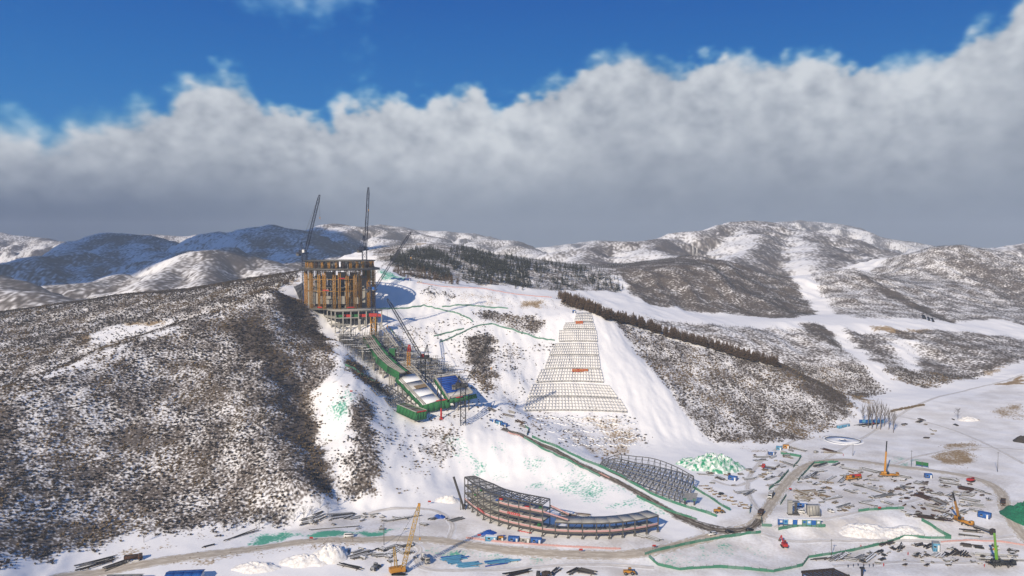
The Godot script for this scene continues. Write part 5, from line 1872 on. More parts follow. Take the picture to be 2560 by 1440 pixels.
# ---------------------------------------------------------------- curved steel grandstand by the road
func build_stand_curved():
	var t := thing("curved_grandstand", "curved steel frame grandstand along the road, tall at one end, low at the other", "grandstand")
	var px := [[1162,1264],[1170,1271],[1181,1281],[1194,1290],[1209,1301],[1226,1309],[1247,1316],[1271,1323],[1297,1329],[1325,1335],[1356,1342],[1388,1345],[1420,1347],[1456,1348],[1491,1348],[1524,1347],[1557,1344],[1587,1340],[1617,1335],[1645,1328]]
	var fr: Array[Vector3] = []
	for e in px:
		fr.append(at_height(e[0], e[1], 4.2))
	var n := fr.size()
	var rr: Array[Vector3] = []
	for k in n:
		var a := fr[maxi(k - 1, 0)]
		var b := fr[mini(k + 1, n - 1)]
		var d := (b - a).normalized()
		var back := Vector3(d.z, 0, -d.x)
		if back.z > 0.0:
			back = -back
		var wdt := 11.0 if k < 11 else 9.0
		if k < 4:
			wdt = 6.0 + k * 1.4
		rr.append(fr[k] + back * wdt)
	var tall := 10
	for k in n:
		var hi := 17.5 if k <= tall else 8.6
		var h0 := fr[k]
		var h1 := rr[k]
		var g0 := ground_y(h0.x, h0.z) - 0.4
		var g1 := ground_y(h1.x, h1.z) - 0.4
		bar("column", Vector3(h0.x, g0, h0.z), h0 + Vector3(0, hi, 0), 0.62, 0.62, M.steel, t)
		bar("column", Vector3(h1.x, minf(g1, h1.y + 2.0), h1.z), h1 + Vector3(0, hi, 0), 0.55, 0.55, M.steel, t)
		box("footing", Vector3(h0.x, 4.4, h0.z), Vector3(1.4, 1.0, 1.4), M.concrete_dark, t)
		var levels := [3.6, 8.3, 13.0] if k <= tall else [3.6]
		for y in levels:
			bar("cross_beam", h0 + Vector3(0, y - 0.35, 0), h1 + Vector3(0, y - 0.35, 0), 0.4, 0.5, M.steel, t)
		bar("cross_beam", h0 + Vector3(0, hi, 0), h1 + Vector3(0, hi, 0), 0.45, 0.5, M.steel_light, t)
		bar("knee_brace", h0 + Vector3(0, 1.2, 0), h0.lerp(h1, 0.35) + Vector3(0, 3.2, 0), 0.3, 0.3, M.steel, t)
		if k == n - 1:
			break
		var q0 := fr[k + 1]
		var q1 := rr[k + 1]
		var both := levels if k + 1 <= tall or k > tall else [3.6, 8.3]
		if k == tall:
			both = [3.6]
		for y in both:
			bar("floor_beam", h0 + Vector3(0, y - 0.45, 0), q0 + Vector3(0, y - 0.45, 0), 0.45, 0.7, M.steel, t)
			bar("floor_beam", h1 + Vector3(0, y - 0.45, 0), q1 + Vector3(0, y - 0.45, 0), 0.4, 0.6, M.steel, t)
			var inner := 0.04
			slab("floor_slab", [h0.lerp(h1, inner) + Vector3(0, y, 0), q0.lerp(q1, inner) + Vector3(0, y, 0), q0.lerp(q1, 0.98) + Vector3(0, y, 0), h0.lerp(h1, 0.98) + Vector3(0, y, 0)], 0.22, M.grey_sheet if y > 8.0 else M.concrete, t)
			if k > 5 or y < 5.0:
				bar("guard_rail", h0 + Vector3(0, y + 0.75, 0.08), q0 + Vector3(0, y + 0.75, 0.08), 0.08, 1.0, M.red_pale, t)
				bar("guard_rail_top", h0 + Vector3(0, y + 1.35, 0.08), q0 + Vector3(0, y + 1.35, 0.08), 0.1, 0.14, M.white, t)
			if k % 2 == 0 and y < 10.0:
				bar("diagonal", h0 + Vector3(0, y, 0), q0 + Vector3(0, y + 4.2, 0) if k <= tall else q1 + Vector3(0, y + 4.0, 0), 0.2, 0.2, M.steel, t)
		if k < tall:
			bar("top_beam", h0 + Vector3(0, hi, 0), q0 + Vector3(0, hi, 0), 0.55, 0.6, M.steel, t)
			bar("top_beam", h1 + Vector3(0, hi, 0), q1 + Vector3(0, hi, 0), 0.5, 0.55, M.steel, t)
			for m in 4:
				var f := (m + 0.5) / 4.0
				bar("joist", h0.lerp(q0, f) + Vector3(0, hi + 0.25, 0), h1.lerp(q1, f) + Vector3(0, hi + 0.25, 0), 0.26, 0.3, M.steel_light if m % 2 else M.steel, t)
			bar("purlin", h0.lerp(h1, 0.33) + Vector3(0, hi + 0.05, 0), q0.lerp(q1, 0.33) + Vector3(0, hi + 0.05, 0), 0.25, 0.3, M.steel, t)
			bar("purlin", h0.lerp(h1, 0.66) + Vector3(0, hi + 0.05, 0), q0.lerp(q1, 0.66) + Vector3(0, hi + 0.05, 0), 0.25, 0.3, M.steel, t)
		elif k > tall:
			bar("top_beam", h0 + Vector3(0, hi, 0), q0 + Vector3(0, hi, 0), 0.55, 0.8, M.steel, t)
			slab("roof_deck", [h0.lerp(h1, -0.08) + Vector3(0, hi + 0.75, 0), q0.lerp(q1, -0.08) + Vector3(0, hi + 0.75, 0), q1 + Vector3(0, hi + 0.75, 0), h1 + Vector3(0, hi + 0.75, 0)], 0.3, M.grey_sheet, t)
	for s in 2:
		var q: Vector3 = fr[tall] if s == 0 else rr[tall]
		var z: Vector3 = fr[tall + 2] if s == 0 else rr[tall + 2]
		bar("stringer", q + Vector3(0, 13.0, 0), z + Vector3(0, 9.4, 0), 0.4, 0.5, M.steel, t)
		bar("stair_rail", q + Vector3(0, 14.0, 0), z + Vector3(0, 10.4, 0), 0.1, 0.8, M.red_pale, t)
	# leaning temporary column at the tall end
	var a := at_height(1160, 1272, 4.2)
	var b := at_depth(1134, 1192, 478)
	bar("leaning_column", a, b, 1.0, 1.0, M.steel, t)
	for k in 3:
		bar("prop", a + Vector3(k * 1.5 - 2.0, -0.5, 1), a.lerp(b, 0.35), 0.35, 0.35, M.steel, t)
	# banners and goods on the floors
	for e in [[3, 8.6, 3.0, 5], [8, 4.3, 4.4, 8], [7, 13.4, 2.2, 6]]:
		var p: Vector3 = fr[e[0]].lerp(fr[e[0] + 1], 0.5)
		var d := fr[e[0] + 1] - fr[e[0]]
		var w := d.length() * 1.2
		var yaw := atan2(-d.z, d.x)
		var bn := thing("banner", ["red banner with white characters at the tall end of the curved grandstand", "long red banner with white characters on the lowest floor of the curved grandstand", "short red banner on the top floor of the curved grandstand"][[3, 8, 7].find(e[0])], "banner", p + Vector3(0, e[1] - 4.6 + 0.2, 0.35))
		bn.rotation.y = yaw
		box("cloth", Vector3(0, 0.5, 0), Vector3(w, 1.2, 0.06), M.red, bn)
		for m in e[3]:
			var x: float = ((m + 0.5) / e[3] - 0.5) * w * 0.9
			var cb := Builder.new()
			cb.box(Vector3(x, 0.75, 0.06), Vector3(0.5, 0.1, 0.04))
			cb.box(Vector3(x, 0.45, 0.06), Vector3(0.55, 0.1, 0.04))
			cb.box(Vector3(x, 0.5, 0.06), Vector3(0.1, 0.75, 0.04))
			cb.box(Vector3(x - 0.15, 0.22, 0.06), Vector3(0.3, 0.09, 0.04), 0.0)
			put("character", cb.done(), M.white, bn)
	for e in [[5, 13.1, 0.5, 2.4, 1.2, "red", "red covered goods beside blue ones high in the curved grandstand"], [8, 13.1, 0.3, 3.0, 1.0, "red", "red covered goods behind the short banner high in the curved grandstand"], [9, 13.1, 0.6, 2.6, 1.2, "green", "green covered goods on the top floor at the step of the curved grandstand"], [9, 3.7, 0.4, 2.2, 1.8, "green", "green covered goods on the lowest floor beside the long banner"], [1, 8.4, 0.5, 2.6, 1.6, "green", "green covered goods on the middle floor near the leaning column"], [2, 13.1, 0.5, 2.6, 1.4, "green", "green covered goods on the top floor near the leaning column"], [5, 13.1, 0.2, 1.6, 1.4, "blue", "blue covered goods next to red ones near the front of the grandstand top floor"], [8, 13.1, 0.7, 1.6, 1.2, "blue", "blue covered goods at the back of the grandstand top floor by the step"]]:
		var p: Vector3 = fr[e[0]].lerp(rr[e[0]], e[2]).lerp(fr[e[0] + 1].lerp(rr[e[0] + 1], e[2]), 0.45) + Vector3(0, e[1], 0)
		goods(p, e[3], e[4], e[5], e[6])

func goods(p: Vector3, w: float, h: float, col: String, label: String):
	var m: Material = {"red": M.red, "green": M.green, "blue": M.tarp}[col]
	var t := thing("covered_goods", label, "goods", p)
	var b := Builder.new()
	b.hexa([Vector3(-w * 0.5, 0, w * 0.35), Vector3(w * 0.5, 0, w * 0.35), Vector3(w * 0.5, 0, -w * 0.35), Vector3(-w * 0.5, 0, -w * 0.35), Vector3(-w * 0.4, h * 0.8, w * 0.25), Vector3(w * 0.42, h, w * 0.22), Vector3(w * 0.38, h * 0.75, -w * 0.25), Vector3(-w * 0.4, h * 0.95, -w * 0.27)])
	put("cover", b.done(), m, t)
	box("pallet", Vector3(0, 0.08, 0), Vector3(w * 1.05, 0.16, w * 0.75), M.timber, t)

# ---------------------------------------------------------------- tiered steel grandstand beyond the haul road
func build_stand_tiered():
	var t := thing("tiered_grandstand", "grey steel skeleton of a tiered grandstand beside the muddy haul road", "grandstand")
	var front := [[1497,1166],[1530,1183],[1565,1201],[1600,1217],[1640,1236],[1680,1251],[1712,1262]]
	var rear := [[1506,1158],[1545,1164],[1590,1177],[1630,1188],[1665,1198],[1700,1208],[1734,1219]]
	var F0: Array[Vector3] = []
	var R0: Array[Vector3] = []
	for e in front:
		F0.append(hit(e[0], e[1]))
	for e in rear:
		R0.append(hit(e[0], e[1]))
	var nb := 16
	var at := func(arr: Array[Vector3], f: float) -> Vector3:
		var g := f * (arr.size() - 1)
		var i := mini(int(g), arr.size() - 2)
		return arr[i].lerp(arr[i + 1], g - i)
	var steps := 6
	var node := func(i: int, s: int) -> Vector3:
		var f := float(i) / (nb - 1)
		var p: Vector3 = at.call(F0, f).lerp(at.call(R0, f), float(s) / steps)
		var depth: float = at.call(F0, f).distance_to(at.call(R0, f))
		return Vector3(p.x, lerpf(14.6, 9.8, f) + minf(3.6, 0.16 * depth) * s / steps, p.z)
	for i in nb:
		for s in steps + 1:
			var p: Vector3 = node.call(i, s)
			var g := ground_y(p.x, p.z) - 0.4
			if s % 2 == 0:
				bar("column", Vector3(p.x, g, p.z), p, 0.5, 0.5, M.steel, t)
				if s == 0:
					bar("brace", Vector3(p.x + 1.8, g + 0.4, p.z - 1.2), p + Vector3(0, -0.8, 0), 0.25, 0.25, M.steel, t)
			if s < steps:
				var q: Vector3 = node.call(i, s + 1)
				bar("raker", p, q, 0.42, 0.55, M.steel, t)
				bar("riser", p + Vector3(0, 0.3, 0), p + Vector3(0, 1.1, 0), 0.22, 0.22, M.steel_light, t)
			if i < nb - 1:
				var r: Vector3 = node.call(i + 1, s)
				bar("tier_beam", p + Vector3(0, 0.25, 0), r + Vector3(0, 0.25, 0), 0.35, 0.4, M.steel_light if s % 2 else M.steel, t)
				if s < steps:
					var q: Vector3 = node.call(i, s + 1)
					var z: Vector3 = node.call(i + 1, s + 1)
					bar("seat_beam", p.lerp(q, 0.5) + Vector3(0, 0.75, 0), r.lerp(z, 0.5) + Vector3(0, 0.75, 0), 0.26, 0.28, M.steel_light, t)
					bar("joist", p.lerp(r, 0.5) + Vector3(0, 0.45, 0), q.lerp(z, 0.5) + Vector3(0, 0.45, 0), 0.24, 0.3, M.steel_light, t)
				if s == 0:
					bar("front_beam", p + Vector3(0, -1.6, 0), r + Vector3(0, -1.6, 0), 0.35, 0.45, M.steel_light, t)
	# arched back frame
	var prev := Vector3.ZERO
	for i in nb:
		var f := float(i) / (nb - 1)
		var p: Vector3 = node.call(i, steps)
		var top := p + Vector3(0, 0.6 + 4.4 * sin(PI * clampf(f * 1.02, 0.0, 1.0)), 0)
		bar("back_post", p, top, 0.34, 0.34, M.steel, t)
		if i > 2 and i < nb - 2:
			var s: Vector3 = node.call(i, steps - 2)
			bar("stay", s, top, 0.26, 0.26, M.steel_light, t)
		if i > 0:
			bar("arch_chord", prev, top, 0.4, 0.42, M.steel, t)
			bar("arch_lower_chord", prev + Vector3(0, -2.0, 0), top + Vector3(0, -2.0, 0), 0.25, 0.25, M.steel_light, t)
		prev = top
	# broad stair landing with green sleeves at the low end
	for k in 8:
		var p: Vector3 = node.call(nb - 1, 0) + Vector3(0, 0.4 + 0.2 * k, 0)
		var d: Vector3 = (node.call(nb - 1, steps) - node.call(nb - 1, 0)).normalized() * (k * 0.9)
		bar("step", p + d + Vector3(-1.0, 0, 0.4), p + d + Vector3(6.5, 0, 1.4), 0.7, 0.3, M.steel_snow, t)
	for e in [[0.0, 0.0], [5.5, 0.6]]:
		var p: Vector3 = node.call(nb - 1, 0) + Vector3(e[0], 0, e[1])
		var g := ground_y(p.x, p.z)
		bar("stair_column", Vector3(p.x, g - 0.4, p.z), p + Vector3(0, 0.6, 0), 0.8, 0.8, M.steel, t)
		box("column_sleeve", Vector3(p.x, g + 3.4, p.z), Vector3(1.9, 1.1, 1.9), M.green_fence, t)
# ---------------------------------------------------------------- fences
func fence(called: String, label: String, category: String, px: Array, h: float, mt: Material, post: Material, step := 3.2):
	var t := thing(called, label, category, hit(px[0][0], px[0][1]))
	var o := t.position
	var pts: Array[Vector3] = []
	for e in px:
		pts.append(hit(e[0], e[1]))
	for k in pts.size() - 1:
		var n := maxi(1, int(pts[k].distance_to(pts[k + 1]) / step))
		for m in n:
			var a := on_ground(pts[k].lerp(pts[k + 1], float(m) / n)) - o
			var b := on_ground(pts[k].lerp(pts[k + 1], (m + 1.0) / n)) - o
			var s := rng.randf_range(0.75, 1.0) * h * 0.9
			bar("panel", a + Vector3(0, s * 0.5, 0), a.lerp(b, 0.97) + Vector3(0, s * 0.5, 0), 0.09, s, mt if rng.randf() < 0.7 else (M.green_pale if mt == M.green_fence else mt), t)
			bar("post", a + Vector3(0, -0.3, -0.1), a + Vector3(rng.randf_range(-0.05, 0.05), h + 0.25, -0.1), 0.12, 0.12, post, t)

func build_fences():
	var G: Material = M.green_fence
	var P: Material = M.steel
	for e in [
	["green mesh fence along the valley side of the muddy haul road, upper stretch", [[1310,1096],[1375,1131],[1440,1163],[1500,1193]], 1.9],
	["green mesh fence along the valley side of the muddy haul road, lower stretch", [[1592,1243],[1640,1266],[1690,1286],[1742,1301]], 1.9],
	["long green mesh fence between the haul road and the tiered grandstand", [[1330,1094],[1400,1123],[1480,1160],[1540,1187],[1585,1212],[1625,1235],[1680,1257],[1740,1276],[1792,1293]], 2.2],
	["short green mesh fence at the upper end of the haul road", [[1317,1090],[1322,1074],[1312,1066]], 1.8],
	["green fence along the valley edge of the grey road near the junction", [[1612,1388],[1700,1366],[1800,1347],[1902,1333]], 2.0],
	["green fence winding over the low yard below the road", [[1622,1394],[1645,1414],[1700,1426],[1800,1420],[1880,1426],[1936,1431]], 1.9],
	["green fence before the row of sign boards", [[1946,1326],[1980,1319],[2064,1318]], 2.2],
	["small green fence corner at the road junction", [[1903,1296],[1905,1316],[1930,1317]], 2.0],
	["green fence beside the row of timber pallets", [[1731,1219],[1770,1242],[1800,1263],[1826,1277]], 2.0],
	["short green fence at the end of the pallet row", [[1874,1284],[1878,1263]], 2.2],
	["green fence round the small beam yard behind the road", [[1952,1135],[2003,1143],[1996,1155],[1983,1170]], 2.2],
	["green fence along the left verge of the yard road", [[1922,1226],[1950,1204],[1972,1178]], 2.2],
	["green fence along the right verge of the yard road and the beam yard corner", [[1995,1205],[2010,1186],[2036,1159],[2096,1157]], 2.2],
	["short green fence by the grey steel portal", [[1951,1263],[1966,1240]], 2.0],
	["green fence on top of the snow bank behind the beam yard", [[2146,1280],[2200,1275],[2260,1273]], 2.0],
	["green fence slanting down the end of the snow bank", [[2304,1303],[2340,1325],[2378,1346]], 2.2],
	["long green fence below the snow bank, running down to the dark steel frame", [[2378,1347],[2262,1344],[2230,1356],[2160,1372],[2090,1386],[2022,1395],[2006,1416],[1935,1430]], 1.9],
	["green fence on the shaded bank above the spur platform", [[863,914],[895,931],[938,956]], 1.8],
	["green netting along the right edge of the inrun scaffolding", [[974,822],[990,842],[1010,866],[1030,882]], 2.0]]:
		fence("mesh_fence", e[1 - 1], "fence", e[1], e[2], G, P)
	for e in [
	["pale green fence sweeping down from the summit tower across the snow slope", [[935,776],[1000,772],[1060,764],[1100,774],[1150,787],[1182,806]]],
	["pale green fence curving over the snow slope to the frame grid", [[1100,856],[1150,836],[1195,816],[1230,811],[1290,829],[1340,846],[1387,852]]],
	["short pale green fence above the curved slope fence", [[1085,842],[1120,833],[1160,823]]],
	["pale green fence along the foot of the plateau bank", [[1105,768],[1180,765],[1270,772]]]]:
		fence("mesh_fence", e[0], "fence", e[1], 1.8, M.green_pale, P)
	fence("barrier_fence", "red and white barrier fence between the road and the blue containers", "fence", [[1165,1346],[1250,1356],[1330,1362],[1420,1368],[1552,1373]], 1.2, M.red_pale, M.white, 2.0)
	fence("barrier_fence", "thin red barrier along the crest of the plateau bank", "fence", [[1042,707],[1150,719],[1250,729],[1380,744]], 1.0, M.red_pale, M.white, 3.0)
	fence("barrier_fence", "red and white barrier beside the dark panels in the low yard", "fence", [[2352,1357],[2420,1352],[2500,1355],[2560,1364]], 1.1, M.red_pale, M.white, 2.5)
	fence("barrier_fence", "red barrier beside the wide haul road bend below the bench", "fence", [[1270,1082],[1290,1088],[1308,1096]], 1.1, M.red_pale, M.white, 2.5)
	fence("barrier_fence", "red barrier on the road edge opposite the tiered grandstand", "fence", [[1497,1184],[1524,1197]], 1.2, M.red_pale, M.white, 2.5)

# ---------------------------------------------------------------- containers and cabins
func container(label: String, u0: float, v0: float, u1: float, v1: float, col: Material, roof: Material, h := 2.7, dep := 2.5, group := ""):
	var a := hit(u0, v0)
	var b := hit(u1, v1)
	var l := Vector2(b.x - a.x, b.z - a.z).length()
	var t := thing("container", label, "container", (a + b) * 0.5, group)
	t.rotation.y = atan2(-(b.z - a.z), b.x - a.x)
	t.position.y = minf(a.y, b.y) - 0.05
	var w := Builder.new()
	w.box(Vector3(0, h * 0.5, -dep * 0.5), Vector3(l, h, dep))
	var n := maxi(3, int(l / 0.9))
	for k in n:
		w.box(Vector3((k + 0.5) / n * l - l * 0.5, h * 0.5, 0.02), Vector3(l / n * 0.5, h * 0.84, 0.1))
	put("shell", w.done(), col, t)
	box("roof", Vector3(0, h + 0.06, -dep * 0.5), Vector3(l * 1.01, 0.16, dep * 1.03), roof, t)
	for x in [-0.5, 0.5]:
		for z in [0.03, -dep - 0.03]:
			box("corner_post", Vector3(x * l, h * 0.5, z), Vector3(0.2, h + 0.05, 0.2), M.steel, t)
	box("door", Vector3(l * 0.3, h * 0.42, 0.1), Vector3(0.95, h * 0.78, 0.08), M.white, t)
	var win := box("window", Vector3(-l * 0.18, h * 0.6, 0.1), Vector3(1.2, 0.9, 0.08), M.glass, t)
	put("frame", unit, M.white, win, Transform3D(Basis.from_scale(Vector3(1.15, 0.12, 1.4)), Vector3(0, -0.55, 0)))

func build_site_things():
	container("blue container standing first in the row behind the road barrier, beside the blue tarpaulin heap", 1213, 1353, 1242, 1354, M.blue_light, M.snow)
	container("small yellow cabin between blue containers behind the road barrier", 1246, 1353, 1258, 1353, M.yellow, M.yellow, 2.2, 2.0)
	container("blue container in the middle of the row behind the road barrier", 1270, 1355, 1297, 1356, M.blue, M.blue)
	container("grey container between two blue ones behind the road barrier", 1300, 1357, 1325, 1358, M.grey_sheet, M.snow)
	container("blue container at the far end of the row behind the road barrier", 1326, 1359, 1354, 1360, M.blue, M.blue)
	container("dark blue container of three in line, the one toward the bench tower crane", 1224, 1052, 1238, 1058, M.blue, M.snow)
	container("pale blue middle container of three in line on the snow bench", 1239, 1058, 1251, 1063, M.blue_light, M.blue)
	container("blue container of three in line on the snow bench, at the haul road end", 1252, 1064, 1265, 1069, M.blue, M.blue)
	container("light blue cabin beside a yellow one at the edge of the brown hill", 1940, 1125, 1954, 1126, M.blue_light, M.blue_light)
	container("yellow cabin beside a light blue one at the edge of the brown hill", 1958, 1121, 1973, 1122, M.yellow, M.yellow)
	container("dark blue cabin by the beam stacks below the brown hill", 1922, 1138, 1937, 1138, M.blue, M.snow)
	container("blue cabin with open front near the green netted spoil heap", 1820, 1199, 1841, 1203, M.blue, M.blue)
	container("blue and red cabin behind the grey steel portal", 1993, 1267, 2019, 1269, M.blue, M.snow)
	container("blue cabin at the verge of the yard road beyond the yellow cranes", 2313, 1195, 2331, 1196, M.blue, M.blue)
	container("large blue cabin with snow roof beside the yellow truck crane", 2444, 1292, 2474, 1299, M.blue, M.blue, 3.0, 3.5)
	container("tall bright blue cabin with grey roof in the low yard", 2332, 1379, 2350, 1380, M.blue_light, M.grey_sheet, 4.6, 4.0)
	container("white and blue cabin at the foot of the brown hill by the poplars", 2098, 1072, 2124, 1066, M.blue_light, M.white)
	container("small dark blue cabin at the head of the frame grid slope", 1431, 783, 1438, 783, M.blue, M.blue)
	container("blue cabin by the larches at the head of the frame grid slope", 1479, 778, 1493, 778, M.blue_light, M.blue)
	container("red and blue cabin on the plateau before the larch wood", 1013, 701, 1027, 702, M.blue, M.red)
	container("white cabin on the plateau edge right of the summit tower", 1046, 708, 1055, 708, M.white, M.white)
	container("white cabin on the snow terrace left of the summit tower", 690, 716, 706, 714, M.white, M.white)
	# low blue hoarding under the poplars
	var hb := hit(2148, 1060)
	var hw := thing("hoarding", "long low blue hoarding board standing under the leafless poplars", "sign", hb)
	var he := hit(2212, 1060) - hb
	for k in 8:
		bar("board", he * (k / 8.0) + Vector3(0, 2.6, 0), he * ((k + 0.96) / 8.0) + Vector3(0, 2.6, 0), 0.15, 2.6, M.blue_light if k % 2 else M.blue, hw)
		bar("post", he * (k / 8.0) + Vector3(0, -0.3, -0.15), he * (k / 8.0) + Vector3(0, 3.9, -0.15), 0.16, 0.16, M.steel, hw)
	# row of sign boards
	var sp0 := hit(1947, 1316)
	var se := hit(2052, 1319) - sp0
	var sb := thing("notice_board_row", "long row of blue and white notice boards on posts under one snowy canopy", "sign", sp0)
	for k in 9:
		var a := se * (k / 9.0)
		var b := se * ((k + 0.93) / 9.0)
		bar("board", a + Vector3(0, 2.7, 0), b + Vector3(0, 2.7, 0), 0.14, 2.6, [M.blue, M.blue_light, M.white, M.blue, M.white, M.green_pale, M.blue_light, M.blue, M.green_pale][k], sb)
		bar("print", a.lerp(b, 0.2) + Vector3(0, 2.9, 0.1), a.lerp(b, 0.8) + Vector3(0, 2.9, 0.1), 0.04, 1.2, M.white if k % 2 == 0 else M.blue, sb)
		bar("post", a + Vector3(0, -0.4, -0.1), a + Vector3(0, 4.4, -0.1), 0.2, 0.2, M.steel, sb)
	bar("canopy", Vector3(-0.5, 4.5, -0.5), se + Vector3(0.5, 4.5, -0.5), 1.7, 0.25, M.snow, sb)
	bar("end_board", Vector3(-0.3, 2.7, 0.6), Vector3(-0.2, 2.7, -1.2), 0.2, 3.6, M.blue, sb)
	# grey steel hopper and portal
	var g := hit(2037, 1289)
	var hp := thing("steel_box", "big grey steel box with slanting side panels on the yard", "steelwork", g)
	var b1 := Builder.new()
	b1.hexa([Vector3(-4.2, 0.8, 2.0), Vector3(3.0, 0.8, 2.0), Vector3(3.4, 0.8, -2.2), Vector3(-4.2, 0.8, -2.2), Vector3(-4.6, 6.0, 1.4), Vector3(2.0, 6.0, 1.2), Vector3(2.4, 6.0, -2.4), Vector3(-4.6, 6.0, -2.4)])
	put("shell", b1.done(), M.grey_sheet, hp)
	for x in [-3.6, 2.6]:
		for z in [1.6, -1.8]:
			box("leg", Vector3(x, 0.3, z), Vector3(0.4, 1.4, 0.4), M.steel, hp)
	for k in 4:
		bar("rib", Vector3(-3.6 + k * 1.9, 0.9, 2.1), Vector3(-4.0 + k * 1.8, 5.9, 1.55), 0.25, 0.25, M.steel_light, hp)
	var pg := hit(1982, 1286)
	var pt := thing("steel_portal", "tall grey steel column pair with cross platform beside the yard road", "steelwork", pg)
	box("column", Vector3(-1.8, 4.0, 0), Vector3(2.4, 8.8, 1.8), M.grey_sheet, pt)
	box("column", Vector3(1.8, 3.2, -0.6), Vector3(1.0, 7.2, 1.0), M.steel, pt)
	box("platform", Vector3(0.4, 7.4, -0.3), Vector3(6.4, 0.4, 2.6), M.steel_light, pt)
	box("base_plate", Vector3(0.2, 0.3, 0), Vector3(6.5, 0.8, 3.0), M.steel, pt)
	for k in 3:
		bar("brace", Vector3(-0.8, 1.0 + k * 2.0, 0), Vector3(1.6, 2.6 + k * 2.0, -0.5), 0.25, 0.25, M.steel, pt)
	# pair of dark green screens by the road
	var q := hit(2290, 1166)
	var qe := hit(2322, 1171) - q
	var sg := thing("screen_pair", "pair of dark green screens on posts beyond the yard road", "sign", q)
	for k in 2:
		bar("screen", qe * (0.5 * k) + Vector3(0, 2.6, 0), qe * (0.5 * k + 0.46) + Vector3(0, 2.6, 0), 0.15, 2.4, M.green, sg)
		for m in 2:
			bar("post", qe * (0.5 * k + 0.46 * m) + Vector3(0, -0.4, -0.12), qe * (0.5 * k + 0.46 * m) + Vector3(0, 4.0, -0.12), 0.2, 0.2, M.steel, sg)
	# round pad
	var rp := hit(2107, 1101)
	var pad := thing("round_pad", "round cleared landing pad with raised snow rim in the snowfield", "pad", rp)
	put("rim", draped_ring(rp, 13.6, 15.6, 0.4), M.snow, pad)
	put("kerb", draped_ring(rp, 12.8, 13.5, 0.35), M.concrete_dark, pad)
	put("surface", draped_ring(rp, 0.4, 12.7, 0.2), M.snow, pad)
	for e in [[-2.0, 0.0, 0.5, 4.0], [2.0, 0.0, 0.5, 4.0], [0.0, 0.0, 4.0, 0.5]]:
		box("marking", Vector3(e[0], 0.42, e[1]), Vector3(e[2], 0.04, e[3]), M.steel, pad)
	heaps()
	# sheds just inside the lower edge
	shed("blue gabled shed roof at the near edge of the valley floor", 462, 1452, 16.0, 9.0, 3.6, M.blue, 0.12)
	shed("flat pale grey shed roof at the near edge of the valley floor", 312, 1458, 15.0, 6.0, 3.2, M.grey_sheet, 0.05)
	frame_bridge()

func draped_ring(c: Vector3, r0: float, r1: float, h: float) -> ArrayMesh:
	var b := Builder.new()
	var n := 40
	for k in n:
		var q := []
		for y in [-0.6, h]:
			for e in [[k, r0], [k, r1], [k + 1, r1], [k + 1, r0]]:
				var a: float = TAU * e[0] / n
				var x: float = cos(a) * e[1]
				var z: float = -sin(a) * e[1]
				q.append(Vector3(x, ground_y(c.x + x, c.z + z) - c.y + y, z))
		b.hexa(q)
	return b.done()

func shed(label: String, u: float, v: float, l: float, w: float, h: float, roof: Material, yaw: float):
	var p := at_height(u, v, 0.6)
	p.y = ground_y(p.x, p.z)
	var t := thing("shed", label, "shed", p)
	t.rotation.y = yaw
	box("wall", Vector3(0, h * 0.5 - 0.2, w * 0.5 - 0.1), Vector3(l, h + 0.4, 0.2), M.white, t)
	box("wall", Vector3(0, h * 0.5 - 0.2, -w * 0.5 + 0.1), Vector3(l, h + 0.4, 0.2), M.white, t)
	box("wall", Vector3(-l * 0.5 + 0.1, h * 0.5 - 0.2, 0), Vector3(0.2, h + 0.4, w - 0.4), M.white, t)
	box("wall", Vector3(l * 0.5 - 0.1, h * 0.5 - 0.2, 0), Vector3(0.2, h + 0.4, w - 0.4), M.white, t)
	for k in 4:
		for s in [-1.0, 1.0]:
			var b := Builder.new()
			var x0 := (k / 4.0 - 0.5) * (l + 1.0)
			var x1 := ((k + 0.985) / 4.0 - 0.5) * (l + 1.0)
			b.bar(Vector3((x0 + x1) * 0.5, h + 0.2, s * (w * 0.5 + 0.4)), Vector3((x0 + x1) * 0.5, h + 1.4, 0), x1 - x0, 0.14)
			put("roof_sheet", b.done(), roof, t)
	box("ridge", Vector3(0, h + 1.46, 0), Vector3(l + 1.0, 0.12, 0.6), roof, t)

func frame_bridge():
	var a := at_height(2004, 1430, 2.6)
	var b := at_height(2086, 1423, 2.6)
	var t := thing("girder_grillage", "dark heavy steel frame with slanted ribs at the near edge of the yard", "steelwork")
	var back := Vector3(1.5, 0, 5.5)
	bar("chord", a, b, 0.9, 1.0, M.rust_dark, t)
	bar("chord", a + back * 1.4, b + back * 1.4 + Vector3(2, 0, 0), 0.9, 1.0, M.rust_dark, t)
	for k in 9:
		var p := a.lerp(b, k / 8.0)
		bar("rib", p + Vector3(0, -0.1, 0), p + back * 1.4 + Vector3(1.6, -0.1, 0), 0.6, 0.6, M.rust_dark, t)
	for k in 4:
		var p := a.lerp(b, (k + 0.1) / 3.3)
		bar("leg", Vector3(p.x, ground_y(p.x, p.z) - 0.3, p.z), p, 0.5, 0.5, M.rust_dark, t)
		var r := p + back * 1.4
		bar("leg", Vector3(r.x, ground_y(r.x, r.z) - 0.3, r.z), r, 0.5, 0.5, M.rust_dark, t)
	var c := at_height(2155, 1438, 0.4)
	var s := thing("steel_column", "dark steel column with square head standing by the line of workers", "steelwork", Vector3(c.x, ground_y(c.x, c.z), c.z))
	box("shaft", Vector3(0, 1.8, 0), Vector3(0.8, 4.2, 0.8), M.crane_black, s)
	box("head", Vector3(0, 4.1, 0), Vector3(2.0, 0.8, 1.6), M.crane_black, s)

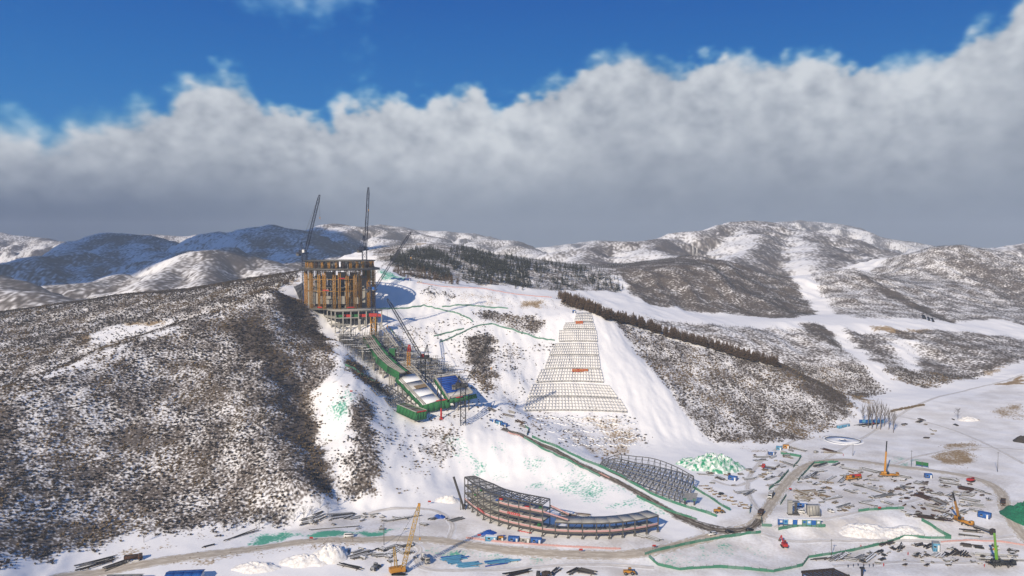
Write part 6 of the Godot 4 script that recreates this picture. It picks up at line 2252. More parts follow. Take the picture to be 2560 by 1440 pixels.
func noisy_cover(s: int, a: Color, b: Color, cut: float, scale := 0.12) -> StandardMaterial3D:
	var n := noise(s, 0.035, 5)
	var img := n.get_seamless_image(512, 512)
	img.convert(Image.FORMAT_L8)
	var d := img.get_data()
	var out := PackedByteArray()
	out.resize(512 * 512 * 3)
	for q in d.size():
		var k := clampf((d[q] / 255.0 - cut) * 9.0 + 0.5, 0.0, 1.0)
		var c := a.lerp(b, k)
		out[q * 3] = int(c.r * 255.0)
		out[q * 3 + 1] = int(c.g * 255.0)
		out[q * 3 + 2] = int(c.b * 255.0)
	var m := StandardMaterial3D.new()
	m.albedo_texture = ImageTexture.create_from_image(Image.create_from_data(512, 512, false, Image.FORMAT_RGB8, out))
	m.roughness = 0.93
	m.uv1_triplanar = true
	m.uv1_world_triplanar = true
	m.uv1_scale = Vector3.ONE * scale
	return m

func heap(called: String, label: String, category: String, u: float, v: float, rx: float, rz: float, h: float, mt: Material, s: int, rough := 0.25, yaw := 0.0):
	var p := hit(u, v)
	var n := noise(s, 1.0, 3)
	var st := SurfaceTool.new()
	st.begin(Mesh.PRIMITIVE_TRIANGLES)
	st.set_smooth_group(0)
	var R := 22
	var A := 48
	var B := Basis(Vector3.UP, yaw)
	var vert := func(i: int, k: int) -> Vector3:
		var f := float(i) / R
		var a := TAU * k / A
		var edge := 1.0 + 0.25 * n.get_noise_3d(cos(a) * 1.3, sin(a) * 1.3, 3.0)
		var q: Vector3 = B * Vector3(cos(a) * rx * f * edge, 0, sin(a) * rz * f * edge)
		var y := h * pow(maxf(0.0, cos(f * PI * 0.5)), 0.85) * (1.0 + rough * n.get_noise_2d(q.x * 0.22, q.z * 0.22) * 2.0) + n.get_noise_2d(q.x * 0.9, q.z * 0.9) * 0.5 * (1.0 - f)
		return Vector3(q.x, ground_y(p.x + q.x, p.z + q.z) - p.y + y - 0.25 * f * f, q.z)
	for i in R:
		for k in A:
			var a: Vector3 = vert.call(i, k)
			var b: Vector3 = vert.call(i + 1, k)
			var c: Vector3 = vert.call(i + 1, k + 1)
			var d: Vector3 = vert.call(i, k + 1)
			st.add_vertex(a); st.add_vertex(b); st.add_vertex(c)
			if i > 0:
				st.add_vertex(a); st.add_vertex(c); st.add_vertex(d)
	st.index()
	st.generate_normals()
	solo(called, st.commit(), mt, p, label, category)

func heaps():
	var netted := noisy_cover(401, Color(0.14, 0.53, 0.39), Color(0.91, 0.92, 0.92), 0.47, 0.014)
	var net := noisy_cover(402, Color(0.08, 0.46, 0.34), Color(0.03, 0.30, 0.22), 0.55, 0.06)
	var drift := noisy_cover(403, Color(0.80, 0.785, 0.77), Color(0.89, 0.89, 0.89), 0.42, 0.03)
	heap("spoil_heap", "broad spoil heap under green net and snow at the foot of the hill", "heap", 1785, 1168, 21.0, 15.0, 8.5, netted, 501)
	heap("spoil_heap", "smaller green netted heap of snow beside the broad spoil heap", "heap", 1722, 1160, 9.0, 8.0, 4.0, netted, 502)
	heap("spoil_heap", "smooth dark green netted heap beside the bend of the yard road", "heap", 2572, 1300, 11.0, 17.0, 8.0, net, 503)
	heap("snow_heap", "steep heap of ploughed snow beside the grey steel frames on the low yard", "heap", 825, 1392, 10.0, 8.0, 5.5, drift, 504)
	heap("snow_heap", "long low snow heap between the road and the near edge, left of the steep heap", "heap", 760, 1404, 14.0, 6.0, 3.0, drift, 505)
	heap("snow_heap", "snow heap at the end of the bank behind the orange excavator", "heap", 2160, 1330, 15.0, 7.0, 2.6, drift, 506)
	heap("snow_heap", "snow heap on the bank between the beam yard and the green slanting fence", "heap", 2255, 1332, 14.0, 6.0, 2.0, drift, 507)
	heap("snow_heap", "low snow heap under the leafless hedge in the snowfield", "heap", 2420, 1050, 10.0, 6.0, 2.6, drift, 508)
	heap("earth_heap", "dark brown earth heap in the open snowfield at the side", "heap", 2556, 1103, 7.0, 7.0, 4.0, M.mud, 509)
	heap("snow_heap", "snow heap with loose stones at the foot of the white chute", "heap", 1120, 1252, 8.0, 5.0, 3.2, drift, 510)
	heap("snow_heap", "dirty snow heap between the shed roofs and the road", "heap", 640, 1420, 12.0, 6.0, 2.4, drift, 511)
	heap("tarpaulin_heap", "long blue tarpaulin heap on snow behind the first blue container", "tarpaulin", 1222, 1334, 5.0, 2.6, 1.8, M.tarp, 512, 0.2, 0.3)
	heap("tarpaulin_heap", "thin blue tarpaulin heap trailing toward the yellow cabin", "tarpaulin", 1246, 1344, 5.0, 1.3, 1.0, M.tarp, 513, 0.2, 0.5)
	heap("tarpaulin_heap", "crumpled blue tarpaulin over steel at the tall end of the curved grandstand", "tarpaulin", 1096, 1294, 4.4, 2.6, 1.8, M.tarp, 514)
	# clipped tan hedge in the snowfield
	var t := thing("hedge", "low tan winter hedge in the snowfield beyond the poplars", "hedge", hit(2265, 1024))
	var a := hit(2228, 1030) - t.position
	var b := hit(2308, 1014) - t.position
	var tf := tuft(61, 40, 1.6, 2.0)
	for k in 26:
		put("bush", tf, M.twig_tan, t, Transform3D(Basis(Vector3.UP, k * 1.3), on_ground(a.lerp(b, k / 25.0) + t.position) - t.position + Vector3(0, 0, rng.randf_range(-1.0, 1.0))))
# ---------------------------------------------------------------- vehicles (local x is forward)
func yaw_to(a: Vector3, u: float, v: float) -> float:
	var b := hit(u, v)
	return atan2(-(b.z - a.z), b.x - a.x)

func car(label: String, u: float, v: float, u2: float, v2: float, col: Material, l := 4.7, h := 1.65, van := false):
	var p := hit(u, v)
	var t := thing("van" if van else "car", label, "van" if van else "car", p + Vector3(0, 0.15, 0))
	t.rotation.y = yaw_to(p, u2, v2)
	var w := 1.85
	var b := Builder.new()
	var hood := h * 0.58
	b.hexa([Vector3(-l * 0.5, 0.35, w * 0.5), Vector3(l * 0.5, 0.35, w * 0.5), Vector3(l * 0.5, 0.35, -w * 0.5), Vector3(-l * 0.5, 0.35, -w * 0.5), Vector3(-l * 0.49, hood, w * 0.5), Vector3(l * 0.47, hood * 0.92, w * 0.48), Vector3(l * 0.47, hood * 0.92, -w * 0.48), Vector3(-l * 0.49, hood, -w * 0.5)])
	put("body", b.done(), col, t)
	var c := Builder.new()
	var f0 := l * (0.42 if van else 0.2)
	var f1 := l * (0.28 if van else 0.04)
	c.hexa([Vector3(-l * 0.48, hood, w * 0.47), Vector3(f0, hood, w * 0.47), Vector3(f0, hood, -w * 0.47), Vector3(-l * 0.48, hood, -w * 0.47), Vector3(-l * 0.44, h, w * 0.4), Vector3(f1, h, w * 0.4), Vector3(f1, h, -w * 0.4), Vector3(-l * 0.44, h, -w * 0.4)])
	var roof := put("cabin", c.done(), col, t)
	for s in [-1.0, 1.0]:
		bar("window", Vector3(-l * 0.4, (hood + h) * 0.5, s * w * 0.46), Vector3(f1 + 0.15, (hood + h) * 0.5, s * w * 0.46), 0.06, (h - hood) * 0.62, M.glass, roof)
		box("headlight", Vector3(l * 0.485, hood * 0.75, s * w * 0.34), Vector3(0.1, 0.18, 0.36), M.white, t)
	bar("windscreen", Vector3(f0 + 0.02, hood + 0.08, 0), Vector3(f1 + 0.06, h - 0.08, 0), w * 0.84, 0.06, M.glass, roof)
	for x in [-l * 0.31, l * 0.31]:
		for z in [-w * 0.46, w * 0.46]:
			wheel(t, Vector3(x, 0.34, z), 0.36, 0.24)

func truck(label: String, u: float, v: float, u2: float, v2: float, cabc: Material, bedc: Material, l: float, kind: String):
	var p := hit(u, v)
	var t := thing("truck", label, "truck", p + Vector3(0, 0.18, 0))
	t.rotation.y = yaw_to(p, u2, v2)
	box("chassis", Vector3(0, 1.0, 0), Vector3(l, 0.35, 1.1), M.steel, t)
	var b := Builder.new()
	var x0 := l * 0.5 - 2.1
	b.hexa([Vector3(x0, 0.7, 1.22), Vector3(l * 0.5, 0.7, 1.22), Vector3(l * 0.5, 0.7, -1.22), Vector3(x0, 0.7, -1.22), Vector3(x0, 3.1, 1.16), Vector3(l * 0.5 - 0.3, 3.1, 1.16), Vector3(l * 0.5 - 0.3, 3.1, -1.16), Vector3(x0, 3.1, -1.16)])
	var cab := put("cab", b.done(), cabc, t)
	bar("windscreen", Vector3(l * 0.5 - 0.12, 1.95, 0), Vector3(l * 0.5 - 0.24, 2.85, 0), 2.1, 0.08, M.glass, cab)
	for s in [-1.0, 1.0]:
		box("window", Vector3(l * 0.5 - 1.1, 2.35, s * 1.2), Vector3(1.0, 0.75, 0.06), M.glass, cab)
		box("headlight", Vector3(l * 0.5 + 0.02, 1.1, s * 0.9), Vector3(0.1, 0.25, 0.4), M.white, t)
	var bl := l - 2.5
	var bx := -l * 0.5 + bl * 0.5
	if kind == "dump":
		var d := Builder.new()
		d.box(Vector3(bx, 1.4, 0), Vector3(bl, 0.2, 2.4))
		d.box(Vector3(bx, 2.1, 1.2), Vector3(bl, 1.5, 0.12))
		d.box(Vector3(bx, 2.1, -1.2), Vector3(bl, 1.5, 0.12))
		d.box(Vector3(bx - bl * 0.5, 2.1, 0), Vector3(0.12, 1.5, 2.28))
		d.box(Vector3(bx + bl * 0.5, 2.2, 0), Vector3(0.12, 1.7, 2.28))
		put("tipper_body", d.done(), bedc, t)
		for k in 5:
			box("rib", Vector3(bx + (k / 4.0 - 0.5) * bl * 0.92, 2.1, 1.3), Vector3(0.16, 1.5, 0.12), bedc, t)
		box("load", Vector3(bx, 2.0, 0), Vector3(bl * 0.94, 1.2, 2.2), M.mud, t)
	elif kind == "box":
		box("cargo_body", Vector3(bx, 2.3, 0), Vector3(bl, 2.0, 2.4), bedc, t)
		box("cargo_cover", Vector3(bx, 3.36, 0), Vector3(bl, 0.18, 2.3), M.concrete_snow, t)
	elif kind == "flat":
		box("flatbed", Vector3(bx, 1.3, 0), Vector3(bl, 0.25, 2.4), bedc, t)
		for k in 3:
			box("load_beam", Vector3(bx, 1.6, -0.7 + 0.7 * k), Vector3(bl * 0.9, 0.35, 0.4), M.steel_snow, t)
	elif kind == "mixer":
		var d := Builder.new()
		d.rod(Vector3(bx + bl * 0.45, 2.2, 0), Vector3(bx, 2.5, 0), 0.9, 1.25, 12)
		d.rod(Vector3(bx, 2.5, 0), Vector3(bx - bl * 0.5, 3.1, 0), 1.25, 0.6, 12)
		put("drum", d.done(), bedc, t)
		box("chute", Vector3(-l * 0.5 - 0.3, 2.0, 0), Vector3(0.8, 1.4, 0.6), M.steel, t)
	for x in [l * 0.5 - 1.3, -l * 0.5 + 1.0, -l * 0.5 + 2.3]:
		for z in [-1.0, 1.0]:
			wheel(t, Vector3(x, 0.5, z), 0.52, 0.36)

func excavator(label: String, u: float, v: float, yaw: float, reach: float, up: float, col: Material):
	var p := hit(u, v)
	var t := thing("excavator", label, "excavator", p + Vector3(0, 0.1, 0))
	t.rotation.y = yaw
	for z in [-1.15, 1.15]:
		var b := Builder.new()
		b.box(Vector3(0, 0.5, z), Vector3(3.4, 0.8, 0.62))
		b.rod(Vector3(-1.7, 0.5, z - 0.31), Vector3(-1.7, 0.5, z + 0.31), 0.4, 0.4, 8)
		b.rod(Vector3(1.7, 0.5, z - 0.31), Vector3(1.7, 0.5, z + 0.31), 0.4, 0.4, 8)
		put("track", b.done(), M.black, t)
	box("house", Vector3(-0.7, 1.75, 0), Vector3(3.0, 1.3, 2.6), col, t)
	box("counterweight", Vector3(-2.3, 1.7, 0), Vector3(0.7, 1.2, 2.6), col, t)
	var cab := box("cab", Vector3(0.9, 2.3, 0.8), Vector3(1.5, 1.8, 1.0), col, t)
	put("window", unit, M.glass, cab, Transform3D(Basis.from_scale(Vector3(1.04, 0.5, 1.06)), Vector3(0, 0.15, 0)))
	var e := Vector3(reach * 0.55, up, -0.3)
	bar("boom", Vector3(0.6, 1.9, -0.3), e, 0.5, 0.7, col, t)
	bar("arm", e, Vector3(reach, up * 0.35, -0.3), 0.4, 0.5, col, t)
	var k := Builder.new()
	k.hexa([Vector3(reach - 0.5, 0.2, 0.3), Vector3(reach + 0.5, 0.1, 0.3), Vector3(reach + 0.5, 0.1, -0.9), Vector3(reach - 0.5, 0.2, -0.9), Vector3(reach - 0.4, up * 0.35 + 0.2, 0.2), Vector3(reach + 0.3, up * 0.3, 0.2), Vector3(reach + 0.3, up * 0.3, -0.8), Vector3(reach - 0.4, up * 0.35 + 0.2, -0.8)])
	put("bucket", k.done(), M.steel, t)

func loader(label: String, u: float, v: float, yaw: float, col: Material):
	var p := hit(u, v)
	var t := thing("loader", label, "loader", p + Vector3(0, 0.1, 0))
	t.rotation.y = yaw
	box("body", Vector3(-1.0, 1.5, 0), Vector3(3.2, 1.2, 1.9), col, t)
	var cab := box("cab", Vector3(0.5, 2.3, 0), Vector3(1.4, 1.7, 1.6), col, t)
	put("window", unit, M.glass, cab, Transform3D(Basis.from_scale(Vector3(1.04, 0.5, 1.04)), Vector3(0, 0.1, 0)))
	for z in [-0.7, 0.7]:
		bar("lift_arm", Vector3(0.6, 1.8, z), Vector3(3.0, 0.8, z), 0.25, 0.4, col, t)
	var b := Builder.new()
	b.hexa([Vector3(2.9, 0.2, 1.4), Vector3(4.0, 0.15, 1.4), Vector3(4.0, 0.15, -1.4), Vector3(2.9, 0.2, -1.4), Vector3(2.9, 1.5, 1.4), Vector3(3.2, 1.4, 1.4), Vector3(3.2, 1.4, -1.4), Vector3(2.9, 1.5, -1.4)])
	put("bucket", b.done(), M.steel, t)
	for x in [-1.8, 1.5]:
		for z in [-1.1, 1.1]:
			wheel(t, Vector3(x, 0.75, z), 0.78, 0.55)

func build_vehicles():
	truck("rusty brown dump truck driving on the road past the dark beam stacks", 334, 1402, 420, 1392, M.rust, M.rust, 8.5, "dump")
	car("cream white minibus on the road beside the green netted verge", 872, 1343, 960, 1340, M.white, 5.4, 2.2, true)
	truck("grey tan covered cargo truck on the road between the yards", 1927, 1244, 1918, 1258, M.white, M.timber, 9.0, "box")
	truck("small red brown tipper on the bend above the junction", 1902, 1288, 1896, 1296, M.rust, M.rust, 6.0, "dump")
	truck("red flatbed truck carrying beams parked on the open snow yard", 1922, 1173, 1870, 1166, M.red, M.rust, 9.5, "flat")
	car("white off-road car parked by the green fence at the junction", 1780, 1338, 1760, 1342, M.white, 4.8, 1.8)
	car("black car at the muddy junction beside the green fence, farther from the white car", 1874, 1328, 1896, 1322, M.black, 4.8, 1.8)
	car("black car at the muddy junction beside the green fence, next to the white car", 1824, 1333, 1850, 1330, M.black, 4.8, 1.7)
	car("snow covered car parked among pallets near the tiered grandstand", 1806, 1239, 1830, 1243, M.black, 4.8, 1.7)
	car("white car parked on the open snow behind the yard road fence", 1924, 1184, 1940, 1184, M.white, 4.4, 1.6)
	car("small grey car near the round pad beside the yard road", 2040, 1132, 2046, 1130, M.grey_sheet, 4.4, 1.7)
	car("white van in front of the grey steel portal", 2002, 1282, 2030, 1288, M.white, 5.0, 2.0, true)
	car("white car parked beside the big grey steel box", 2078, 1280, 2090, 1284, M.white, 4.5, 1.6)
	truck("orange brown truck with bright windscreen coming round the bend of the yard road", 2508, 1262, 2508, 1276, M.rust, M.rust, 8.0, "dump")
	truck("dark flatbed truck with long load beside the large blue cabin", 2460, 1330, 2480, 1338, M.rust_dark, M.rust_dark, 12.0, "flat")
	excavator("orange red excavator on the snow below the notice boards", 1960, 1368, PI * 0.5, 6.5, 5.0, M.red)
	excavator("small red excavator beside the brown reinforcement heap", 2427, 1205, 0.4, 4.0, 2.4, M.red)
	loader("brown wheel loader beside the timber pallets", 1796, 1282, 0.2, M.orange)
	loader("orange wheeled dumper on the low yard near the edge of the valley floor", 1572, 1436, 0.1, M.yellow)
	truck("snow covered concrete mixer truck on the low yard beside the blue pipes", 1063, 1405, 1072, 1416, M.timber_snow, M.concrete_snow, 8.5, "mixer")
	truck("dark round tank truck at the near edge of the low yard", 1358, 1446, 1340, 1446, M.black, M.rust_dark, 7.0, "mixer")
	loader("white snow dusted trailer machine on the low yard beside the dark beams", 938, 1424, 1.2, M.steel_snow)

# ---------------------------------------------------------------- stacks of building material
func stack(label: String, u0: float, v0: float, u1: float, v1: float, n: int, kind: String, called := "beam_stack", group := "", spread := 0.75):
	var a := hit(u0, v0)
	var b := hit(u1, v1)
	var t := thing(called, label, "beams", on_ground((a + b) * 0.5), group)
	var o := t.position
	var d := Vector3(b.x - a.x, 0, b.z - a.z)
	var l := d.length()
	d /= l
	var s := Vector3(-d.z, 0, d.x)
	var mats: Array = {"s": [M.steel, M.steel_snow, M.steel_light], "r": [M.rust, M.rust_dark, M.rust], "d": [M.rust_dark, M.steel, M.crane_black], "t": [M.timber, M.timber_snow, M.timber], "l": [M.steel_light, M.concrete_snow, M.steel], "b": [M.blue_light, M.blue_light, M.tarp], "m": [M.rust, M.timber_snow, M.steel_snow]}[kind]
	for k in n:
		var off := (k - (n - 1) * 0.5) * spread * 0.85 + rng.randf_range(-0.15, 0.15)
		var sk := rng.randf_range(-0.10, 0.10)
		var ll := l * rng.randf_range(0.72, 1.05) * 0.5
		var c := s * off + d * rng.randf_range(-0.12, 0.12) * l
		var y := 0.32 + (0.5 if k % 3 == 1 else 0.0) + (0.45 if k % 4 == 2 else 0.0)
		var e := d * cos(sk) + s * sin(sk)
		var p0 := c - e * ll
		var p1 := c + e * ll
		p0.y = ground_y(o.x + p0.x, o.z + p0.z) - o.y + y
		p1.y = ground_y(o.x + p1.x, o.z + p1.z) - o.y + y
		var w := rng.randf_range(0.32, 0.5)
		var m: Material = mats[rng.randi() % 3]
		var piece := "pipe" if kind == "b" else ("plank" if kind == "t" else "beam")
		var g := bar(piece, p0, p1, w, w * 0.9, m, t)
		if kind == "s" or kind == "l":
			if rng.randf() < 0.6:
				put("snow_cap", unit, M.snow, g, Transform3D(Basis.from_scale(Vector3(0.9, 0.2, 0.96)), Vector3(0, 0.58, 0)))
	for f in [-0.3, 0.3]:
		var p: Vector3 = d * l * f
		p.y = ground_y(o.x + p.x, o.z + p.z) - o.y + 0.05
		bar("bearer", p - s * n * spread * 0.45, p + s * n * spread * 0.45, 0.25, 0.3, M.timber, t)

func build_stacks():
	var yard := "grey snow dusted beam stack on the yard right of the road, near the yellow cranes"
	var yg := "beam stacks on the beam yard"
	for e in [[2035,1169,2068,1159,6],[2030,1180,2062,1178,5],[2005,1198,2040,1186,8],[2022,1196,2042,1180,5],[2100,1169,2150,1179,8],[2150,1171,2200,1183,10],[2065,1203,2086,1191,4],[2100,1209,2116,1191,5],[2131,1211,2190,1223,6],[2160,1216,2216,1236,5],[2180,1246,2236,1236,7],[2150,1259,2181,1251,4],[2090,1271,2131,1261,6],[2145,1256,2190,1267,3],[2210,1256,2232,1263,5],[2060,1251,2110,1241,5],[2170,1200,2200,1202,4],[2240,1190,2280,1196,7],[2110,1225,2140,1235,5],[2080,1165,2100,1158,5]]:
		stack(yard, e[0], e[1], e[2], e[3], e[4], "s", "beam_stack", yg)
	var clut := "jumbled planks and pale formwork behind the grey steel portal"
	for e in [[1985,1226,2020,1240,8],[1990,1241,2030,1251,8],[2040,1236,2075,1246,7],[2000,1232,2040,1228,7],[2050,1206,2085,1209,3]]:
		stack(clut, e[0], e[1], e[2], e[3], e[4], "t", "plank_stack", "plank heaps behind the portal")
	var rust := "rusty brown formwork and steel heap between the yellow truck crane and the yard road"
	for e in [[2290,1236,2330,1251,10,"r"],[2330,1246,2370,1266,10,"m"],[2290,1292,2370,1301,8,"r"],[2395,1219,2432,1226,10,"r"],[2290,1206,2320,1213,8,"m"],[2310,1262,2360,1272,8,"m"],[2300,1222,2330,1228,7,"m"],[2330,1275,2370,1283,7,"m"],[2250,1216,2280,1222,6,"m"]]:
		stack(rust, e[0], e[1], e[2], e[3], e[4], e[5], "formwork_heap", "rusty heaps by the truck crane")
	var grey2 := "grey beam stack in the rows beyond the rusty heaps, beside the yard road bend"
	for e in [[2350,1206,2400,1213,7],[2350,1196,2395,1201,6],[2400,1236,2436,1241,7],[2400,1246,2450,1256,8],[2420,1261,2460,1266,6],[2350,1281,2386,1291,6],[2440,1225,2460,1232,5],[2425,1275,2460,1280,6]]:
		stack(grey2, e[0], e[1], e[2], e[3], e[4], "s", "beam_stack", "beam stacks by the road bend")
	stack("dark brown girders beside the dark flatbed truck", 2400, 1326, 2452, 1331, 4, "d")
	stack("row of pale girders below the dark brown girders", 2398, 1338, 2460, 1344, 3, "l")
	var low := "snow dusted steel girders laid out along the long green fence of the low yard"
	for e in [[2075,1403,2110,1386,8],[2110,1396,2142,1401,6],[2140,1401,2166,1391,8],[2160,1406,2186,1386,5],[2095,1392,2120,1384,5]]:
		stack(low, e[0], e[1], e[2], e[3], e[4], "s", "beam_stack", "girders along the low fence")
	stack("long dark girders lying under the long green fence", 2030, 1402, 2076, 1396, 3, "d")
	var dk := "dark panel stack on the low yard beside the lime green crane"
	for e in [[2402,1363,2432,1366,6],[2432,1367,2460,1370,6],[2378,1390,2392,1378,5],[2398,1392,2412,1380,6],[2515,1376,2546,1381,4],[2285,1365,2310,1362,5],[2310,1372,2330,1362,4],[2245,1378,2256,1362,4],[2228,1370,2240,1376,4],[2190,1385,2206,1378,4],[2196,1366,2212,1360,4],[2215,1362,2235,1356,5]]:
		stack(dk, e[0], e[1], e[2], e[3], e[4], "d", "panel_stack", "dark panels on the low yard")
	var pl := "pale long girders in rows before the lime green crane"
	for e in [[2430,1386,2540,1393,5],[2440,1399,2560,1403,5],[2470,1372,2500,1376,4],[2330,1395,2345,1385,5],[2350,1398,2362,1386,4]]:
		stack(pl, e[0], e[1], e[2], e[3], e[4], "l", "beam_stack", "pale girders by the lime crane")
	var mid := "beam stack on the open yard left of the yard road, below the brown hill"
	for e in [[1885,1144,1926,1143,4],[1880,1153,1918,1151,4],[1975,1119,2016,1129,7],[1955,1141,1986,1136,4],[1960,1156,1990,1166,6],[1915,1201,1936,1191,4],[1945,1194,1958,1184,4],[1920,1216,1946,1211,5],[1740,1186,1780,1189,3],[1840,1233,1890,1226,6],[1860,1240,1880,1230,4],[1790,1192,1812,1202,6],[1855,1200,1890,1196,4]]:
		stack(mid, e[0], e[1], e[2], e[3], e[4], "s", "beam_stack", "beam stacks left of the yard road")
	stack("brown timber lying beside the round pad", 2055, 1123, 2090, 1131, 6, "r")
	stack("tan timber lying along the verge near the round pad", 2058, 1132, 2106, 1134, 4, "t")
	stack("dark beams stacked under the leafless poplars", 2142, 1066, 2200, 1058, 6, "d")
	var lf := "steel frames and beams stacked at the foot of the white chute, beyond the road"
	for e in [[750,1309,790,1301,8],[788,1299,812,1288,9],[825,1293,890,1285,8],[870,1299,902,1293,5],[920,1289,950,1285,2],[1075,1301,1100,1291,6],[1120,1306,1156,1296,7]]:
		stack(lf, e[0], e[1], e[2], e[3], e[4], "s", "beam_stack", "beam stacks below the chute")
	stack("two very long girders lying above the green netted verge", 770, 1326, 892, 1318, 2, "s")
	stack("long girder pair under the crawler crane boom", 966, 1306, 1050, 1289, 3, "s")
	var ly := "grey steel frames scattered on the low yard round the crawler crane"
	for e in [[875,1396,935,1381,8],[965,1391,1000,1371,6],[1000,1369,1032,1361,5],[880,1386,906,1376,6],[930,1391,986,1386,7],[960,1375,990,1366,5],[866,1389,870,1373,4]]:
		stack(ly, e[0], e[1], e[2], e[3], e[4], "s", "beam_stack", "steel frames round the crawler crane")
	stack("dark girders in front of the steep snow heap", 850, 1412, 906, 1426, 5, "d")
	stack("dark girders heaped beside the road near the brown dump truck", 196, 1422, 292, 1395, 8, "d", "beam_stack", "", 0.9)
	stack("dark plates beside the girders near the brown dump truck", 260, 1424, 320, 1404, 6, "d", "beam_stack", "", 0.9)
	stack("long dark girders along the foot of the brown left hill", 552, 1356, 650, 1325, 3, "d")
	stack("short dark girders at the hill foot before the long ones", 505, 1371, 542, 1361, 2, "d")
	for e in [[1400,1284,1440,1292],[1420,1292,1470,1298],[1440,1286,1480,1290]]:
		stack("loose beams on the snow behind the curved grandstand", e[0], e[1], e[2], e[3], 5, "m", "beam_stack", "loose beams behind the grandstand")
	stack("steel frames leaning at the low end of the curved grandstand", 1615, 1341, 1652, 1353, 7, "s")
	stack("pale girders at the low end of the curved grandstand", 1590, 1338, 1612, 1345, 4, "l")
	var nb := "dark beams at the near edge of the low yard beside the round tank truck"
	for e in [[1265,1440,1330,1426,6],[1375,1440,1400,1421,5],[1440,1426,1490,1436,8],[1420,1437,1450,1421,5]]:
		stack(nb, e[0], e[1], e[2], e[3], e[4], "d", "beam_stack", "dark beams at the near edge")
	var bp := "bundle of bright blue pipes lying on the low yard"
	for e in [[1100,1401,1166,1393,9],[1146,1416,1202,1410,9],[1214,1411,1272,1403,9],[1120,1410,1150,1404,6],[1270,1404,1300,1402,3]]:
		stack(bp, e[0], e[1], e[2], e[3], e[4], "b", "pipe_bundle", "blue pipe bundles", 0.6)
	var bs := "snow dusted material left on the snow bench beside the blue containers"
	for e in [[1255,1036,1285,1042],[1290,1050,1310,1060],[1220,1020,1240,1030],[1270,1028,1290,1034],[1298,1064,1316,1070]]:
		stack(bs, e[0], e[1], e[2], e[3], 5, "m", "beam_stack", "material on the snow bench")
	# loose pieces between the stacks
	var loose := [[[[1990,1190],[2090,1160],[2200,1180],[2240,1250],[2100,1280],[1980,1262]], 60, ["s", "l", "s", "t"], "few loose beams between the stacks of the beam yard", "loose beams on the beam yard"], [[[2230,1190],[2400,1195],[2470,1230],[2480,1280],[2390,1300],[2270,1300],[2240,1250]], 90, ["m", "r", "s", "l"], "few loose rusty pieces among the formwork heaps", "loose pieces by the formwork heaps"], [[[1750,1185],[1880,1140],[1990,1120],[1960,1180],[1900,1250],[1800,1225]], 46, ["s", "t", "m"], "few loose beams on the open yard left of the yard road", "loose beams left of the yard road"], [[[2060,1408],[2110,1384],[2240,1362],[2330,1360],[2540,1366],[2540,1412],[2300,1415]], 60, ["d", "l", "s"], "few dark loose pieces on the low yard", "loose pieces on the low yard"], [[[745,1312],[880,1284],[1040,1285],[1150,1300],[1050,1330],[800,1320]], 22, ["s", "l"], "few loose beams below the white chute", "loose beams below the chute"], [[[860,1395],[900,1372],[1030,1362],[1040,1400],[920,1410]], 22, ["s", "l", "d"], "few loose frames round the crawler crane", "loose frames round the crawler crane"], [[[2230,1070],[2330,1040],[2470,1050],[2450,1100],[2330,1100]], 14, ["d", "t"], "few dark pieces left in the open snowfield", "pieces in the snowfield"]]
	for z in loose:
		var poly := PackedVector2Array()
		for e in z[0]:
			poly.append(Vector2(e[0], e[1]))
		var made := 0
		while made < z[1]:
			var q := Vector2(rng.randf_range(740, 2545), rng.randf_range(1035, 1420))
			if not Geometry2D.is_point_in_polygon(q, poly):
				continue
			made += 1
			var du := rng.randf_range(5, 16)
			var dv := rng.randf_range(-6, 6)
			stack(z[3], q.x - du * 0.5, q.y - dv * 0.5, q.x + du * 0.5, q.y + dv * 0.5, rng.randi_range(2, 5), z[2][rng.randi() % z[2].size()], "scrap_pile", z[4], 0.7)
	# pallets of timber in a long row
	for k in 30:
		var f := (k / 3) / 9.0
		var u := lerpf(1755, 1866, f) + (k % 3) * 8.0 - 6.0 + rng.randf_range(-2, 2)
		var v := lerpf(1217, 1272, f) + (k % 3) * -1.0 + rng.randf_range(-2, 2)
		var p := hit(u, v)
		var t := thing("pallet", "timber pallet with snow on top in the long pallet row", "pallet", p, "pallets in the long row")
		t.rotation.y = rng.randf_range(-0.3, 0.3)
		var h := rng.randf_range(0.5, 1.1)
		box("stack_body", Vector3(0, h * 0.5, 0), Vector3(1.9, h, 1.2), M.timber if k % 4 else M.rust, t)
		box("snow_top", Vector3(0, h + 0.06, 0), Vector3(1.85, 0.14, 1.15), M.snow, t)
		for z in [-0.45, 0.45]:
			box("runner", Vector3(0, 0.05, z), Vector3(1.95, 0.12, 0.14), M.timber, t)

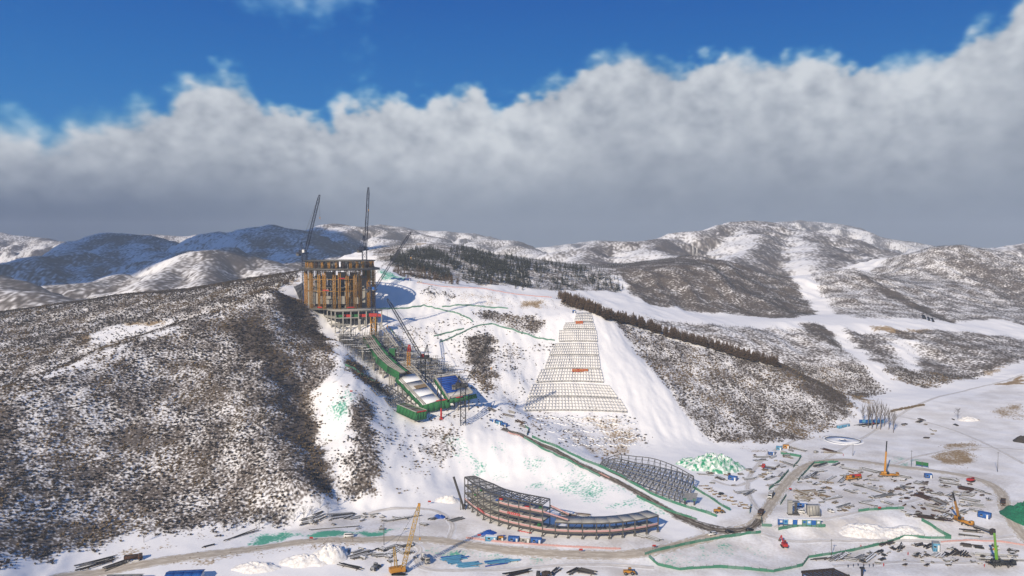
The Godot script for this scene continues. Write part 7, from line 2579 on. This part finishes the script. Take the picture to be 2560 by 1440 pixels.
# ---------------------------------------------------------------- people, flags, poles
func person_mesh() -> ArrayMesh:
	var b := Builder.new()
	for s in [-1.0, 1.0]:
		b.rod(Vector3(s * 0.11, 0.0, 0.06), Vector3(s * 0.11, 0.08, -0.02), 0.09, 0.08, 7)
		b.rod(Vector3(s * 0.11, 0.05, 0), Vector3(s * 0.10, 0.5, 0.02), 0.07, 0.085, 7)
		b.rod(Vector3(s * 0.10, 0.48, 0.02), Vector3(s * 0.09, 0.92, 0), 0.085, 0.12, 7)
		b.rod(Vector3(s * 0.23, 1.42, 0), Vector3(s * 0.29, 1.12, 0.02), 0.075, 0.06, 6)
		b.rod(Vector3(s * 0.29, 1.13, 0.02), Vector3(s * 0.27, 0.86, 0.08), 0.06, 0.045, 6)
		b.rod(Vector3(s * 0.27, 0.88, 0.08), Vector3(s * 0.26, 0.76, 0.10), 0.045, 0.03, 6)
	b.rod(Vector3(0, 0.86, 0), Vector3(0, 1.18, 0), 0.19, 0.20, 9)
	b.rod(Vector3(0, 1.16, 0), Vector3(0, 1.45, 0), 0.20, 0.22, 9)
	b.rod(Vector3(0, 1.44, 0), Vector3(0, 1.56, 0), 0.21, 0.07, 9)
	b.rod(Vector3(0, 1.54, 0), Vector3(0, 1.62, 0), 0.065, 0.09, 8)
	b.rod(Vector3(0, 1.61, 0.01), Vector3(0, 1.74, 0.01), 0.09, 0.105, 8)
	b.rod(Vector3(0, 1.73, 0.01), Vector3(0, 1.82, 0.0), 0.105, 0.04, 8)
	b.rod(Vector3(0, 1.67, 0.1), Vector3(0, 1.66, 0.13), 0.02, 0.012, 5)
	return b.done()

func build_small_things():
	var pm := person_mesh()
	var hb := Builder.new()
	hb.rod(Vector3(0, 1.72, 0), Vector3(0, 1.80, 0), 0.135, 0.125, 9)
	hb.rod(Vector3(0, 1.80, 0), Vector3(0, 1.88, 0), 0.125, 0.05, 9)
	var hm := hb.done()
	var k := 0
	for e in [[2120,1419],[2133,1418],[2145,1416],[2159,1418],[2173,1418],[2183,1417]]:
		var t := thing("person", "person in dark work clothes and yellow helmet standing in the line of workers", "person", hit(e[0], e[1]), "workers standing in a line")
		t.rotation.y = k * 1.1
		put("body", pm, M.crane_blue, t)
		put("helmet", hm, M.yellow, t)
		k += 1
	for e in [[2209,1416,"person in red clothes standing apart beyond the line of workers"],[2270,1388,"person in orange clothes walking alone on the low yard"],[2380,1248,"person in dark clothes beside the rusty formwork heaps"],[2108,1140,"person in red clothes walking on the verge near the round pad"],[2152,1370,"person in red clothes walking across the snow below the bank"],[2461,1418,"person in red clothes beside the black truck crane"]]:
		var t := thing("person", e[2], "person", hit(e[0], e[1]))
		t.rotation.y = k * 0.9
		put("body", pm, M.crane_black if e[2].contains("dark") else M.red, t)
		put("helmet", hm, M.yellow, t)
		k += 1
	for e in [[774,1354],[1194,1347],[1448,1384],[1631,1374],[1972,1230],[1070,1262],[875,985],[2195,1278],[2180,1064]]:
		var t := thing("flag", "small red flag on a pole set in the snow", "flag", hit(e[0], e[1]), "red flags on poles")
		box("pole", Vector3(0, 1.2, 0), Vector3(0.09, 2.8, 0.09), M.steel, t)
		var fb := Builder.new()
		for m in 4:
			fb.box(Vector3(0.25 + m * 0.45, 2.1 + 0.05 * sin(m * 1.6), 0.12 * sin(m * 1.9)), Vector3(0.47, 1.0, 0.06), 0.25 * cos(m * 1.9))
		put("cloth", fb.done(), M.red, t)
	for e in [[960,1362,"utility pole with cross arm between the road and the steel frames",12.0],[2494,1180,"utility pole in the snowfield beyond the yard road",14.0],[2278,1168,"utility pole beside the dark green screens",12.0],[2132,1140,"slim pole beside the round pad",9.0],[2078,1390,"thin lamp pole rising from the long green fence",9.0],[682,1318,"slim pole with small box at the hill foot",8.0]]:
		var t := thing("utility_pole", e[2], "pole", hit(e[0], e[1]))
		put("shaft", rod_mesh(0.2, 0.12, e[3]), M.concrete_dark, t)
		box("cross_arm", Vector3(0, e[3] - 0.7, 0), Vector3(2.0, 0.15, 0.15), M.steel, t)
		for x in [-0.8, 0.8]:
			box("insulator", Vector3(x, e[3] - 0.45, 0), Vector3(0.14, 0.35, 0.14), M.white, t)
	# masts on the hills behind
	for e in [[1732,641,26.0,"lattice mast on the summit of the dark back hill",1398.0],[1742,643,18.0,"shorter lattice mast beside the summit mast of the back hill",1398.0]]:
		var p := at_depth(e[0], e[1], e[4])
		p.y = ground_y(p.x, p.z)
		var t := thing("lattice_mast", e[3], "mast", p)
		var b := Builder.new()
		b.lattice(Vector3(0, -1, 0), Vector3(0, e[2] * 0.8, 0), 2.4, 0.7, 2.2, 0.3, 0.18)
		put("shaft", b.done(), M.white, t)
		box("head", Vector3(0, e[2] * 0.7, 0), Vector3(2.2, 1.2, 1.2), M.white, t)
	for e in [[2390,798,"dark panel of three leaning on the slope under the terrace road, the widest"],[2402,802,"dark panel of three on the slope under the terrace road, middle one"],[2412,805,"dark panel of three on the slope under the terrace road, end one"]]:
		var t := thing("slope_panel", e[2], "panel", hit(e[0] - 80, e[1]))
		var b := Builder.new()
		b.bar(Vector3(0, 0.5, 2), Vector3(1.0, 5.5, -5), 5.0 if e[0] == 2390 else 3.0, 0.3)
		put("sheet", b.done(), M.crane_black, t)
		box("strut", Vector3(0.6, 2.0, -3), Vector3(0.3, 4.4, 0.3), M.steel, t)

# ---------------------------------------------------------------- clouds beside and behind the camera whose shade lies on the land
func build_clouds():
	var white := StandardMaterial3D.new()
	white.albedo_color = Color(0.95, 0.95, 0.96)
	white.roughness = 1.0
	var back := Vector3(-0.43, 0.47, 0.80) / 0.47
	for e in [[-1500.0, 80.0, -2650.0, 1150.0, 1300.0, 1500.0, 7, "broad white cloud shading the far left mountains"]]:
		var at: Vector3 = Vector3(e[0], e[1], e[2]) + back * e[5]
		var st := SurfaceTool.new()
		st.begin(Mesh.PRIMITIVE_TRIANGLES)
		var g := RandomNumberGenerator.new()
		g.seed = e[6]
		var ball := SphereMesh.new()
		ball.radius = 1.0
		ball.height = 2.0
		ball.radial_segments = 24
		ball.rings = 12
		st.append_from(ball, 0, Transform3D(Basis.from_scale(Vector3(e[3] * 0.8, 90.0, e[4] * 0.8)), Vector3.ZERO))
		for k in 16:
			var a := TAU * k / 16.0
			var r := g.randf_range(0.18, 0.34)
			st.append_from(ball, 0, Transform3D(Basis.from_scale(Vector3(e[3] * r, g.randf_range(60, 140), e[4] * r)), Vector3(cos(a) * e[3] * 0.72, g.randf_range(-20, 60), sin(a) * e[4] * 0.72)))
		solo("cloud", st.commit(), white, at, e[7], "cloud")
